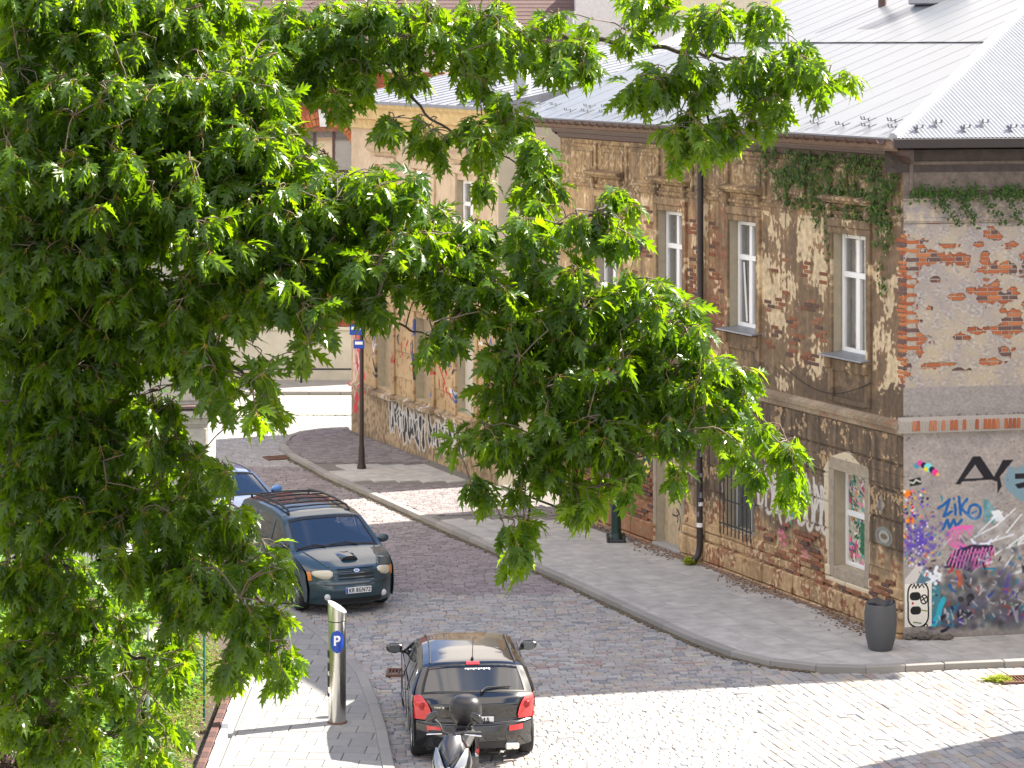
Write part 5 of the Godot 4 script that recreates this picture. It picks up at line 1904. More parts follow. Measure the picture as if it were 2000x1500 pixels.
func ground() -> void:
	var gm := MB.new()
	gm.quad(Vector3(-160, -0.3, 30), Vector3(160, -0.3, 30), Vector3(160, -0.3, -300), Vector3(-160, -0.3, -300), Vector3(0, -9, 0))
	structure("ground", gm, M.earth)
	# bedding of the road, below the setts
	var bed := MB.new()
	bed.quad(Vector3(-30, ROAD_Y - 0.03, -20), Vector3(30, ROAD_Y - 0.03, -20), Vector3(30, ROAD_Y - 0.03, -80), Vector3(-30, ROAD_Y - 0.03, -80), Vector3(0, -9, -40))
	var road := structure("cobbled_road", bed, M.joint_sand)
	var lk := PackedVector2Array(LEFT_KERB)
	var rk := PackedVector2Array(RIGHT_KERB)
	var lane := PackedVector2Array()
	for p in LEFT_KERB:
		if p.y < -30.0 or true:
			lane.append(p)
	lane.append(Vector2(-11, -70))
	lane.append(Vector2(-4.3, -70))
	for i in 15:
		lane.append(RIGHT_KERB[i])
	lane.append(Vector2(3.4, -36.5))
	lane.append(Vector2(4.6, -31.0))
	lane.append(Vector2(4.6, -30.0))
	var side := PackedVector2Array([Vector2(3.4, -36.5), Vector2(4.2, -41.65)])
	for i in range(15, RIGHT_KERB.size()):
		side.append(RIGHT_KERB[i])
	side.append_array(PackedVector2Array([Vector2(13, -30), Vector2(4.6, -30), Vector2(4.6, -31)]))
	var warm := fnl(0.35, 61)
	var tint := func(c: Vector2) -> Color:
		var g := R.randf_range(0.29, 0.39)
		var k := R.randf()
		var col := Color(g, g * 0.965, g * 0.92)
		if k < 0.12:
			col = Color(g * 1.0, g * 0.85, g * 0.78)
		elif k < 0.26:
			col = Color(g * 0.66, g * 0.68, g * 0.71)
		elif k < 0.40:
			col = Color(g * 1.08, g * 0.96, g * 0.78)
		# the stretch up the lane is laid in purple brown porphyry
		if c.y < -47.2 + warm.get_noise_2d(c.x, c.y) * 0.8 and c.y > -61.5:
			var h := R.randf_range(0.18, 0.29)
			col = Color(h * 1.05, h * 0.92, h * 0.91)
		elif c.y <= -61.5:
			col = Color(g, g * 0.97, g * 0.93)
		return col
	lane = Geometry2D.offset_polygon(lane, 0.05)[0]
	side = Geometry2D.offset_polygon(side, 0.05)[0]
	setts(road, lane, Vector2(0, -40), Vector2(0.985, -0.17).normalized(), 0.118, tint, 220, 0.05)
	setts(road, side, Vector2(5, -40), Vector2(0.27, 0.963).normalized(), 0.150, tint, 80)
	# far street, pale and sunlit
	var far := sheet([Vector2(-30, -70), Vector2(-4.4, -70), Vector2(8, -69), Vector2(8, -74), Vector2(-30, -74)], -0.08)
	structure("far_road", far, M.far_road)
	var fp := sheet([Vector2(-30, -74), Vector2(12, -74), Vector2(12, -78), Vector2(-30, -78)], 0.02)
	structure("far_pavement", fp, M.concrete_pale)
	var fk := structure("far_kerb", null, null)
	for i in 26:
		var m := MB.new()
		m.bx(Vector3(-18 + i * 0.9, -0.05, -74.0), Vector3(0.89, 0.16, 0.16), 0.012)
		part("kerb_stone", m, M.granite0, fk)
	# pavement along the tenement
	var rp := Array(RIGHT_KERB).duplicate()
	rp.append_array([Vector2(13, -44.6), Vector2(6.66, -43.31), Vector2(6.62, -43.29), Vector2(-4.2, -66.8)])
	var right := structure("right_pavement", sheet(rp, -0.032), M.concrete)
	kerb("kerb", RIGHT_KERB, -1.0, right)
	var shrunk := Geometry2D.offset_polygon(PackedVector2Array(rp), -0.17)
	var rin: PackedVector2Array = shrunk[0]
	var clip_near := Geometry2D.intersect_polygons(rin, PackedVector2Array([Vector2(-20, -54.6), Vector2(20, -54.6), Vector2(20, -35), Vector2(-20, -35)]))
	for q in clip_near:
		pave(right, q, Vector2(2, -44), Vector2(-ALONG.x, -ALONG.z), 0.52, 0.5, "paving_slab", [M.slab_r0, M.slab_r1, M.slab_r2])
	# porphyry setts of the driveway and of the pavement's far end
	var dr := structure("driveway", null, null)
	var dtint := func(_c: Vector2) -> Color:
		var h := R.randf_range(0.15, 0.26)
		return Color(h * 1.04, h * 0.92, h * 0.92)
	for band in [[-58.4, -54.65], [-67.5, -61.5]]:
		for q in Geometry2D.intersect_polygons(rin, PackedVector2Array([Vector2(-20, band[0]), Vector2(20, band[0]), Vector2(20, band[1]), Vector2(-20, band[1])])):
			var old := {}
			setts_at(dr, q, Vector2(0, -56), Vector2(0.985, -0.17).normalized(), 0.12, dtint, 0.0)
	for q in Geometry2D.intersect_polygons(rin, PackedVector2Array([Vector2(-20, -61.4), Vector2(20, -61.4), Vector2(20, -58.5), Vector2(-20, -58.5)])):
		pave(right, q, Vector2(2, -44), Vector2(-ALONG.x, -ALONG.z), 0.52, 0.5, "paving_slab", [M.slab_r0, M.slab_r1])
	# yard in the gap
	var yd := sheet([Vector2(1.2, -55.3), Vector2(-0.5, -59.0), Vector2(8.5, -63.5), Vector2(10, -59.5)], -0.02)
	structure("yard", yd, M.concrete)
	# left pavement
	var lp := Array(LEFT_KERB).duplicate()
	lp.append_array([Vector2(-15, -61), Vector2(-15, -30)])
	var left := structure("left_pavement", sheet(lp, -0.032), M.concrete_pale)
	kerb("kerb", LEFT_KERB, -1.0, left)
	var lin: PackedVector2Array = Geometry2D.offset_polygon(PackedVector2Array(lp), -0.17)[0]
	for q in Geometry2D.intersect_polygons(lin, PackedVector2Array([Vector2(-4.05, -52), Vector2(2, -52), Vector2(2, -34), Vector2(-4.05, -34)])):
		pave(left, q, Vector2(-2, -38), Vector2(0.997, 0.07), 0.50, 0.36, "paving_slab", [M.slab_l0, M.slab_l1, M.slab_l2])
	# dirt and moss gathered in the right gutter
	var gx := []
	var gc := []
	var crumb := MB.new()
	crumb.bx(Vector3.ZERO, Vector3(0.06, 0.014, 0.04), 0.005)
	for i in range(5, 15):
		var a: Vector2 = RIGHT_KERB[i]
		var b: Vector2 = RIGHT_KERB[i + 1]
		var dn := (b - a).normalized()
		var nr := Vector2(-dn.y, dn.x)
		for k in int(a.distance_to(b) * 120.0):
			var q := a.lerp(b, R.randf()) + nr * (absf(R.randfn(0, 0.05)))
			gx.append(Transform3D(Basis.from_euler(Vector3(R.randfn(0, 0.15), R.randf() * TAU, R.randfn(0, 0.15))) * Basis.from_scale(Vector3.ONE * R.randf_range(0.4, 1.3)), Vector3(q.x, ROAD_Y + 0.006, q.y)))
			gc.append([Color(0.10, 0.075, 0.05), Color(0.14, 0.10, 0.06), Color(0.09, 0.085, 0.04)][k % 3])
	var gd := many("gutter_dirt", crumb.mesh(), M.sett_tint, gx, self, gc)
	gd.name = numbered("gutter_dirt")
	gd.set_meta("label", "brown dirt gathered along the right kerb's gutter")
	gd.set_meta("category", "dirt")
	# litter of mortar and leaves along the foot of the tenement
	var A := Wall.new(Vector3(6.62, 0, -43.29), ALONG, -ACROSS, 13.3, 8.5)
	var xs := []
	var cs := []
	var ch := MB.new()
	ch.bx(Vector3.ZERO, Vector3(0.05, 0.022, 0.035), 0.008)
	for i in 2600:
		var s := R.randf_range(0.3, 13.0)
		var dd := 0.08 + absf(R.randfn(0, 0.15)) * (1.0 + 0.6 * sin(s * 1.7))
		xs.append(Transform3D(Basis.from_euler(Vector3(R.randf() * 0.6, R.randf() * TAU, R.randf() * 0.6)) * Basis.from_scale(Vector3.ONE * R.randf_range(0.3, 1.1)), A.p(s, 0.012, dd)))
		cs.append([Color(0.24, 0.18, 0.13), Color(0.30, 0.22, 0.16), Color(0.17, 0.11, 0.08), Color(0.28, 0.16, 0.10)][i % 4])
	var rb := many("rubble", ch.mesh(), M.sett_tint, xs, self, cs)
	rb.name = numbered("rubble")
	rb.set_meta("label", "crumbled plaster and dry leaves along the foot of the tenement")
	rb.set_meta("category", "rubble")
	# broken stone lump at the corner
	var lump := thing("broken_stones", "broken dark stone lumps at the foot of the graffiti wall corner", "stones")
	for i in 11:
		var g := MB.new()
		g.box(Transform3D(Basis.from_euler(Vector3(R.randf() * 0.5, R.randf() * 3, R.randf() * 0.5)), Vector3(6.68 + i * 0.07, 0.03 + 0.012 * i * (1 if i < 6 else 0), -43.2 + R.randf() * 0.1)), Vector3(R.randf_range(0.1, 0.22), R.randf_range(0.05, 0.10), 0.12), 0.03)
		part("stone", g, M.stone_dark, lump)
	# drain grates
	for q in [[Vector3(8.05, ROAD_Y + 0.02, -40.75), 0.12, "rusty drain grate by the right kerb with moss round it"], [Vector3(-1.72, ROAD_Y + 0.02, -41.2), 0.0, "dark drain grate on the cobbles beside the black hatchback"], [Vector3(-5.75, ROAD_Y + 0.02, -62.7), 0.4, "far drain grate on the cobbles at the curving kerb"]]:
		var g := thing("drain_grate", q[2], "drain", q[0], q[1], "drain grates")
		var fr := MB.new()
		for k in [[Vector3(0, 0, -0.2), Vector3(0.6, 0.04, 0.04)], [Vector3(0, 0, 0.2), Vector3(0.6, 0.04, 0.04)], [Vector3(-0.28, 0, 0), Vector3(0.04, 0.04, 0.36)], [Vector3(0.28, 0, 0), Vector3(0.04, 0.04, 0.36)]]:
			fr.bx(k[0], k[1], 0.006)
		part("frame", fr, M.rust, g)
		for i in 9:
			var b := MB.new()
			b.bx(Vector3(-0.22 + i * 0.055, -0.005, 0), Vector3(0.022, 0.03, 0.36), 0.004)
			part("bar", b, M.rust, g)
		var pit := MB.new()
		pit.bx(Vector3(0, -0.028, 0), Vector3(0.56, 0.02, 0.38))
		part("pit", pit, M.black, g)
	var mx := []
	for i in 260:
		mx.append(Transform3D(Basis.from_euler(Vector3(0, R.randf() * TAU, 0)) * Basis.from_scale(Vector3.ONE * R.randf_range(0.4, 1.4)), Vector3(7.72 + R.randfn(0, 0.1), ROAD_Y + 0.01 + absf(R.randfn(0, 0.02)), -40.72 + R.randfn(0, 0.07))))
	var ms := many("moss", tuft_mesh(), M.moss, mx, self)
	ms.name = numbered("moss")
	ms.set_meta("label", "yellow green moss beside the rusty drain grate")
	ms.set_meta("category", "moss")
	var wx := []
	for i in 60:
		wx.append(Transform3D(Basis.from_euler(Vector3(R.randf(), R.randf() * TAU, 0)) * Basis.from_scale(Vector3.ONE * R.randf_range(0.8, 2.0)), A.p(6.86 + R.randfn(0, 0.08), 0.02 + absf(R.randfn(0, 0.04)), 0.36 + R.randfn(0, 0.05))))
	var wd := many("weed", tuft_mesh(), M.moss, wx, self)
	wd.name = numbered("weed")
	wd.set_meta("label", "small green weed at the foot of the drainpipe")
	wd.set_meta("category", "weed")

func setts_at(parent: Node, poly: PackedVector2Array, org: Vector2, ax: Vector2, row_d: float, tint: Callable, y_at: float) -> void:
	# small setts level with the pavement
	var ay := Vector2(-ax.y, ax.x)
	var lo := Vector2(INF, INF)
	var hi := -lo
	for q in poly:
		var l := Vector2((q - org).dot(ax), (q - org).dot(ay))
		lo = lo.min(l)
		hi = hi.max(l)
	var xs := []
	var cs := []
	var y := lo.y
	while y < hi.y:
		var x := lo.x + R.randf() * 0.1
		while x < hi.x:
			var w := row_d * R.randf_range(1.2, 1.7)
			var c := org + ax * (x + w / 2) + ay * (y + row_d / 2)
			if inside(c, poly):
				xs.append(Transform3D(Basis(Vector3(ax.x, 0, ax.y), UPV, Vector3(ay.x, 0, ay.y)) * Basis.from_scale(Vector3(w - 0.008, 1, row_d - 0.008)), Vector3(c.x, y_at + R.randfn(0, 0.002), c.y)))
				cs.append(tint.call(c))
			x += w
		y += row_d
	many("small_setts", sett_mesh(1), M.sett_tint, xs, parent, cs)

func tuft_mesh() -> ArrayMesh:
	var m := MB.new()
	for i in 5:
		var a := TAU * i / 5.0
		var d := Vector3(cos(a), 0, sin(a))
		var s := Vector3(-d.z, 0, d.x)
		m.tri(s * 0.008, -s * 0.008, d * 0.03 + UPV * 0.03, Vector3(0, -1, 0))
		m.tri(s * 0.012 + d * 0.02, -s * 0.012 + d * 0.02, d * 0.05 + UPV * 0.012, Vector3(0, -1, 0))
	return m.mesh()

# ------------------------------------------------------------------ vehicles
# A car body is two sheets: the skin (bumper, bonnet, screen, roof, tail) swept across the car, and the two sides.
# Local axes: -z is the front, y up, the ground at y = 0.
class Body:
	var prof: Array        # [z, y] from the front's foot over the roof to the rear's foot
	var hw: float          # half width at the belt
	var belt: float
	var top: float
	var lean: float        # how far the sides lean in at the roof, share of hw
	var zf: float
	var zr: float
	var bow_f: float
	var bow_r: float
	var crown: float
	var taper: float
	func width(z: float, y: float) -> float:
		var w := hw
		if y > belt:
			w *= 1.0 - lean * pow((y - belt) / (top - belt), 1.25)
		else:
			w *= 1.0 - 0.05 * pow((belt - y) / belt, 2.2)
		var l := zr - zf
		var t := clampf((zf + l * 0.24 - z) / (l * 0.24), 0, 1)
		w *= 1.0 - taper * t * t
		t = clampf((z - (zr - l * 0.22)) / (l * 0.22), 0, 1)
		w *= 1.0 - taper * 0.8 * t * t
		return w
	func at(u: float) -> Vector2:
		var i := clampi(int(floor(u)), 0, prof.size() - 2)
		var f := clampf(u - i, 0, 1)
		return Vector2(prof[i][0], prof[i][1]).lerp(Vector2(prof[i + 1][0], prof[i + 1][1]), f)
	func S(u: float, v: float) -> Vector3:
		var q := at(u)
		var e := clampf((zf + 0.9 - q.x) / 0.9, 0, 1)
		var r := clampf((q.x - (zr - 0.7)) / 0.7, 0, 1)
		var a := absf(v)
		var z := q.x + bow_f * e * pow(a, 3.0) - bow_r * r * pow(a, 3.0)
		var y := q.y
		var flat := clampf((q.y - 0.55) / 0.3, 0, 1)
		y -= crown * flat * pow(a, 3.5)
		return Vector3(width(q.x, q.y) * v, y, z)
	func N(u: float, v: float) -> Vector3:
		var a := S(u + 0.05, v) - S(u - 0.05, v)
		var b := S(u, v + 0.02) - S(u, v - 0.02)
		var m := a.cross(b).normalized()
		if m.dot(S(u, v) - Vector3(0, top * 0.45, (zf + zr) * 0.5)) < 0:
			m = -m
		return m
	# grid of the skin between u0..u1 and v0..v1, lifted by off
	func patch(u0: float, u1: float, v0: float, v1: float, nu: int, nv: int, off := 0.0, slant := 0.0) -> MB:
		var rows := []
		for i in nu + 1:
			var row := PackedVector3Array()
			var u := lerpf(u0, u1, float(i) / nu)
			for j in nv + 1:
				var v := lerpf(v0 + slant * float(i) / nu, v1, float(j) / nv)
				row.append(S(u, v) + (N(u, v) * off if off != 0.0 else Vector3.ZERO))
			rows.append(row)
		var m := MB.new()
		m.grid(rows, Vector3(0, top * 0.45, (zf + zr) * 0.5))
		return m
	# a raised tablet on the skin with its rim closed
	func tablet(u0: float, u1: float, v0: float, v1: float, off: float, nu := 4, nv := 5, slant := 0.0) -> MB:
		var m := patch(u0, u1, v0, v1, nu, nv, off, slant)
		var c := S((u0 + u1) / 2, (v0 + v1) / 2)
		var ring := []
		for j in nv + 1:
			ring.append([u0, lerpf(v0, v1, float(j) / nv)])
		for i in range(1, nu + 1):
			ring.append([lerpf(u0, u1, float(i) / nu), v1])
		for j in range(nv - 1, -1, -1):
			ring.append([u1, lerpf(v0 + slant, v1, float(j) / nv)])
		for i in range(nu - 1, 0, -1):
			ring.append([lerpf(u0, u1, float(i) / nu), v0 + slant * float(i) / nu])
		for i in ring.size():
			var a: Array = ring[i]
			var b: Array = ring[(i + 1) % ring.size()]
			var p := S(a[0], a[1])
			var q := S(b[0], b[1])
			m.quad(p - N(a[0], a[1]) * 0.02, q - N(b[0], b[1]) * 0.02, q + N(b[0], b[1]) * off, p + N(a[0], a[1]) * off, c)
		return m

func car(d: Dictionary) -> Node3D:
	var b := Body.new()
	b.prof = d.prof
	b.hw = d.width / 2.0
	b.belt = d.belt
	b.top = d.top
	b.lean = d.lean
	b.zf = d.prof[0][0]
	b.zr = d.prof[0][0]
	for q in d.prof:
		b.zf = minf(b.zf, q[0])
		b.zr = maxf(b.zr, q[0])
	b.bow_f = d.bow_f
	b.bow_r = d.bow_r
	b.crown = d.crown
	b.taper = d.taper
	var t := thing(d.called, d.label, "car", d.at, d.turn)
	var paint: Material = d.paint
	var n: int = d.prof.size()
	# skin: screens are left open for glass
	var sk := MB.new()
	var us := []
	for i in n - 1:
		for k in 4:
			us.append(i + k / 4.0)
	us.append(float(n - 1))
	var vs := []
	for j in 21:
		vs.append(-1.0 + j / 10.0)
	for e in d.screens:
		pass
	var rows := []
	for u in us:
		var row := PackedVector3Array()
		for v in vs:
			row.append(b.S(u, v))
		rows.append(row)
	sk.grid(rows, Vector3(0, b.top * 0.45, (b.zf + b.zr) * 0.5), func(i: int, j: int) -> bool:
		var seg := int(floor(us[i]))
		return not (seg in d.screens and j >= 1 and j <= 18))
	part("body", sk, paint, t)
	for seg in d.screens:
		var g := b.patch(seg, seg + 1.0, -0.9, 0.9, 6, 12, -0.004)
		part("windscreen" if seg == d.screens[0] else "rear_window", g, M.car_glass, t)
		# dark rubber seal round the glass
		var sl := MB.new()
		for k in [[-0.9, -0.86], [0.86, 0.9]]:
			sl.add(b.patch(seg + 0.02, seg + 0.98, k[0], k[1], 6, 2, 0.004))
		for k in [[seg + 0.02, seg + 0.08], [seg + 0.92, seg + 0.98]]:
			sl.add(b.patch(k[0], k[1], -0.86, 0.86, 2, 12, 0.004))
		part("seal", sl, M.rubber, t)
	# sides
	var edge := []
	for u in us:
		edge.append(b.S(u, 1.0))
	var zs := []
	for e in edge:
		zs.append(e.z)
	var z := b.zf
	while z < b.zr:
		zs.append(z)
		z += 0.06
	for g in d.windows:
		zs.append_array([g[0], g[1]])
	zs.sort()
	var st := []
	var lo := INF
	var hi := -INF
	for e in edge:
		lo = minf(lo, e.z)
		hi = maxf(hi, e.z)
	for q in zs:
		if q >= lo and q <= hi and (st.is_empty() or q - st[-1] > 0.006):
			st.append(q)
	for side in [-1.0, 1.0]:
		var grid := []
		for q in st:
			var yt := -INF
			var yb := INF
			for i in edge.size() - 1:
				var e0: Vector3 = edge[i]
				var e1: Vector3 = edge[i + 1]
				if (e0.z - q) * (e1.z - q) <= 0.0 or absf(e0.z - q) < 0.0005:
					var f := 0.0 if absf(e1.z - e0.z) < 1e-5 else clampf((q - e0.z) / (e1.z - e0.z), 0, 1)
					var y := lerpf(e0.y, e1.y, f)
					yt = maxf(yt, y)
					yb = minf(yb, y)
			if yt - yb < 0.02 or (q > lo + 0.25 and q < hi - 0.25):
				if q > lo + 0.02 and q < hi - 0.02:
					yb = minf(yb, d.sill)
			for ax in d.axles:
				var k: float = d.arch * d.arch - (q - ax) * (q - ax)
				if k > 0:
					yb = maxf(yb, minf(yt - 0.02, d.wheel + sqrt(k)))
			var row := PackedVector3Array()
			var ys := [yb, lerpf(yb, minf(yt, b.belt), 0.4), lerpf(yb, minf(yt, b.belt), 0.72), minf(yt, b.belt), minf(yt, maxf(b.belt + 0.002, yt - d.rail)), yt]
			for y in ys:
				var x := b.width(q, y)
				if y >= yt - 0.001:
					# meet the skin's edge
					x = b.width(q, y + b.crown * clampf((y - 0.55) / 0.3, 0, 1))
				row.append(Vector3(side * x, y, q))
			grid.append(row)
		var pm := MB.new()
		pm.grid(grid, Vector3(0, 0.5, 0), func(i: int, j: int) -> bool:
			if j != 3:
				return true
			var zm: float = (st[i] + st[i + 1]) / 2
			for g in d.windows:
				if zm > g[0] and zm < g[1]:
					return false
			return true)
		part("side_panel", pm, d.get("side_paint", paint), t)
		for g in d.windows:
			var gm := MB.new()
			gm.grid(grid, Vector3(0, 0.5, 0), func(i: int, j: int) -> bool:
				var zm: float = (st[i] + st[i + 1]) / 2
				return j == 3 and zm > g[0] and zm < g[1])
			if gm.v.size():
				for i in gm.v.size():
					gm.v[i] -= Vector3(side * 0.008, 0, 0)
				part("side_window", gm, M.car_glass, t)
		# sill strip, handles
		for hz in d.handles:
			var hm := MB.new()
			hm.bx(Vector3(side * (b.width(hz, b.belt - 0.1) + 0.015), b.belt - 0.1, hz), Vector3(0.03, 0.035, 0.2), 0.012)
			part("door_handle", hm, d.get("handle_mat", paint), t)
		for hz in d.seams:
			var hm := MB.new()
			var pts := []
			for i in 6:
				var y := lerpf(d.sill + 0.05, b.belt, i / 5.0)
				pts.append(Vector3(side * (b.width(hz, y) + 0.001), y, hz))
			hm.tube(pts, [0.005], 4)
			part("door_gap", hm, M.rubber, t)
		# mirror
		var mm := part("wing_mirror", null_mesh(), paint, t)
		var mz: float = d.mirror[0]
		var mx := b.width(mz, b.belt)
		var sh := MB.new()
		var prf := []
		for i in 7:
			var a := PI * i / 6.0
			prf.append([sin(a) * 0.10 + 0.0005, -cos(a) * 0.13])
		sh.lathe(prf, 14, Transform3D(Basis(Vector3(0, 1, 0), Vector3(1, 0, 0), Vector3(0, 0, 1)) * Basis.from_scale(Vector3(0.85, 1.0, 0.6)), Vector3(side * (mx + 0.12), d.mirror[1], mz)))
		part("shell", sh, d.get("mirror_mat", paint), mm)
		var ar := MB.new()
		ar.bar(Vector3(side * (mx - 0.02), d.mirror[1] - 0.05, mz), Vector3(side * (mx + 0.12), d.mirror[1] - 0.03, mz), 0.06, 0.05, UPV, 0.01)
		part("arm", ar, M.rubber, mm)
		var mg := MB.new()
		mg.box(Transform3D(Basis(), Vector3(side * (mx + 0.12), d.mirror[1], mz + 0.058)), Vector3(0.15, 0.10, 0.006), 0.002)
		part("glass", mg, M.mirror_glass, mm)
		# wheels
		for ax in d.axles:
			var wh := part("wheel", null_mesh(), M.tyre, t)
			var wx := Transform3D(Basis(Vector3(0, 1, 0), Vector3(side, 0, 0), Vector3(0, 0, side * 1.0)), Vector3(side * (b.hw - 0.13), d.wheel, ax))
			var r: float = d.wheel
			var ty := MB.new()
			ty.lathe([[r * 0.66, -0.10], [r * 0.9, -0.105], [r * 0.985, -0.085], [r, -0.04], [r, 0.04], [r * 0.985, 0.085], [r * 0.9, 0.105], [r * 0.66, 0.10]], 28, wx)
			part("tyre", ty, M.tyre, wh)
			var rim := MB.new()
			rim.lathe([[r * 0.67, -0.09], [r * 0.62, 0.06], [r * 0.67, 0.095]], 24, wx)
			for k in 7:
				var a := TAU * k / 7.0
				rim.bar(wx * Vector3(cos(a) * 0.04, 0.07, sin(a) * 0.04), wx * Vector3(cos(a) * r * 0.64, 0.075, sin(a) * r * 0.64), 0.05, 0.03, Vector3(side, 0, 0))
			rim.lathe([[0.001, 0.09], [0.06, 0.085], [0.07, 0.05]], 14, wx)
			part("rim", rim, M.alloy, wh)
	# dark floor, wheel wells and cabin
	var un := MB.new()
	un.bx(Vector3(0, d.sill + 0.06, (b.zf + b.zr) / 2), Vector3(b.hw * 1.5, 0.14, (b.zr - b.zf) * 0.86), 0.02)
	un.bx(Vector3(0, b.belt * 0.62, (b.zf + b.zr) / 2 + 0.2), Vector3(b.hw * 1.48, 0.1, (b.zr - b.zf) * 0.62), 0.02)
	part("underbody", un, M.black, t)
	for zz in d.seats:
		for sx in [-0.36, 0.36]:
			var sa := MB.new()
			sa.box(Transform3D(Basis(Vector3(1, 0, 0), -0.25), Vector3(sx, b.belt - 0.05, zz)), Vector3(0.46, 0.62, 0.14), 0.05)
			sa.bx(Vector3(sx, b.belt + 0.36, zz + 0.12), Vector3(0.24, 0.18, 0.1), 0.04)
			part("seat", sa, M.seat_cloth, t)
	var da := MB.new()
	da.bx(Vector3(0, b.belt - 0.06, d.dash), Vector3(b.hw * 1.6, 0.16, 0.4), 0.05)
	part("dashboard", da, M.seat_cloth, t)
	t.set_meta("body", 0)
	t.remove_meta("body")
	d.body = b
	return t

func plate(t: Node, b: Body, u: float, v: float, w: float, h: float, text: String, shift := 0.0, band := true) -> void:
	var p := b.S(u, v)
	var m := b.N(u, v)
	m = Vector3(m.x, m.y * 0.3, m.z).normalized()
	var rx := UPV.cross(m).normalized()
	var bs := Basis(rx, m.cross(rx), m)
	var n := part("number_plate", null_mesh(), M.plate_white, t)
	var pm := MB.new()
	pm.box(Transform3D(bs, p + m * 0.016), Vector3(w, h, 0.012), 0.003)
	part("board", pm, M.plate_white, n)
	if band:
		var bd := MB.new()
		bd.box(Transform3D(bs, p + m * 0.0185 - rx * (w / 2 - 0.022)), Vector3(0.04, h - 0.008, 0.012), 0.001)
		part("blue_band", bd, M.sign_blue, n)
	letters(n, text, Transform3D(bs, p + m * 0.0235 + rx * (shift + (0.02 if band else 0.0))), h * 0.70, M.black, 0.86)

func letters(parent: Node, text: String, x: Transform3D, height: float, material: Material, squeeze := 1.0, depth := 0.004) -> MeshInstance3D:
	var tm := TextMesh.new()
	var f := SystemFont.new()
	f.font_names = PackedStringArray(["Droid Sans"])
	f.font_weight = 700
	tm.font = f
	tm.font_size = 64
	tm.pixel_size = height / 46.0
	tm.text = text
	tm.depth = depth
	tm.curve_step = 2.0
	var o := part("lettering", tm, material, parent)
	o.mesh = tm
	o.set_surface_override_material(0, material)
	o.transform = x * Transform3D(Basis.from_scale(Vector3(squeeze, 1, 1)), Vector3.ZERO)
	return o

const HATCH := [[-2.05, 0.24], [-2.13, 0.40], [-2.11, 0.56], [-2.02, 0.70], [-1.85, 0.80], [-1.30, 0.93], [-0.98, 0.99], [-0.12, 1.375], [0.08, 1.425], [0.50, 1.440], [1.00, 1.415], [1.46, 1.365], [1.60, 1.335], [1.95, 1.00], [2.02, 0.95], [2.08, 0.86], [2.05, 0.64], [2.13, 0.60], [2.15, 0.46], [2.06, 0.25]]

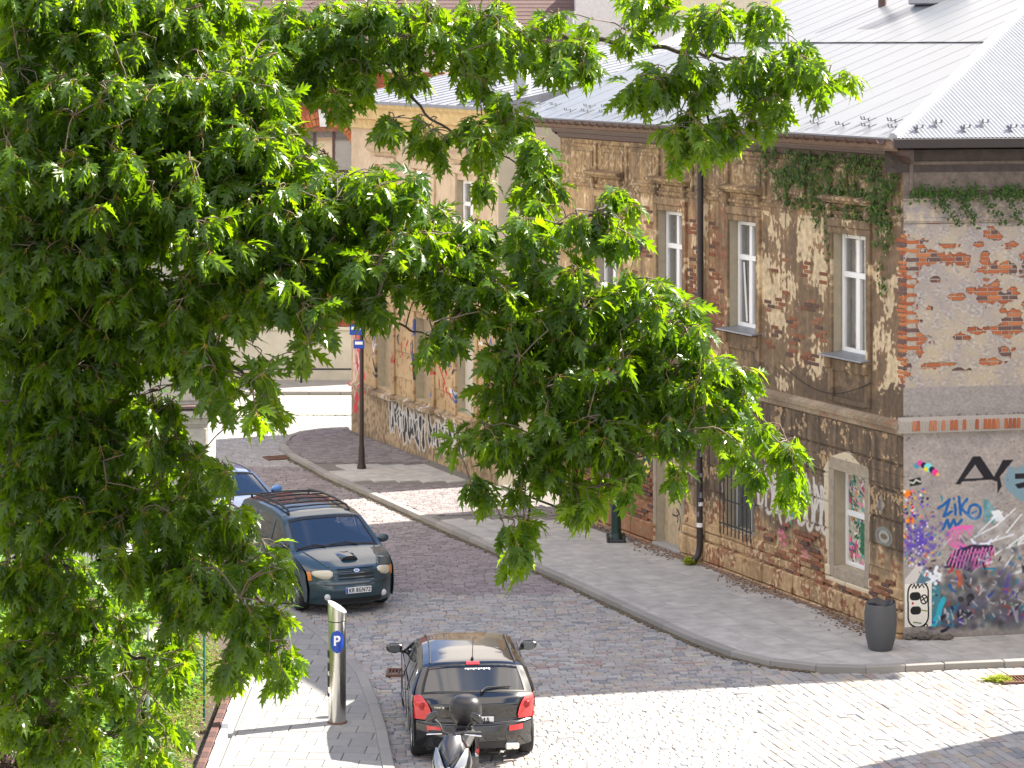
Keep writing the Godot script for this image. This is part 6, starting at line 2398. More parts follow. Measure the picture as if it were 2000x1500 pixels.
func hatchback(called: String, label: String, at: Vector3, turn: float, paint: Material, rear := true) -> Node3D:
	var d := {"called": called, "label": label, "at": at, "turn": turn, "paint": paint, "prof": HATCH, "width": 1.79, "belt": 0.94, "top": 1.45, "lean": 0.27, "bow_f": 0.42, "bow_r": 0.32, "crown": 0.07, "taper": 0.10,
		"screens": [6, 12], "windows": [[-0.78, 0.18], [0.26, 1.02], [1.08, 1.42]], "sill": 0.22, "axles": [-1.30, 1.35], "arch": 0.36, "wheel": 0.315, "rail": 0.075, "handles": [0.05, 0.92], "seams": [-0.85, 0.22, 1.1], "mirror": [-0.70, 1.04], "seats": [0.15, 1.05], "dash": -0.72}
	var t := car(d)
	var b: Body = d.body
	for s in [-1.0, 1.0]:
		# tail lights wrap the corners, wide above and narrow below
		var tl := MB.new()
		var rows := []
		for i in 7:
			var f := i / 6.0
			var row := PackedVector3Array()
			var u := lerpf(13.15, 16.25, f)
			var v_in := lerpf(0.90, 0.66, f) if f < 0.8 else lerpf(0.708, 0.74, (f - 0.8) * 5.0)
			for j in 6:
				var v: float = lerpf(v_in, 1.0, j / 5.0)
				row.append(b.S(u, s * v) + b.N(u, s * v) * 0.022)
			for k in 2:
				var q := b.S(u, s * 1.0)
				row.append(q + Vector3(s * 0.012, 0, -0.09 - 0.10 * k * (1.0 - f * 0.6)))
			rows.append(row)
		tl.grid(rows, Vector3(0, 0.8, 1.6))
		part("tail_light", tl, M.red_lens, t)
		var lens := MB.new()
		lens.lathe([[0.001, 0.012], [0.05, 0.010], [0.055, 0.0]], 14, Transform3D(Basis(Vector3(1, 0, 0), Vector3(0, 0, 1), Vector3(0, -1, 0)), b.S(15.0, s * 0.86) + b.N(15.0, s * 0.86) * 0.022))
		part("indicator_lens", lens, M.deep_red, t)
		part("headlight", b.tablet(2.6, 4.2, s * 0.55, s * 0.95, 0.01), M.lamp_clear, t)
		part("reflector", b.tablet(17.25, 17.75, s * 0.58, s * 0.82, 0.008, 2, 4), M.red_lens, t)
	part("boot_gap", b.patch(16.55, 16.72, -0.72, 0.72, 2, 10, 0.004), M.black, t)
	part("bumper_step", b.patch(17.0, 17.05, -0.95, 0.95, 2, 14, 0.006), M.rubber, t)
	part("lower_bumper", b.tablet(18.5, 19.0, -0.55, 0.55, 0.006, 2, 8), M.rubber, t)
	part("brake_light", b.tablet(11.75, 12.05, -0.13, 0.13, 0.014, 2, 4), M.red_lens, t)
	part("spoiler_lip", b.tablet(11.55, 12.12, -0.86, 0.86, 0.008, 2, 14), paint, t)
	var wi := MB.new()
	wi.tube([b.S(13.1, 0.10) + Vector3(0, 0.03, 0.03), b.S(12.86, 0.2) + b.N(12.86, 0.2) * 0.03, b.S(12.82, 0.62) + b.N(12.8, 0.62) * 0.025], [0.02, 0.014, 0.01], 6)
	part("wiper", wi, M.rubber, t)
	var an := MB.new()
	var ab := b.S(11.2, 0.0)
	an.tube([ab, ab + Vector3(0, 0.03, 0.01), ab + Vector3(0, 0.05, 0.02), ab + Vector3(0, 0.34, 0.16)], [0.028, 0.02, 0.006, 0.004], 6)
	part("antenna", an, M.rubber, t)
	for s in [-0.86, 0.86]:
		var rg := MB.new()
		var pts := []
		for i in 9:
			pts.append(b.S(lerpf(7.2, 11.4, i / 8.0), s) + UPV * 0.008)
		rg.tube(pts, [0.013], 5)
		part("roof_strip", rg, M.rubber, t)
	if rear:
		# oval badge
		var p := b.S(15.15, 0.0)
		var m := b.N(15.15, 0.0)
		var rx := UPV.cross(m).normalized()
		var bs := Basis(rx, m.cross(rx), m)
		var bd := part("badge", null_mesh(), M.chrome, t)
		var ov := PackedVector2Array()
		var ov2 := PackedVector2Array()
		for i in 22:
			ov.append(Vector2(cos(TAU * i / 22.0) * 0.068, sin(TAU * i / 22.0) * 0.036))
			ov2.append(Vector2(cos(TAU * i / 22.0) * 0.058, sin(TAU * i / 22.0) * 0.028))
		var o1 := MB.new()
		o1.prism(ov, 0.012, Transform3D(bs, p + m * 0.008))
		part("ring", o1, M.chrome, bd)
		var o2 := MB.new()
		o2.prism(ov2, 0.012, Transform3D(bs, p + m * 0.011))
		part("field", o2, M.black, bd)
		letters(bd, "KIA", Transform3D(bs, p + m * 0.019), 0.034, M.chrome, 1.1)
		var p2 := b.S(15.1, -0.60)
		var n2 := b.N(15.1, -0.60)
		var r2 := UPV.cross(n2).normalized()
		letters(t, "cee'd", Transform3D(Basis(r2, n2.cross(r2), n2), p2 + n2 * 0.006), 0.032, M.chrome, 1.3)
		plate(t, b, 16.0, 0.0, 0.52, 0.112, "14A", 0.125, false)
		# exhaust shield catching the sun, sticker strip on the glass
		var ex := MB.new()
		ex.bx(Vector3(0.52, 0.27, 2.02), Vector3(0.2, 0.09, 0.1), 0.02)
		part("tail_pipe", ex, M.chrome, t)
		var sk := MB.new()
		for i in 10:
			var v := -0.16 + i * 0.05
			sk.add(b.patch(12.16, 12.20 + 0.02 * (i % 2), v, v + 0.034, 1, 2, 0.004))
		part("sticker", sk, M.plate_white, t)
	return t

const VAN := [[-2.34, 0.22], [-2.43, 0.36], [-2.45, 0.50], [-2.42, 0.60], [-2.38, 0.66], [-2.33, 0.84], [-2.24, 0.90], [-1.90, 1.01], [-1.32, 1.13], [-0.50, 1.60], [-0.20, 1.675], [0.40, 1.715], [1.30, 1.71], [2.00, 1.65], [2.12, 1.61], [2.34, 1.12], [2.42, 0.92], [2.44, 0.60], [2.40, 0.26]]

func lamp_oval(b: Body, u0: float, u1: float, v0: float, v1: float) -> MB:
	# rounded lens bulging from the wing
	var rows := []
	for i in 9:
		var row := PackedVector3Array()
		var f := i / 8.0 * 2.0 - 1.0
		for j in 13:
			var g := j / 12.0 * 2.0 - 1.0
			# superellipse in the unit square
			var px := g * pow(1.0 - 0.5 * pow(absf(f), 4.0), 0.5)
			var py := f * pow(1.0 - 0.55 * pow(absf(g), 4.0), 0.5)
			var u := lerpf(u0, u1, py * 0.5 + 0.5) + 0.12 * g * signf(v0)
			var v := lerpf(v0, v1, px * 0.5 + 0.5)
			var edge := maxf(absf(f), absf(g))
			row.append(b.S(u, v) + b.N(u, v) * (0.03 * (1.0 - pow(edge, 6.0)) - 0.004))
		rows.append(row)
	var m := MB.new()
	m.grid(rows, Vector3(0, 0.7, -1.2))
	return m

func minivan(at: Vector3, turn: float) -> void:
	var d := {"called": "minivan", "label": "dark teal minivan with roof rack parked at the left kerb facing us", "at": at, "turn": turn, "paint": M.teal_paint, "prof": VAN, "width": 1.90, "belt": 1.10, "top": 1.72, "lean": 0.19, "bow_f": 0.40, "bow_r": 0.10, "crown": 0.06, "taper": 0.10,
		"screens": [8, 14], "windows": [[-1.02, -0.10], [0.02, 0.98], [1.06, 1.98]], "sill": 0.24, "axles": [-1.48, 1.42], "arch": 0.38, "wheel": 0.33, "rail": 0.10, "handles": [-0.02, 0.16], "seams": [-1.1, -0.04, 1.0], "mirror": [-1.02, 1.16], "seats": [-0.1, 0.8, 1.6], "dash": -0.95, "handle_mat": M.chrome, "mirror_mat": M.teal_paint}
	var t := car(d)
	var b: Body = d.body
	for s in [-1.0, 1.0]:
		var h := part("headlight", lamp_oval(b, 4.35, 5.75, s * 0.52, s * 0.93), M.lamp_cream, t)
		part("chrome_bowl", b.patch(4.4, 5.4, s * 0.60, s * 0.74, 3, 3, 0.006), M.chrome, h)
		part("indicator", b.tablet(4.2, 5.7, s * 0.935, s * 0.995, 0.010, 3, 2), M.amber_lens, t)
		var fl := MB.new()
		fl.lathe([[0.001, 0.02], [0.05, 0.016], [0.062, 0.0], [0.064, -0.02]], 16, Transform3D(Basis(Vector3(1, 0, 0), Vector3(0, 0, -1), Vector3(0, 1, 0)), b.S(1.1, s * 0.68) + Vector3(0, 0, -0.01)))
		part("fog_light", fl, M.lamp_clear, t)
		var rr := MB.new()
		var pts := []
		for i in 12:
			var q := b.S(lerpf(9.7, 13.4, i / 11.0), s * 0.80)
			pts.append(q + UPV * (0.06 if i > 0 and i < 11 else 0.005))
		rr.tube(pts, [0.022], 8)
		part("roof_rail", rr, M.rubber, t)
		var cr := MB.new()
		var cpts := []
		for i in 8:
			cpts.append(b.S(lerpf(6.1, 7.9, i / 7.0), s * lerpf(0.55, 0.78, i / 7.0)) + UPV * 0.004)
		cr.tube(cpts, [0.014], 5)
		part("bonnet_crease", cr, M.teal_paint, t)
		part("tail_light", b.tablet(15.3, 17.0, s * 0.84, s * 0.99, 0.012), M.red_lens, t)
	for i in 6:
		var cb := MB.new()
		var u := 10.3 + i * 0.5
		cb.tube([b.S(u, -0.80) + UPV * 0.05, b.S(u, 0.0) + UPV * 0.045, b.S(u, 0.80) + UPV * 0.05], [0.014], 6)
		part("rack_bar", cb, M.rubber, t)
	var gr := part("grille", b.patch(4.15, 5.75, -0.42, 0.42, 4, 10, 0.003), M.black, t)
	for i in 4:
		var u := 4.3 + i * 0.42
		part("slat", b.tablet(u, u + 0.14, -0.42, 0.42, 0.018, 1, 10), M.teal_paint, gr)
	var bp := b.S(5.0, 0.0)
	var bn := b.N(5.0, 0.0)
	var brx := UPV.cross(bn).normalized()
	var bbs := Basis(brx, bn.cross(brx), bn)
	var bd := part("badge", null_mesh(), M.chrome, t)
	var ov := PackedVector2Array()
	for i in 18:
		ov.append(Vector2(cos(TAU * i / 18.0) * 0.06, sin(TAU * i / 18.0) * 0.034))
	var o1 := MB.new()
	o1.prism(ov, 0.012, Transform3D(bbs, bp + bn * 0.026))
	part("disc", o1, M.chrome, bd)
	letters(bd, "KIA", Transform3D(bbs, bp + bn * 0.034), 0.03, M.black, 1.0)
	# bonnet scoop
	var sc := part("bonnet_scoop", null_mesh(), M.teal_paint, t)
	var rows := []
	for i in 6:
		var f := i / 5.0
		var row := PackedVector3Array()
		for j in 9:
			var g := j / 8.0 * 2.0 - 1.0
			var q := b.S(lerpf(6.75, 7.55, f), g * 0.19)
			row.append(q + UPV * (0.075 * (1.0 - f) * (1.0 - pow(absf(g), 4.0)) + 0.002))
		rows.append(row)
	var sm := MB.new()
	sm.grid(rows, Vector3(0, 0.2, -1.5))
	part("hood", sm, M.teal_paint, sc)
	var sg := MB.new()
	var s0 := b.S(6.76, 0.0)
	var el := PackedVector2Array()
	for i in 16:
		el.append(Vector2(cos(TAU * i / 16.0) * 0.15, 0.036 + sin(TAU * i / 16.0) * 0.028))
	sg.prism(el, 0.01, Transform3D(Basis(), s0 + Vector3(0, 0, -0.006)))
	part("mouth", sg, M.black, sc)
	part("bumper_strip", b.tablet(3.0, 3.25, -0.96, 0.96, 0.006, 1, 16), M.rubber, t)
	part("lower_intake", b.tablet(0.2, 0.9, -0.62, 0.62, 0.004, 2, 10), M.black, t)
	plate(t, b, 2.0, 0.0, 0.52, 0.114, "KR 8GN72", 0.0)
	t.scale = Vector3.ONE * 0.925
	for s in [-0.45, 0.25]:
		var wi := MB.new()
		wi.tube([b.S(7.98, s) + UPV * 0.02, b.S(8.12, s + 0.25) + b.N(8.1, s) * 0.02, b.S(8.05, s + 0.62) + b.N(8.1, s) * 0.015], [0.014, 0.01, 0.008], 5)
		part("wiper", wi, M.rubber, t)

func scooter(at: Vector3, turn: float) -> void:
	# maxi scooter with a top case, facing the viewer (front towards +z)
	var t := thing("motor_scooter", "black motor scooter with round top case parked behind the black hatchback", "scooter", at, turn)
	# front apron: sections from the wheel up to the dash
	var rows := []
	for q in [[0.46, 0.10, 0.60, 0.05], [0.56, 0.17, 0.62, 0.09], [0.68, 0.235, 0.60, 0.12], [0.80, 0.25, 0.54, 0.13], [0.92, 0.215, 0.47, 0.12], [1.02, 0.16, 0.40, 0.10], [1.10, 0.10, 0.33, 0.07], [1.13, 0.04, 0.29, 0.04]]:
		var row := PackedVector3Array()
		for j in 17:
			var g := j / 16.0 * 2.0 - 1.0
			row.append(Vector3(q[1] * sin(g * 1.9) / sin(1.9), q[0] - 0.05 * absf(g), q[2] - q[3] * 2.4 * (1.0 - cos(g * 1.5))))
		rows.append(row)
	var ap := MB.new()
	ap.grid(rows, Vector3(0, 0.8, -0.2))
	part("front_fairing", ap, M.black_paint, t)
	# glossy dark shield above the lamps
	var sh := []
	for q in [[0.80, 0.03, 0.585], [0.86, 0.085, 0.575], [0.95, 0.125, 0.52], [1.04, 0.13, 0.445], [1.11, 0.10, 0.37]]:
		var row := PackedVector3Array()
		for j in 11:
			var g := j / 10.0 * 2.0 - 1.0
			row.append(Vector3(q[1] * g, q[0] - 0.01 * absf(g), q[2] + 0.02 - 0.10 * g * g))
		sh.append(row)
	var sm := MB.new()
	sm.grid(sh, Vector3(0, 0.8, 0.0))
	part("windshield", sm, M.dark_visor, t)
	for s in [-1.0, 1.0]:
		# silver V of the headlamps
		var lr := []
		for q in [[0.62, 0.02, 0.10, 0.63], [0.70, 0.03, 0.17, 0.635], [0.78, 0.08, 0.21, 0.60], [0.88, 0.14, 0.225, 0.53], [0.95, 0.185, 0.215, 0.455]]:
			var row := PackedVector3Array()
			for j in 5:
				var g: float = lerpf(q[1], q[2], j / 4.0)
				row.append(Vector3(s * g, q[0], q[3] + 0.012 - 2.2 * g * g))
			lr.append(row)
		var lm := MB.new()
		lm.grid(lr, Vector3(0, 0.8, -0.1))
		part("headlight", lm, M.silver_lens, t)
		var hb := part("handlebar", null_mesh(), M.rubber, t)
		var gm := MB.new()
		gm.tube([Vector3(s * 0.06, 1.08, 0.22), Vector3(s * 0.18, 1.10, 0.17), Vector3(s * 0.34, 1.08, 0.08)], [0.022, 0.018, 0.019], 8)
		part("grip", gm, M.rubber, hb)
		var lv := MB.new()
		lv.tube([Vector3(s * 0.15, 1.09, 0.23), Vector3(s * 0.24, 1.085, 0.235), Vector3(s * 0.36, 1.06, 0.17)], [0.009, 0.009, 0.011], 6)
		part("brake_lever", lv, M.chrome, hb)
		var mi := part("mirror", null_mesh(), M.rubber, t)
		var stalk := MB.new()
		stalk.tube([Vector3(s * 0.15, 1.10, 0.18), Vector3(s * 0.19, 1.20, 0.17), Vector3(s * 0.27, 1.27, 0.16)], [0.01], 6)
		part("stalk", stalk, M.rubber, mi)
		var hd := MB.new()
		var prf := []
		for i in 7:
			var a := PI * i / 6.0
			prf.append([sin(a) * 0.055 + 0.0005, -cos(a) * 0.10])
		hd.lathe(prf, 12, Transform3D(Basis(Vector3(0, 0, 1), 0.9 * s + 0.0) * Basis.from_scale(Vector3(1, 1, 0.4)), Vector3(s * 0.30, 1.29, 0.16)))
		part("shell", hd, M.black_paint, mi)
		# leg shields and side body
		var side := MB.new()
		side.box(Transform3D(Basis(UPV, s * 0.12), Vector3(s * 0.20, 0.62, -0.45)), Vector3(0.10, 0.34, 0.95), 0.05)
		part("side_panel", side, M.black_paint, t)
		var ind := MB.new()
		ind.box(Transform3D(Basis(UPV, s * -0.5), Vector3(s * 0.205, 0.72, 0.44)), Vector3(0.03, 0.10, 0.03), 0.01)
		part("indicator", ind, M.amber_lens, t)
	var bg := MB.new()
	bg.lathe([[0.001, 0.01], [0.028, 0.008], [0.032, 0.0]], 14, Transform3D(Basis(Vector3(1, 0, 0), Vector3(0, 0, 1), Vector3(0, -1, 0)), Vector3(0, 0.74, 0.655)))
	part("badge", bg, M.chrome, t)
	# body, seat, top case
	var bo := MB.new()
	bo.bx(Vector3(0, 0.55, -0.5), Vector3(0.36, 0.4, 1.0), 0.10)
	bo.bx(Vector3(0, 0.32, -0.1), Vector3(0.34, 0.12, 0.9), 0.04)
	part("body", bo, M.black_paint, t)
	var se := MB.new()
	se.bx(Vector3(0, 0.82, -0.50), Vector3(0.32, 0.13, 0.78), 0.05)
	part("seat", se, M.rubber, t)
	var ca := part("top_case", null_mesh(), M.black_plastic, t)
	var lid := []
	for i in 9:
		var a := PI * 0.5 * i / 8.0
		lid.append([pow(sin(a), 0.7) * 0.225 + 0.0005, pow(cos(a), 0.8) * 0.22])
	var lm2 := MB.new()
	lm2.lathe(lid, 24, Transform3D(Basis.from_scale(Vector3(1.0, 1, 0.9)), Vector3(0, 1.10, -0.92)))
	part("lid", lm2, M.black_plastic, ca)
	var bas := MB.new()
	bas.lathe([[0.226, 0.0], [0.22, -0.06], [0.17, -0.15], [0.001, -0.16]], 24, Transform3D(Basis.from_scale(Vector3(1.0, 1, 0.9)), Vector3(0, 1.10, -0.92)))
	part("tray", bas, M.black_plastic, ca)
	var strip := MB.new()
	strip.lathe([[0.229, -0.012], [0.229, 0.006]], 24, Transform3D(Basis.from_scale(Vector3(1.0, 1, 0.9)), Vector3(0, 1.10, -0.92)))
	part("seam_strip", strip, M.rubber, ca)
	var tag_m := MB.new()
	tag_m.bx(Vector3(0.17, 1.07, -0.78), Vector3(0.06, 0.014, 0.01), 0.002)
	part("maker_plate", tag_m, M.chrome, ca)
	var rk := MB.new()
	rk.bx(Vector3(0, 0.91, -0.92), Vector3(0.22, 0.05, 0.3), 0.01)
	part("rack", rk, M.rubber, t)
	for q in [[0.62, 0.22], [-0.82, 0.22]]:
		var wh := part("wheel", null_mesh(), M.tyre, t)
		var wx := Transform3D(Basis(Vector3(0, 1, 0), Vector3(1, 0, 0), Vector3(0, 0, 1)), Vector3(0, 0.24, q[0]))
		var ty := MB.new()
		ty.lathe([[0.16, -0.05], [0.21, -0.055], [0.24, -0.02], [0.24, 0.02], [0.21, 0.055], [0.16, 0.05]], 24, wx)
		part("tyre", ty, M.tyre, wh)
		var ri := MB.new()
		ri.lathe([[0.16, -0.045], [0.14, 0.0], [0.16, 0.045]], 20, wx)
		for k in 5:
			var a := TAU * k / 5.0
			ri.bar(wx * Vector3(0, 0, 0), wx * Vector3(cos(a) * 0.155, 0, sin(a) * 0.155), 0.03, 0.03, Vector3(1, 0, 0))
		part("rim", ri, M.alloy, wh)
	var mud := MB.new()
	mud.bx(Vector3(0, 0.46, 0.62), Vector3(0.13, 0.06, 0.36), 0.03)
	part("mudguard", mud, M.black_paint, t)
	var fk := MB.new()
	for s in [-0.075, 0.075]:
		fk.tube([Vector3(s, 0.24, 0.62), Vector3(s, 0.6, 0.48)], [0.02], 8)
	part("fork", fk, M.alloy, t)
	var sd := MB.new()
	sd.tube([Vector3(-0.14, 0.32, -0.2), Vector3(-0.28, 0.01, -0.1)], [0.012], 6)
	part("side_stand", sd, M.rubber, t)

# ------------------------------------------------------------------ street furniture
func parking_column() -> void:
	var t := thing("parking_meter", "brushed steel parking column with blue P sign on the left pavement", "parking meter", Vector3(-2.585, 0, -37.85), 0.0)
	var r := 0.132
	var m := MB.new()
	m.lathe([[r, 0.0], [r, 1.50]], 40)
	part("column", m, M.steel, t)
	# cap cut at a slant, higher on the left
	var cap := MB.new()
	var n := 40
	var lo := PackedVector3Array()
	var hi := PackedVector3Array()
	for i in n + 1:
		var a := TAU * (i % n) / n
		lo.append(Vector3(cos(a) * (r + 0.006), 1.515, sin(a) * (r + 0.006)))
		hi.append(Vector3(cos(a) * (r + 0.006), 1.715 - 0.085 * cos(a) - 0.01 * sin(a), sin(a) * (r + 0.006)))
	cap.grid([lo, hi])
	part("cap", cap, M.steel, t)
	var topm := MB.new()
	for i in n:
		topm.tri(Vector3(0, 1.715, 0), hi[i], hi[i + 1], Vector3.ZERO)
	part("cap_top", topm, M.steel_light, t)
	var gap := MB.new()
	gap.lathe([[r - 0.006, 1.495], [r - 0.006, 1.52]], 40)
	part("joint", gap, M.black, t)
	var foot := MB.new()
	foot.lathe([[r + 0.012, 0.0], [r + 0.012, 0.02], [r, 0.03]], 40)
	part("foot_ring", foot, M.rust, t)
	# oval sign bent round the column, facing the viewer a little to the right
	var rows := []
	for i in 13:
		var row := PackedVector3Array()
		var f := i / 12.0 * 2.0 - 1.0
		var half := 0.105 * sqrt(maxf(0.0, 1.0 - f * f)) + 0.0005
		for j in 11:
			var x := lerpf(-half, half, j / 10.0)
			var a := PI / 2 - x / r * 1.0 - 0.05
			row.append(Vector3(cos(a) * (r + 0.003), 1.22 + f * 0.17, sin(a) * (r + 0.003)))
		rows.append(row)
	var sg := MB.new()
	sg.grid(rows, Vector3(0, 1.22, 0))
	var s := part("sign", sg, M.sign_blue, t)
	letters(s, "P", Transform3D(Basis(UPV, -0.03), Vector3(0.003, 1.235, r + 0.006)), 0.145, M.white_paint, 1.0, 0.012)
	# slots and screen on its left flank
	for q in [[1.02, 0.10], [0.86, 0.06], [0.80, 0.05], [0.62, 0.16], [0.42, 0.05]]:
		var b := MB.new()
		b.box(Transform3D(Basis(UPV, -1.35), Vector3(-r * 0.985, q[0], r * 0.2)), Vector3(0.09, q[1], 0.02), 0.004)
		part("slot", b, M.rubber, t)

func sign_post() -> void:
	var t := thing("sign_post", "dark slender post carrying blue road signs on the far right pavement", "sign post", Vector3(-3.56, 0, -60.6))
	var m := MB.new()
	m.lathe([[0.11, 0.0], [0.11, 0.05], [0.08, 0.12], [0.07, 0.5], [0.055, 0.56], [0.048, 3.0], [0.045, 4.4], [0.03, 4.45], [0.001, 4.46]], 14)
	part("post", m, M.iron_brown, t)
	for q in [[3.82, -0.02, 0.30, 0.42], [3.30, -0.13, 0.30, 0.26], [2.95, -0.06, 0.26, 0.2]]:
		var b := MB.new()
		b.bx(Vector3(q[1], q[0], 0.085), Vector3(q[2], q[3], 0.012), 0.004)
		var s := part("sign_plate", b, M.sign_blue, t)
		var w := MB.new()
		if q[0] > 3.5:
			w.prism(PackedVector2Array([Vector2(-0.08, -0.1), Vector2(0.08, -0.1), Vector2(0.08, 0.03), Vector2(0.0, 0.12), Vector2(-0.08, 0.03)]), 0.006, Transform3D(Basis(), Vector3(q[1], q[0], 0.095)))
		else:
			w.bx(Vector3(q[1], q[0] + 0.03, 0.094), Vector3(q[2] - 0.08, 0.07, 0.004))
		part("symbol", w, M.white_paint, s)

func lamp_post() -> void:
	var t := thing("lamp_post", "dark green cast iron lamp post on the pavement beside the tenement", "lamp post", Vector3(2.1, 0, -51.7))
	var b := MB.new()
	b.bx(Vector3(0, 0.03, 0), Vector3(0.38, 0.06, 0.38), 0.015)
	part("base_plate", b, M.iron, t)
	for q in [[-1, -1], [1, -1], [1, 1], [-1, 1]]:
		var k := MB.new()
		k.lathe([[0.03, 0.06], [0.03, 0.12], [0.012, 0.13], [0.001, 0.17]], 8, Transform3D(Basis(), Vector3(q[0] * 0.16, 0, q[1] * 0.16)))
		part("anchor_bolt", k, M.iron, t)
	var m := MB.new()
	m.lathe([[0.15, 0.06], [0.14, 0.12], [0.105, 0.2], [0.098, 1.0], [0.105, 1.04], [0.088, 1.1], [0.078, 2.0], [0.07, 3.6], [0.05, 3.9]], 18)
	part("column", m, M.green_iron, t)
	var h := MB.new()
	h.lathe([[0.05, 3.9], [0.12, 4.0], [0.17, 4.4], [0.20, 4.45], [0.08, 4.62], [0.02, 4.72]], 6)
	part("lantern", h, M.green_iron, t)

func planter_bin() -> void:
	var t := thing("round_planter", "dark grey barrel shaped planter with a black liner at the tenement corner", "planter", Vector3(6.11, 0, -42.45))
	var m := MB.new()
	m.lathe([[0.001, 0.0], [0.185, 0.0], [0.20, 0.02], [0.245, 0.20], [0.268, 0.42], [0.268, 0.60], [0.25, 0.75], [0.245, 0.765], [0.225, 0.765], [0.22, 0.74], [0.225, 0.6], [0.001, 0.55]], 40)
	part("barrel", m, M.planter_grey, t)
	var l := MB.new()
	var rows := []
	for i in 5:
		var row := PackedVector3Array()
		for j in 25:
			var a := TAU * (j % 24) / 24.0
			var rr: float = [0.232, 0.24, 0.22, 0.19, 0.10][i] + 0.012 * sin(a * 5.0 + i)
			row.append(Vector3(cos(a) * rr, [0.745, 0.785, 0.79, 0.72, 0.66][i] + 0.022 * sin(a * 3.0 + 1.0) + 0.012 * sin(a * 7.0), sin(a) * rr))
		rows.append(row)
	l.grid(rows, Vector3(0, 0.2, 0))
	part("liner", l, M.bin_bag, t)

# ------------------------------------------------------------------ garden on the left
func leaf_simple(l: float, w: float) -> ArrayMesh:
	var m := MB.new()
	var a := Vector3(0, 0, 0)
	var b := Vector3(w, 0.01, l * 0.45)
	var c := Vector3(0, -0.012, l)
	var d := Vector3(-w, 0.01, l * 0.45)
	var e := Vector3(0, -0.004, l * 0.5)
	for q in [[a, b, e], [b, c, e], [c, d, e], [d, a, e]]:
		m.tri(q[0], q[1], q[2], Vector3(0, -5, 0))
	return m.mesh()

func bush(called: String, label: String, at: Vector3, size: Vector3, count: int, mats: Array, leaf: ArrayMesh, category := "shrub", group := "", stems := 6) -> Node3D:
	var t := thing(called, label, category, at, 0.0, group)
	var st := MB.new()
	for i in stems:
		var a := TAU * i / stems + R.randf()
		var e := Vector3(cos(a) * size.x * 0.6, size.y * R.randf_range(0.8, 1.5), sin(a) * size.z * 0.6)
		st.tube([Vector3(cos(a) * 0.04, -0.05, sin(a) * 0.04), e * 0.5 + Vector3(0, 0.05, 0), e], [0.014, 0.01, 0.004], 5)
	part("stem", st, M.bark_twig, t)
	var xs := []
	for k in mats.size():
		xs.append([])
	for i in count:
		var p := Vector3(R.randfn(0, 1), R.randfn(0, 1), R.randfn(0, 1)).normalized() * pow(R.randf(), 0.4)
		var lump := 1.0 + 0.22 * sin(p.x * 7.0 + at.x * 3.0) * sin(p.y * 6.0 + at.z)
		var w := Vector3(p.x * size.x * lump, size.y + p.y * size.y * lump, p.z * size.z * lump)
		var dir := (Vector3(p.x, p.y * 0.4 - 0.2, p.z) + Vector3(R.randfn(0, 0.5), R.randfn(0, 0.4), R.randfn(0, 0.5))).normalized()
		var up := (UPV + Vector3(R.randfn(0, 0.5), 0, R.randfn(0, 0.5))).normalized()
		var sx := up.cross(dir).normalized()
		xs[R.randi() % mats.size()].append(Transform3D(Basis(sx, dir.cross(sx), dir) * Basis.from_scale(Vector3.ONE * R.randf_range(0.6, 1.3)), w))
	for k in mats.size():
		many("foliage", leaf, mats[k], xs[k], t)
	return t

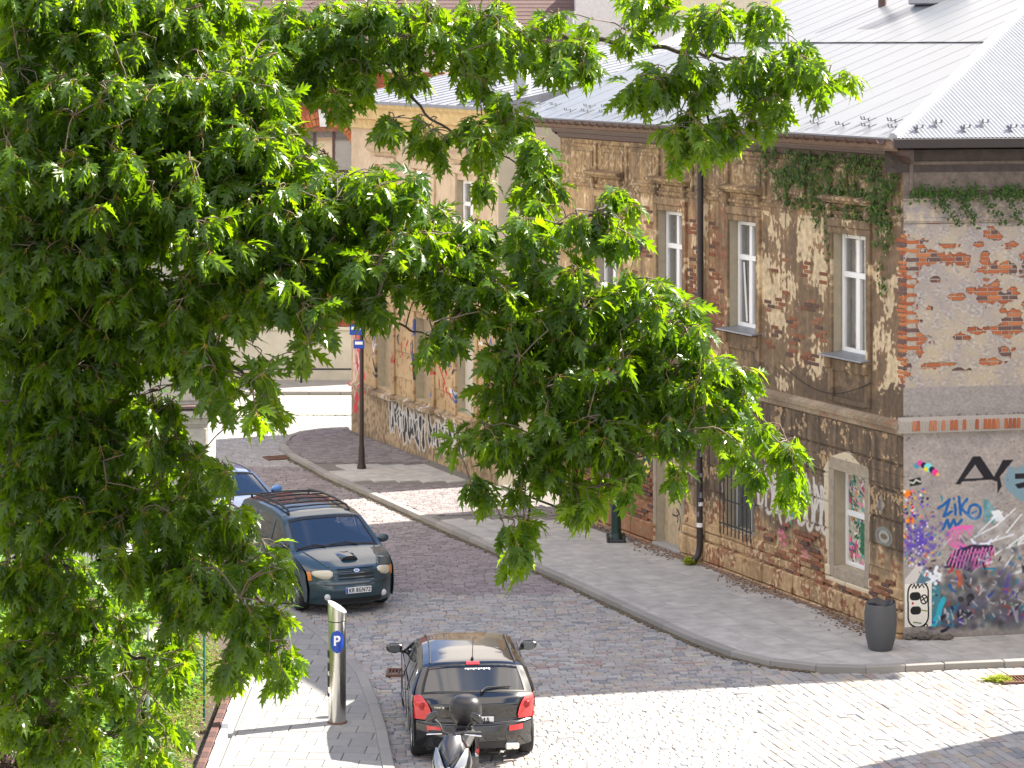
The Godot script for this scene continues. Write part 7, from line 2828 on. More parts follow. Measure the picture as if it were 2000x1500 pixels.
func garden() -> void:
	var soil := sheet([Vector2(-4.42, -34.0), Vector2(-4.42, -41.5), Vector2(-5.4, -46.5), Vector2(-14, -46.5), Vector2(-14, -31), Vector2(-4.2, -31)], 0.05)
	structure("flower_bed", soil, M.soil)
	var ed := structure("bed_edging", null, null)
	for i in 9:
		var m := MB.new()
		m.bx(Vector3(-4.12 - 0.014 * i, 0.03, -33.2 - i * 0.9), Vector3(0.10, 0.18, 0.885), 0.012)
		part("edging_stone", m, M.white_stone, ed)
	var wall := thing("planter_wall", "low dark red brick planter wall behind the pale edging", "wall")
	for i in 30:
		for r in 3:
			var m := MB.new()
			m.bx(Vector3(-4.235 - 0.004 * i, 0.0 + r * 0.06, -33.0 - i * 0.26 - 0.13 * (r % 2)), Vector3(0.11, 0.054, 0.25), 0.006)
			part("brick", m, M["old_brick%d" % ((i + r) % 2)], wall)
	var lf := leaf_simple(0.10, 0.028)
	var small := leaf_simple(0.06, 0.018)
	var bl := leaf_simple(0.16, 0.05)
	# clipped yellow green hedge along the wall
	for i in 6:
		bush("hedge_bush", "yellow green hedge bush behind the planter wall, %s from the near end" % ["first", "second", "third", "fourth", "fifth", "sixth"][i], Vector3(-4.75 - 0.04 * i, 0.05, -34.2 - i * 1.15), Vector3(0.42, 0.36, 0.7), 1500, [M.hedge0, M.hedge1, M.hedge2], small, "hedge", "hedge along the planter wall")
	# white hydrangeas
	var hy := bush("hydrangea", "hydrangea bush with large white flower heads behind the hedge", Vector3(-5.35, 0.05, -37.2), Vector3(0.7, 0.62, 1.1), 1700, [M.leaf_mid, M.leaf_fresh], bl, "hydrangea")
	var petal := leaf_simple(0.032, 0.014)
	for i in 13:
		var c := Vector3(R.randf_range(-0.15, 0.78), R.randf_range(0.75, 1.35), R.randf_range(-1.1, 0.9))
		var xs := []
		for k in 190:
			var d := Vector3(R.randfn(0, 1), R.randfn(0, 1), R.randfn(0, 1)).normalized()
			var s := d.cross(Vector3(0.3, 0.9, 0.2)).normalized()
			xs.append(Transform3D(Basis(s, d, s.cross(d)) * Basis(UPV, R.randf() * TAU), c + d * R.randf_range(0.08, 0.11)))
		many("flower_head", petal, M.petal_white, xs, hy)
	# loose mixed shrubs
	var spots := [[-6.4, -35.2, 0.8, 0.9], [-7.6, -36.0, 0.9, 1.0], [-6.6, -38.6, 0.9, 0.9], [-7.9, -39.4, 1.0, 1.1], [-6.2, -41.2, 0.8, 0.8], [-7.4, -42.4, 1.0, 1.2], [-8.8, -43.6, 1.0, 1.1], [-6.6, -44.6, 0.9, 0.8], [-8.4, -45.6, 1.0, 0.9], [-5.7, -34.0, 0.7, 0.7]]
	var words := ["at the near end beside the hydrangea", "behind the grey lamp pole", "in the middle of the bed", "at the left edge of the bed", "before the pale parked car", "left of the pale parked car", "at the far left of the bed", "at the far end of the bed", "behind all the others", "closest to the viewer"]
	for i in spots.size():
		var q: Array = spots[i]
		bush("garden_shrub", "leafy green garden shrub " + words[i], Vector3(q[0], 0.05, q[1]), Vector3(q[2], q[3] * 0.6, q[2]), 1500, [M.leaf_fresh, M.leaf_mid, M.hedge1], lf, "shrub", "garden shrubs under the oak")
	bush("purple_shrub", "dark purple leaved shrub with pinkish tips at the bottom left", Vector3(-6.9, 0.05, -34.9), Vector3(0.55, 0.5, 0.55), 900, [M.leaf_purple, M.leaf_pink], lf, "shrub")
	# stakes, poles
	for q in [[Vector3(-6.45, 0, -35.6), 1.1, "orange wooden stake at the bottom left of the bed"], [Vector3(-5.25, 0, -38.9), 1.2, "orange wooden stake behind the hydrangea"]]:
		var s := thing("wooden_stake", q[2], "stake", q[0], 0.2, "stakes in the flower bed")
		var m := MB.new()
		m.lathe([[0.045, 0.0], [0.045, q[1]], [0.03, q[1] + 0.02], [0.001, q[1] + 0.03]], 10)
		part("pole", m, M.stake_wood, s)
		var tie := MB.new()
		tie.lathe([[0.048, q[1] * 0.7], [0.048, q[1] * 0.7 + 0.05]], 10)
		part("tie", tie, M.rubber, s)
	var p := thing("grey_pole", "slim grey metal pole with a thicker sleeve among the shrubs", "pole", Vector3(-5.06, 0, -35.6))
	var m2 := MB.new()
	m2.lathe([[0.024, 0.0], [0.024, 1.75], [0.02, 1.76], [0.014, 1.98], [0.001, 1.99]], 12)
	part("rod", m2, M.zinc, p)
	var m3 := MB.new()
	m3.lathe([[0.045, 1.15], [0.05, 1.17], [0.05, 1.68], [0.04, 1.72], [0.025, 1.73]], 14)
	part("sleeve", m3, M.zinc, p)
	var gp := thing("green_post", "thin blue green fence post at the edge of the bed", "post", Vector3(-4.52, 0, -37.6))
	var m4 := MB.new()
	m4.lathe([[0.02, 0.0], [0.02, 1.35], [0.012, 1.37], [0.001, 1.375]], 10)
	part("post", m4, M.green_post, gp)
	var m5 := MB.new()
	m5.tube([Vector3(0, 0.9, 0), Vector3(-0.2, 0.88, 2.4)], [0.004], 5)
	part("wire", m5, M.iron, gp)

func ivy() -> void:
	var A := Wall.new(Vector3(6.62, 0, -43.29), ALONG, -ACROSS, 13.3, 8.5)
	var B := Wall.new(Vector3(6.62, 0, -43.29), Vector3(0.98, 0, -0.196), Vector3(0.196, 0, 0.98), 12.0, 8.5)
	var lf := leaf_simple(0.062, 0.026)
	var n := fnl(1.4, 91)
	var t := thing("climbing_ivy", "dark green ivy hanging under the eave of the street front", "ivy")
	var xs := [[], [], []]
	var tries := 0
	while tries < 12000:
		tries += 1
		var s := R.randf_range(0.05, 5.2)
		var y := R.randf_range(5.4, 8.15)
		var low := 6.95 + 0.35 * n.get_noise_1d(s * 2.2) + (0.75 if s > 3.4 else 0.0) * (s - 3.4) * 0.6
		if s < 0.9 and s > 0.25:
			low -= 0.35
		var hang := absf(s - 2.35) < 0.10 and y > 6.2
		var hang2 := absf(s - 0.55) < 0.13 and y > 5.75 and n.get_noise_2d(s * 3, y * 3) > -0.2
		if (y < low and not hang and not hang2) or n.get_noise_2d(s * 1.6, y * 1.6) < -0.22:
			continue
		if n.get_noise_2d(s * 4.0 + 7.0, y * 3.0) < -0.1 and y < low + 0.25:
			continue
		if y > low and s > 4.0 and R.randf() < (s - 4.0):
			continue
		var o := 0.03 + absf(R.randfn(0, 0.07)) * clampf((y - low) * 1.5, 0.3, 1.4)
		var dir := (Vector3(0, -1, 0) + A.n * R.randf_range(0.1, 0.8) + A.e * R.randfn(0, 0.5)).normalized()
		var sx := A.n.cross(dir).normalized()
		xs[R.randi() % 3].append(Transform3D(Basis(sx, dir.cross(sx), dir) * Basis.from_scale(Vector3.ONE * R.randf_range(0.6, 1.3)), A.p(s, y, o)))
	for i in 3:
		many("ivy_leaves", lf, [M.ivy0, M.ivy1, M.ivy2][i], xs[i], t)
	for i in 9:
		var st := MB.new()
		var pts := []
		for k in 7:
			pts.append(A.p(0.4 + i * 0.48 + 0.12 * sin(k * 1.3 + i), 8.1 - k * 0.24, 0.02))
		st.tube(pts, [0.012, 0.006], 5)
		part("stem", st, M.bark_twig, t)
	var e := thing("wall_ivy", "thin ivy creeping along the ledge of the graffiti end wall", "ivy")
	var ys := [[], []]
	for i in 2600:
		var s := R.randf_range(0.1, 4.5)
		var y := 7.52 + R.randfn(0, 0.07) + 0.05 * n.get_noise_1d(s * 4.0)
		if i % 4 == 0:
			# trailing sprays
			var k: float = [0.62, 0.95, 1.45, 1.78, 2.6, 3.3][R.randi() % 6]
			var f := R.randf()
			if R.randf() < 0.55:
				continue
			s = k + f * 0.34 + R.randfn(0, 0.05)
			y = 7.45 - f * 0.45 + R.randfn(0, 0.04)
		elif n.get_noise_2d(s * 2.5, 3.0) < -0.35 or R.randf() < 0.3:
			continue
		var dir := (Vector3(0, -0.8, 0) + B.n * R.randf_range(0.2, 0.9) + B.e * R.randfn(0, 0.6)).normalized()
		var sx := B.n.cross(dir).normalized()
		ys[i % 2].append(Transform3D(Basis(sx, dir.cross(sx), dir) * Basis.from_scale(Vector3.ONE * R.randf_range(0.6, 1.15)), B.p(s, y, 0.06 + absf(R.randfn(0, 0.03)))))
	for i in 2:
		many("ivy_leaves", lf, [M.ivy0, M.ivy1][i], ys[i], e)
	var es := MB.new()
	var ep := []
	for k in 24:
		ep.append(B.p(0.1 + k * 0.19, 7.5 + 0.03 * sin(k * 1.1), 0.055))
	es.tube(ep, [0.008], 5)
	part("stem", es, M.bark_twig, e)

# ------------------------------------------------------------------ the oak
func oak_leaf(v: int) -> Array:
	# deeply lobed blade along +z, 16 cm, folded a little along the rib and drooping; returns [blade, stalk]
	var r := RandomNumberGenerator.new()
	r.seed = 300 + v
	# half outline: [along, out]
	var o := [[0.0, 0.0], [0.014, 0.006], [0.040, 0.027], [0.037, 0.015], [0.050, 0.017], [0.068, 0.036], [0.092, 0.056], [0.088, 0.038], [0.080, 0.020], [0.094, 0.020], [0.112, 0.040], [0.138, 0.054], [0.132, 0.034], [0.122, 0.018], [0.134, 0.017], [0.166, 0.034], [0.154, 0.014], [0.192, 0.0]]
	var ribs := [0.0, 0.010, 0.022, 0.033, 0.044, 0.052, 0.060, 0.068, 0.077, 0.088, 0.096, 0.104, 0.111, 0.118, 0.130, 0.142, 0.152, 0.198]
	var fold := r.randf_range(0.3, 0.9)
	var droop := r.randf_range(1.2, 4.5)
	var m := MB.new()
	for s in [-1.0, 1.0]:
		var wv := r.randf_range(0.9, 1.15)
		var a := []
		var b := []
		for i in o.size():
			var al: float = o[i][0]
			var w: float = o[i][1] * wv * (1.0 + r.randf_range(-0.1, 0.1))
			a.append(Vector3(0, -droop * ribs[i] * ribs[i], ribs[i]))
			b.append(Vector3(s * w, w * fold - droop * al * al - 1.6 * w * w * droop, al))
		for i in o.size() - 1:
			for q in [[a[i], b[i], b[i + 1]], [a[i], b[i + 1], a[i + 1]]]:
				if ((q[1] - q[0]) as Vector3).cross(q[2] - q[0]).length() > 1e-9:
					m.tri(q[0], q[1], q[2], (q[0] + q[1] + q[2]) / 3.0 - Vector3(0, 1, 0))
	var st := MB.new()
	st.tube([Vector3(0, 0.004, -0.028), Vector3(0, 0.002, -0.012), Vector3(0, 0.0008, 0.0), Vector3(0, -droop * 0.005 + 0.0012, 0.07)], [0.0014, 0.0013, 0.0012, 0.0005], 4, false)
	return [m.mesh(), st.mesh()]

func limb_gap(s: Array, nodes: Array, org: Vector3) -> float:
	var c := Vector3(s[0], s[1], s[2]) - org
	var best := INF
	for i in range(0, nodes.size(), 2):
		best = minf(best, c.distance_squared_to(nodes[i]))
	return best

func oak() -> void:
	var t := thing("oak_tree", "red oak in the foreground whose leafy boughs fill the left of the view", "tree", Vector3(-3.35, 0, -18.5))
	var org := t.position
	var tr := MB.new()
	tr.tube([Vector3(-0.1, -0.3, 0.1), Vector3(-0.05, 0.4, 0.05), Vector3(0.05, 3, 0), Vector3(-0.02, 6, 0.05), Vector3(0.05, 8, 0.0), Vector3(0.0, 9.5, -0.05), Vector3(0.08, 10.6, -0.1)], [0.22, 0.15, 0.12, 0.10, 0.075, 0.05, 0.02], 14)
	part("trunk", tr, M.bark, t)
	# limbs, kept as polylines that the twigs start from
	var nodes := []
	for l in LIMBS:
		var pts := []
		var rad := []
		var c := Curve3D.new()
		c.bake_interval = 0.06
		for i in l[2].size():
			var a: Vector3 = l[2][maxi(i - 1, 0)]
			var b: Vector3 = l[2][mini(i + 1, l[2].size() - 1)]
			c.add_point(l[2][i] - org, (a - b) * 0.16, (b - a) * 0.16)
		var bk := c.get_baked_points()
		for i in bk.size():
			var f := float(i) / (bk.size() - 1)
			var w := Vector3(sin(i * 0.9), cos(i * 1.3), sin(i * 0.7 + 2.0)) * 0.012
			pts.append(bk[i] + w * f)
			rad.append(lerpf(l[0], l[1], f) * 0.85)
			if i % 3 == 0 and f > 0.12:
				nodes.append(bk[i] + w * f)
		var m := MB.new()
		m.tube(pts, rad, 8)
		part("branch", m, M.bark, t)
	var kinds := []
	for v in 5:
		kinds.append(oak_leaf(v))
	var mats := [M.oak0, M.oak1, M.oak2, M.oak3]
	var bl := []
	var stx := []
	for k in 5:
		var row := []
		for j in mats.size():
			row.append([])
		bl.append(row)
		stx.append([])
	var singles := []
	var tw := MB.new()
	var sprays: Array = SPRAYS.duplicate()
	# the crown goes on beyond the left edge of the view
	for s in SPRAYS:
		if s[0] < -1.3:
			sprays.append([s[0] * 1.08, 10.0 - (10.0 - s[1]) * 1.08, s[2] * 1.08, s[3] * 1.1, s[4] * 1.1, s[5] * (0.75 if s[1] > 6.6 else 0.4)])
	for i in 16:
		sprays.append([-4.0 - R.randf() * 1.3, 6.0 + R.randf() * 4.6, -16.4 - R.randf() * 1.5, 0.4, 0.4, 0.8])
	sprays.sort_custom(func(a, b): return limb_gap(a, nodes, org) < limb_gap(b, nodes, org))
	var total := 0
	for s in sprays:
		var c := Vector3(s[0], s[1], s[2]) - org
		var area: float = PI * s[3] * s[4]
		var n := maxi(1, int(round(area / 0.0092 * s[5])))
		for k in n:
			var p := Vector3(R.randf_range(-1, 1), R.randf_range(-1, 1), R.randf_range(-1, 1))
			if p.length() > 1.0:
				p = p.normalized() * pow(R.randf(), 0.4)
			# the tips sit a little above the middle of what hangs from them
			var tip := c + Vector3(p.x * s[3] * 0.86, p.y * s[4] * 0.86 + 0.05, p.z * 0.42)
			# nearest point of a limb
			var best: Vector3 = nodes[0]
			var bd := INF
			for q in nodes:
				var dd: float = (q - tip).length_squared() * (1.0 if q.x < tip.x + 0.1 else 1.7)
				if dd < bd:
					bd = dd
					best = q
			var mid := (best + tip) * 0.5 + Vector3(R.randfn(0, 0.05), 0.03 + 0.12 * sqrt(bd) * R.randf(), R.randfn(0, 0.05))
			var m1 := best.lerp(mid, 0.5) + Vector3(0, 0.03 * sqrt(bd), 0)
			var m2 := mid.lerp(tip, 0.5) + Vector3(R.randfn(0, 0.01), 0.02, R.randfn(0, 0.01))
			if bd < 0.6:
				tw.tube([best, m1, mid, m2, tip], [0.005, 0.0045, 0.004, 0.003, 0.002], 4, false)
			else:
				tw.tube([mid, m2, tip], [0.004, 0.003, 0.002], 4, false)
			if k % 2 == 0:
				nodes.append(m2)
			var td := (tip - m2).normalized()
			var cnt := R.randi_range(9, 15)
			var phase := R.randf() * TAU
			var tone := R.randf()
			for i in cnt:
				var back := R.randf() * R.randf() * 0.10
				var base := tip - td * back
				var a := phase + i * 2.399
				# whorl about the twig, leaves sagging under their weight
				var side := td.cross(Vector3(0.13, 0.3, 0.94)).normalized()
				var up2 := td.cross(side)
				var out := (side * cos(a) + up2 * sin(a)).normalized()
				var dir := (out * R.randf_range(0.6, 1.0) + td * R.randf_range(0.1, 0.6) + Vector3(0, -1, 0) * R.randf_range(0.1, 0.95)).normalized()
				var up := (UPV * 0.7 + out * 0.6 + Vector3(R.randfn(0, 0.3), R.randfn(0, 0.2), R.randfn(0, 0.3))).normalized()
				var sx := up.cross(dir).normalized().rotated(dir, R.randfn(0, 0.5))
				var sz := R.randf_range(0.42, 0.9)
				var x := Transform3D(Basis(sx, dir.cross(sx), dir) * Basis.from_scale(Vector3.ONE * sz), base + dir * 0.03 * sz)
				var v := R.randi() % 5
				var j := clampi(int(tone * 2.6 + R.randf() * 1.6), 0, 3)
				stx[v].append(x)
				if singles.size() < 300 and s[2] > -16.9 and p.z > 0.15 and R.randf() < 0.2:
					singles.append([x, v, j])
				else:
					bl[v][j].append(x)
				total += 1
	part("twigs", tw, M.bark_twig, t)
	var cr := Node3D.new()
	cr.name = "crown"
	t.add_child(cr)
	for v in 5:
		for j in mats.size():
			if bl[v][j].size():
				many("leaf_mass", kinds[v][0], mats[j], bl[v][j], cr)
		many("leaf_stalks", kinds[v][1], M.stalk, stx[v], cr)
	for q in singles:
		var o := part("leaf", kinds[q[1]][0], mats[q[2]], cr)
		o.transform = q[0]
	print("oak leaves ", total)

# ------------------------------------------------------------------ everything together
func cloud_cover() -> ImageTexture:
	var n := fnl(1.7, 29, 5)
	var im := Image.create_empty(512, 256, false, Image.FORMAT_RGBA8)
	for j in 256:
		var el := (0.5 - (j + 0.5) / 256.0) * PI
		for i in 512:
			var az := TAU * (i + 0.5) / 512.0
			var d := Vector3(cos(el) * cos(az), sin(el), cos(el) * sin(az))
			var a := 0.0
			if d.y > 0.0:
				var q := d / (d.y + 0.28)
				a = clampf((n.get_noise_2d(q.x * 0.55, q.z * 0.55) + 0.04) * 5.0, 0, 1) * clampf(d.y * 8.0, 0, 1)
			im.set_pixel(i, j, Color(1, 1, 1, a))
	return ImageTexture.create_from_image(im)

func materials() -> void:
	mat("white_paint", Color(0.78, 0.78, 0.76), 0.4)
	mat("grey_paint", Color(0.42, 0.42, 0.40), 0.5)
	mat("red_paint", Color(0.42, 0.05, 0.04), 0.6)
	mat("board_pale", Color(0.5, 0.46, 0.40), 0.8)
	grain("board_tan", Color(0.34, 0.27, 0.18), 0.2, 0.8, 0.85, 0.2, 18)
	mat("black", Color(0.012, 0.012, 0.013), 0.7)
	grain("reveal", Color(0.40, 0.35, 0.25), 0.12, 1.0, 0.9, 0.2, 17)
	mat("mirror_glass", Color(0.10, 0.11, 0.12), 0.08, 0.3)
	mat("deep_red", Color(0.30, 0.01, 0.012), 0.2)
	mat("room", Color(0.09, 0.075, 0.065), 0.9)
	mat("curtain", Color(0.24, 0.19, 0.175), 0.9)
	mat("zinc", Color(0.32, 0.34, 0.36), 0.45, 0.6)
	mat("iron", Color(0.035, 0.036, 0.038), 0.5, 0.3)
	mat("iron_brown", Color(0.040, 0.026, 0.022), 0.45, 0.2)
	mat("green_iron", Color(0.010, 0.032, 0.026), 0.35, 0.1)
	mat("dark_pipe", Color(0.040, 0.032, 0.030), 0.5, 0.2)
	mat("sticker", Color(0.22, 0.22, 0.24), 0.6)
	grain("brown_metal", Color(0.085, 0.050, 0.040), 0.25, 0.8, 0.5, 0.0, 3)
	mat("brown_light", Color(0.16, 0.085, 0.065), 0.5)
	grain("wood_brown", Color(0.22, 0.14, 0.09), 0.3, 1.5, 0.7, 0.1, 4)
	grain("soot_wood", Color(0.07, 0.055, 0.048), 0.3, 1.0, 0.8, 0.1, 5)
	grain("pale_render", Color(0.32, 0.27, 0.20), 0.22, 1.2, 0.92, 0.5, 6)
	grain("mortar", Color(0.40, 0.36, 0.29), 0.25, 3.0, 0.95, 0.4, 7)
	grain("mortar_red", Color(0.30, 0.13, 0.08), 0.25, 2.0, 0.95, 0.3, 8)
	grain("worn_band", Color(0.40, 0.36, 0.31), 0.4, 3.5, 0.92, 0.6, 9, 0.05)
	grain("stone_grey", Color(0.30, 0.29, 0.27), 0.2, 1.5, 0.85, 0.3, 10)
	grain("stone_dark", Color(0.11, 0.095, 0.08), 0.35, 3.0, 0.9, 0.4, 11)
	grain("stone_pale", Color(0.42, 0.40, 0.34), 0.16, 0.8, 0.9, 0.4, 12)
	grain("sunlit_stone", Color(0.72, 0.69, 0.62), 0.08, 0.6, 0.9, 0.2, 13)  # pale stone with the sunlight put into its colour
	grain("white_stone", Color(0.66, 0.65, 0.62), 0.10, 1.0, 0.85, 0.2, 14)
	grain("cream_wall", Color(0.60, 0.55, 0.43), 0.10, 0.3, 0.9, 0.3, 15)
	grain("grey_wall", Color(0.42, 0.40, 0.37), 0.12, 0.4, 0.9, 0.3, 16)
	for i in 4:
		grain("brick%d" % i, [Color(0.42, 0.13, 0.05), Color(0.34, 0.10, 0.045), Color(0.15, 0.085, 0.075), Color(0.48, 0.18, 0.07)][i], 0.3, 5.0, 0.9, 0.4, 20 + i, 0.04)
	var bt := grain("brick_tint", Color(0.9, 0.9, 0.9), 0.25, 5.0, 0.92, 0.4, 24, 0.04)
	bt.vertex_color_use_as_albedo = true
	for i in 2:
		grain("old_brick%d" % i, [Color(0.07, 0.035, 0.03), Color(0.11, 0.055, 0.045)][i], 0.25, 4.0, 0.9, 0.3, 26 + i)
	grain("roof_sheet", Color(0.235, 0.25, 0.265), 0.05, 0.22, 0.38, 0.0, 30)
	M.roof_sheet.metallic = 0.35
	grain("roof_white", Color(0.36, 0.37, 0.385), 0.05, 0.4, 0.4, 0.0, 31)
	grain("corrugated", Color(0.22, 0.23, 0.245), 0.10, 0.5, 0.42, 0.0, 32)
	M.corrugated.metallic = 0.35
	grain("slate_sheet", Color(0.22, 0.23, 0.26), 0.2, 0.5, 0.5, 0.0, 33)
	grain("felt_pale", Color(0.52, 0.50, 0.47), 0.12, 0.25, 0.9, 0.2, 34)
	grain("dark_felt", Color(0.14, 0.14, 0.15), 0.2, 0.3, 0.85, 0.2, 35)
	grain("terracotta0", Color(0.13, 0.085, 0.077), 0.12, 0.7, 0.9, 0.2, 36)
	grain("terracotta1", Color(0.12, 0.078, 0.07), 0.14, 0.9, 0.9, 0.2, 37)
	mat("frame_dark", Color(0.07, 0.04, 0.035), 0.5)
	mat("blind_ochre", Color(0.50, 0.30, 0.10), 0.9)
	var pane := mat("pane", Color(0.5, 0.52, 0.52), 0.03)
	pane.albedo_color.a = 0.12
	pane.transparency = BaseMaterial3D.TRANSPARENCY_ALPHA
	# ground
	grain("earth", Color(0.16, 0.14, 0.11), 0.3, 0.3, 0.95, 0.0, 40)
	grain("joint_sand", Color(0.29, 0.275, 0.25), 0.25, 2.5, 0.95, 0.3, 41)
	var st := grain("sett_tint", Color(0.92, 0.92, 0.92), 0.22, 3.0, 0.72, 0.35, 42, 0.05)
	st.vertex_color_use_as_albedo = true
	for i in 5:
		grain("sett%d" % i, [Color(0.16, 0.16, 0.16), Color(0.235, 0.225, 0.21), Color(0.30, 0.285, 0.265), Color(0.35, 0.335, 0.31), Color(0.28, 0.215, 0.19)][i], 0.22, 3.0, 0.72, 0.35, 43 + i, 0.05)
	grain("far_road", Color(0.30, 0.285, 0.25), 0.12, 0.5, 0.9, 0.3, 49, 0.05)
	grain("concrete", Color(0.16, 0.15, 0.135), 0.12, 0.6, 0.9, 0.2, 50)
	grain("concrete_pale", Color(0.30, 0.29, 0.27), 0.10, 0.6, 0.9, 0.2, 51)
	for i in 3:
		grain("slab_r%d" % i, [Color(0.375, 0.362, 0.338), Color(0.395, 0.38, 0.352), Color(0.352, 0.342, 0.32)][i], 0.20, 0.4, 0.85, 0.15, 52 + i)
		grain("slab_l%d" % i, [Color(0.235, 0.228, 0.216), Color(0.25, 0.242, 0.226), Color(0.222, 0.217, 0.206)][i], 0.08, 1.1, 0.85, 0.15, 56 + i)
		grain("granite%d" % i, [Color(0.27, 0.255, 0.235), Color(0.245, 0.235, 0.215), Color(0.29, 0.275, 0.25)][i], 0.16, 2.5, 0.8, 0.2, 60 + i, 0.06)
	mat("rust", Color(0.14, 0.07, 0.045), 0.8)
	grain("soil", Color(0.07, 0.05, 0.035), 0.4, 2.0, 0.95, 0.6, 64)
	# cars
	var bp := mat("black_paint", Color(0.004, 0.0045, 0.006), 0.2)
	var tp := mat("teal_paint", Color(0.006, 0.032, 0.045), 0.5, 0.0)
	var lp := mat("sky_paint", Color(0.085, 0.23, 0.52), 0.35, 0.0)
	var sp := mat("silver_paint", Color(0.55, 0.56, 0.57), 0.3, 0.4)
	for m in [bp, tp, lp, sp]:
		m.clearcoat_enabled = true
		m.clearcoat = 1.0
		m.clearcoat_roughness = 0.03
	var cg := mat("car_glass", Color(0.008, 0.012, 0.016), 0.02)
	cg.metallic_specular = 0.7
	cg.clearcoat_enabled = true
	cg.clearcoat_roughness = 0.02
	cg.albedo_color.a = 0.75
	cg.transparency = BaseMaterial3D.TRANSPARENCY_ALPHA
	mat("rubber", Color(0.016, 0.016, 0.017), 0.55)
	mat("tyre", Color(0.020, 0.020, 0.020), 0.85)
	mat("alloy", Color(0.40, 0.41, 0.42), 0.3, 0.8)
	mat("chrome", Color(0.75, 0.76, 0.77), 0.12, 1.0)
	mat("seat_cloth", Color(0.05, 0.05, 0.055), 0.9)
	var rl := mat("red_lens", Color(0.55, 0.012, 0.015), 0.12)
	rl.clearcoat_enabled = true
	var al := mat("amber_lens", Color(0.65, 0.20, 0.02), 0.15)
	al.clearcoat_enabled = true
	var lc := mat("lamp_cream", Color(0.55, 0.50, 0.36), 0.12)
	lc.clearcoat_enabled = true
	var l2 := mat("lamp_clear", Color(0.55, 0.56, 0.55), 0.12)
	l2.clearcoat_enabled = true
	var sl := mat("silver_lens", Color(0.34, 0.34, 0.33), 0.15, 0.6)
	sl.clearcoat_enabled = true
	var dv := mat("dark_visor", Color(0.012, 0.013, 0.022), 0.10)
	dv.clearcoat_enabled = true
	mat("black_plastic", Color(0.018, 0.018, 0.019), 0.35)
	mat("plate_white", Color(0.70, 0.70, 0.68), 0.5)
	mat("sign_blue", Color(0.012, 0.055, 0.36), 0.4)
	# furniture
	mat("steel", Color(0.58, 0.58, 0.55), 0.22, 1.0)
	mat("steel_light", Color(0.62, 0.63, 0.63), 0.4, 0.8)
	grain("planter_grey", Color(0.075, 0.078, 0.082), 0.08, 1.0, 0.55, 0.0, 70)
	mat("bin_bag", Color(0.014, 0.013, 0.018), 0.3)
	# plants
	grain("bark", Color(0.075, 0.062, 0.05), 0.35, 4.0, 0.95, 0.8, 72, 0.04)
	mat("bark_twig", Color(0.13, 0.10, 0.075), 0.85)
	mat("stalk", Color(0.42, 0.30, 0.05), 0.6)
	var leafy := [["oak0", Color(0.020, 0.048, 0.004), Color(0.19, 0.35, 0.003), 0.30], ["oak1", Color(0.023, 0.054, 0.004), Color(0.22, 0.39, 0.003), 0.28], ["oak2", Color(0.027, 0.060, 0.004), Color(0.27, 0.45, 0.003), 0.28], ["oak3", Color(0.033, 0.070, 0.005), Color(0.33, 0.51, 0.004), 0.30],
		["ivy0", Color(0.030, 0.065, 0.012), Color(0.06, 0.13, 0.01), 0.5], ["ivy1", Color(0.045, 0.095, 0.014), Color(0.08, 0.17, 0.01), 0.5], ["ivy2", Color(0.085, 0.145, 0.020), Color(0.12, 0.22, 0.015), 0.5],
		["hedge0", Color(0.12, 0.17, 0.03), Color(0.2, 0.28, 0.02), 0.6], ["hedge1", Color(0.10, 0.18, 0.025), Color(0.18, 0.30, 0.02), 0.6], ["hedge2", Color(0.17, 0.12, 0.05), Color(0.2, 0.16, 0.04), 0.7],
		["leaf_mid", Color(0.045, 0.11, 0.018), Color(0.14, 0.30, 0.015), 0.45], ["leaf_fresh", Color(0.09, 0.18, 0.022), Color(0.24, 0.42, 0.02), 0.45],
		["leaf_purple", Color(0.045, 0.012, 0.022), Color(0.06, 0.01, 0.02), 0.5], ["leaf_pink", Color(0.22, 0.11, 0.14), Color(0.2, 0.08, 0.1), 0.6], ["moss", Color(0.26, 0.30, 0.03), Color(0.2, 0.24, 0.02), 0.9], ["petal_white", Color(0.75, 0.78, 0.62), Color(0.5, 0.5, 0.36), 0.7]]
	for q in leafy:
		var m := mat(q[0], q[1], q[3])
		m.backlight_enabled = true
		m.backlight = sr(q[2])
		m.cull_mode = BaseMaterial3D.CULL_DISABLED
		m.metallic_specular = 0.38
	mat("stake_wood", Color(0.50, 0.26, 0.09), 0.7)
	mat("green_post", Color(0.02, 0.12, 0.11), 0.5)

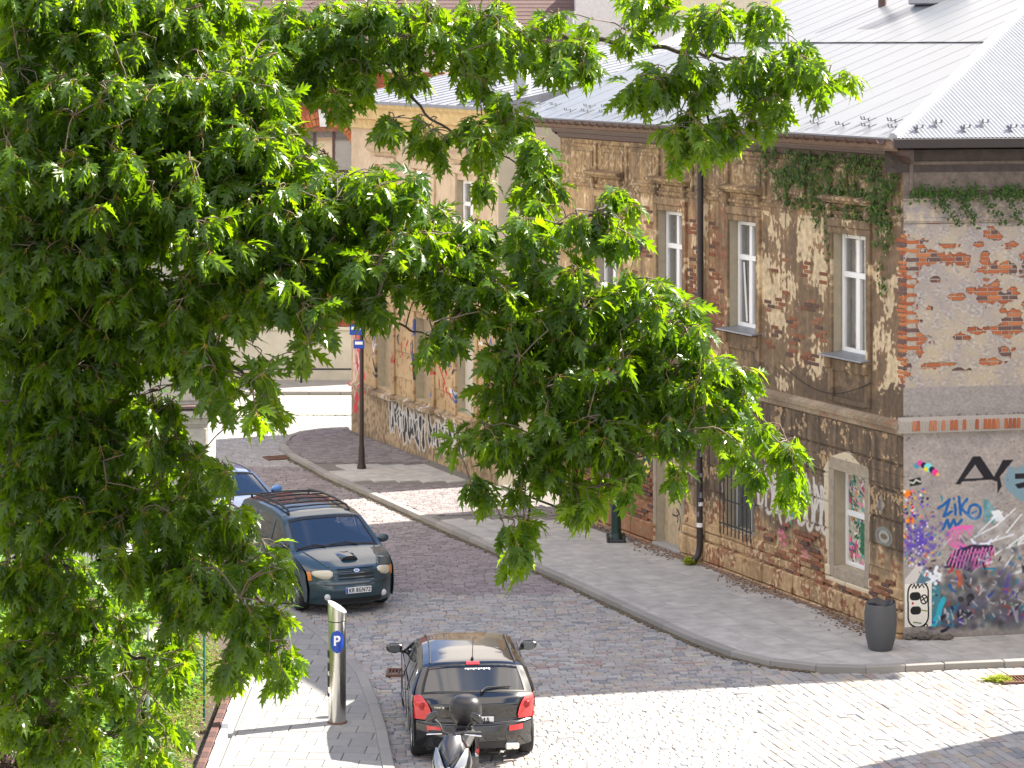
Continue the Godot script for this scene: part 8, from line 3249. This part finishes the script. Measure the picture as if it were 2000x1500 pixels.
func _ready() -> void:
	R.seed = 20240
	# camera: 10 m up, level, lens shifted down so that upright lines stay upright
	var cam := Camera3D.new()
	cam.name = "camera"
	cam.projection = Camera3D.PROJECTION_FRUSTUM
	cam.near = 0.5
	cam.far = 600.0
	cam.size = 0.5 * 0.30
	cam.frustum_offset = Vector2(0, -0.5 * 0.132)
	add_child(cam)
	cam.position = Vector3(0, 10, 0)
	cam.current = true
	# sky and sun
	var env := Environment.new()
	env.background_mode = Environment.BG_SKY
	var sk := ProceduralSkyMaterial.new()
	sk.sky_top_color = sr(Color(0.068, 0.132, 0.29))
	sk.sky_horizon_color = sr(Color(0.36, 0.375, 0.39))
	sk.sky_curve = 0.16
	sk.ground_bottom_color = sr(Color(0.18, 0.16, 0.14))
	sk.ground_horizon_color = sr(Color(0.35, 0.34, 0.32))
	sk.sun_angle_max = 12.0
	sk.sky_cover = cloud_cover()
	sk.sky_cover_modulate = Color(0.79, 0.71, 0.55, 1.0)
	env.sky = Sky.new()
	env.sky.sky_material = sk
	env.tonemap_mode = Environment.TONE_MAPPER_LINEAR
	env.tonemap_exposure = 3.8
	env.sdfgi_enabled = true
	env.ssao_enabled = true
	env.ssil_enabled = true
	var we := WorldEnvironment.new()
	we.name = "environment"
	we.environment = env
	add_child(we)
	var sun := DirectionalLight3D.new()
	sun.name = "sun"
	sun.light_energy = 1.6
	sun.light_color = Color(1.0, 0.97, 0.92)
	sun.light_angular_distance = 0.53
	sun.shadow_enabled = true
	add_child(sun)
	sun.look_at_from_position(Vector3(0.70, 0.656, -0.283) * 100.0, Vector3.ZERO, UPV)
	materials()
	var t0 := Time.get_ticks_msec()
	ground()
	print("ground ", Time.get_ticks_msec() - t0)
	tenement()
	print("tenement ", Time.get_ticks_msec() - t0)
	lane_house()
	brick_house()
	far_roofs()
	left_house()
	shade_house()
	print("houses ", Time.get_ticks_msec() - t0)
	hatchback("hatchback_car", "black hatchback seen from behind in front of the scooter", Vector3(-0.70, ROAD_Y, -37.95), 0.09, M.black_paint)
	minivan(Vector3(-3.67, ROAD_Y, -47.45), PI + 0.4305)
	hatchback("blue_car", "pale blue car parked behind the minivan", Vector3(-5.98, ROAD_Y, -53.1), PI + 0.43, M.sky_paint, false).scale = Vector3.ONE * 0.925
	hatchback("pale_car", "pale silver car standing left of the pavement behind the oak leaves", Vector3(-7.9, 0.0, -48.2), PI + 0.9, M.silver_paint, false)
	scooter(Vector3(-0.74, ROAD_Y, -33.75), -0.12)
	parking_column()
	sign_post()
	lamp_post()
	planter_bin()
	print("props ", Time.get_ticks_msec() - t0)
	garden()
	ivy()
	oak()
	print("all ", Time.get_ticks_msec() - t0)
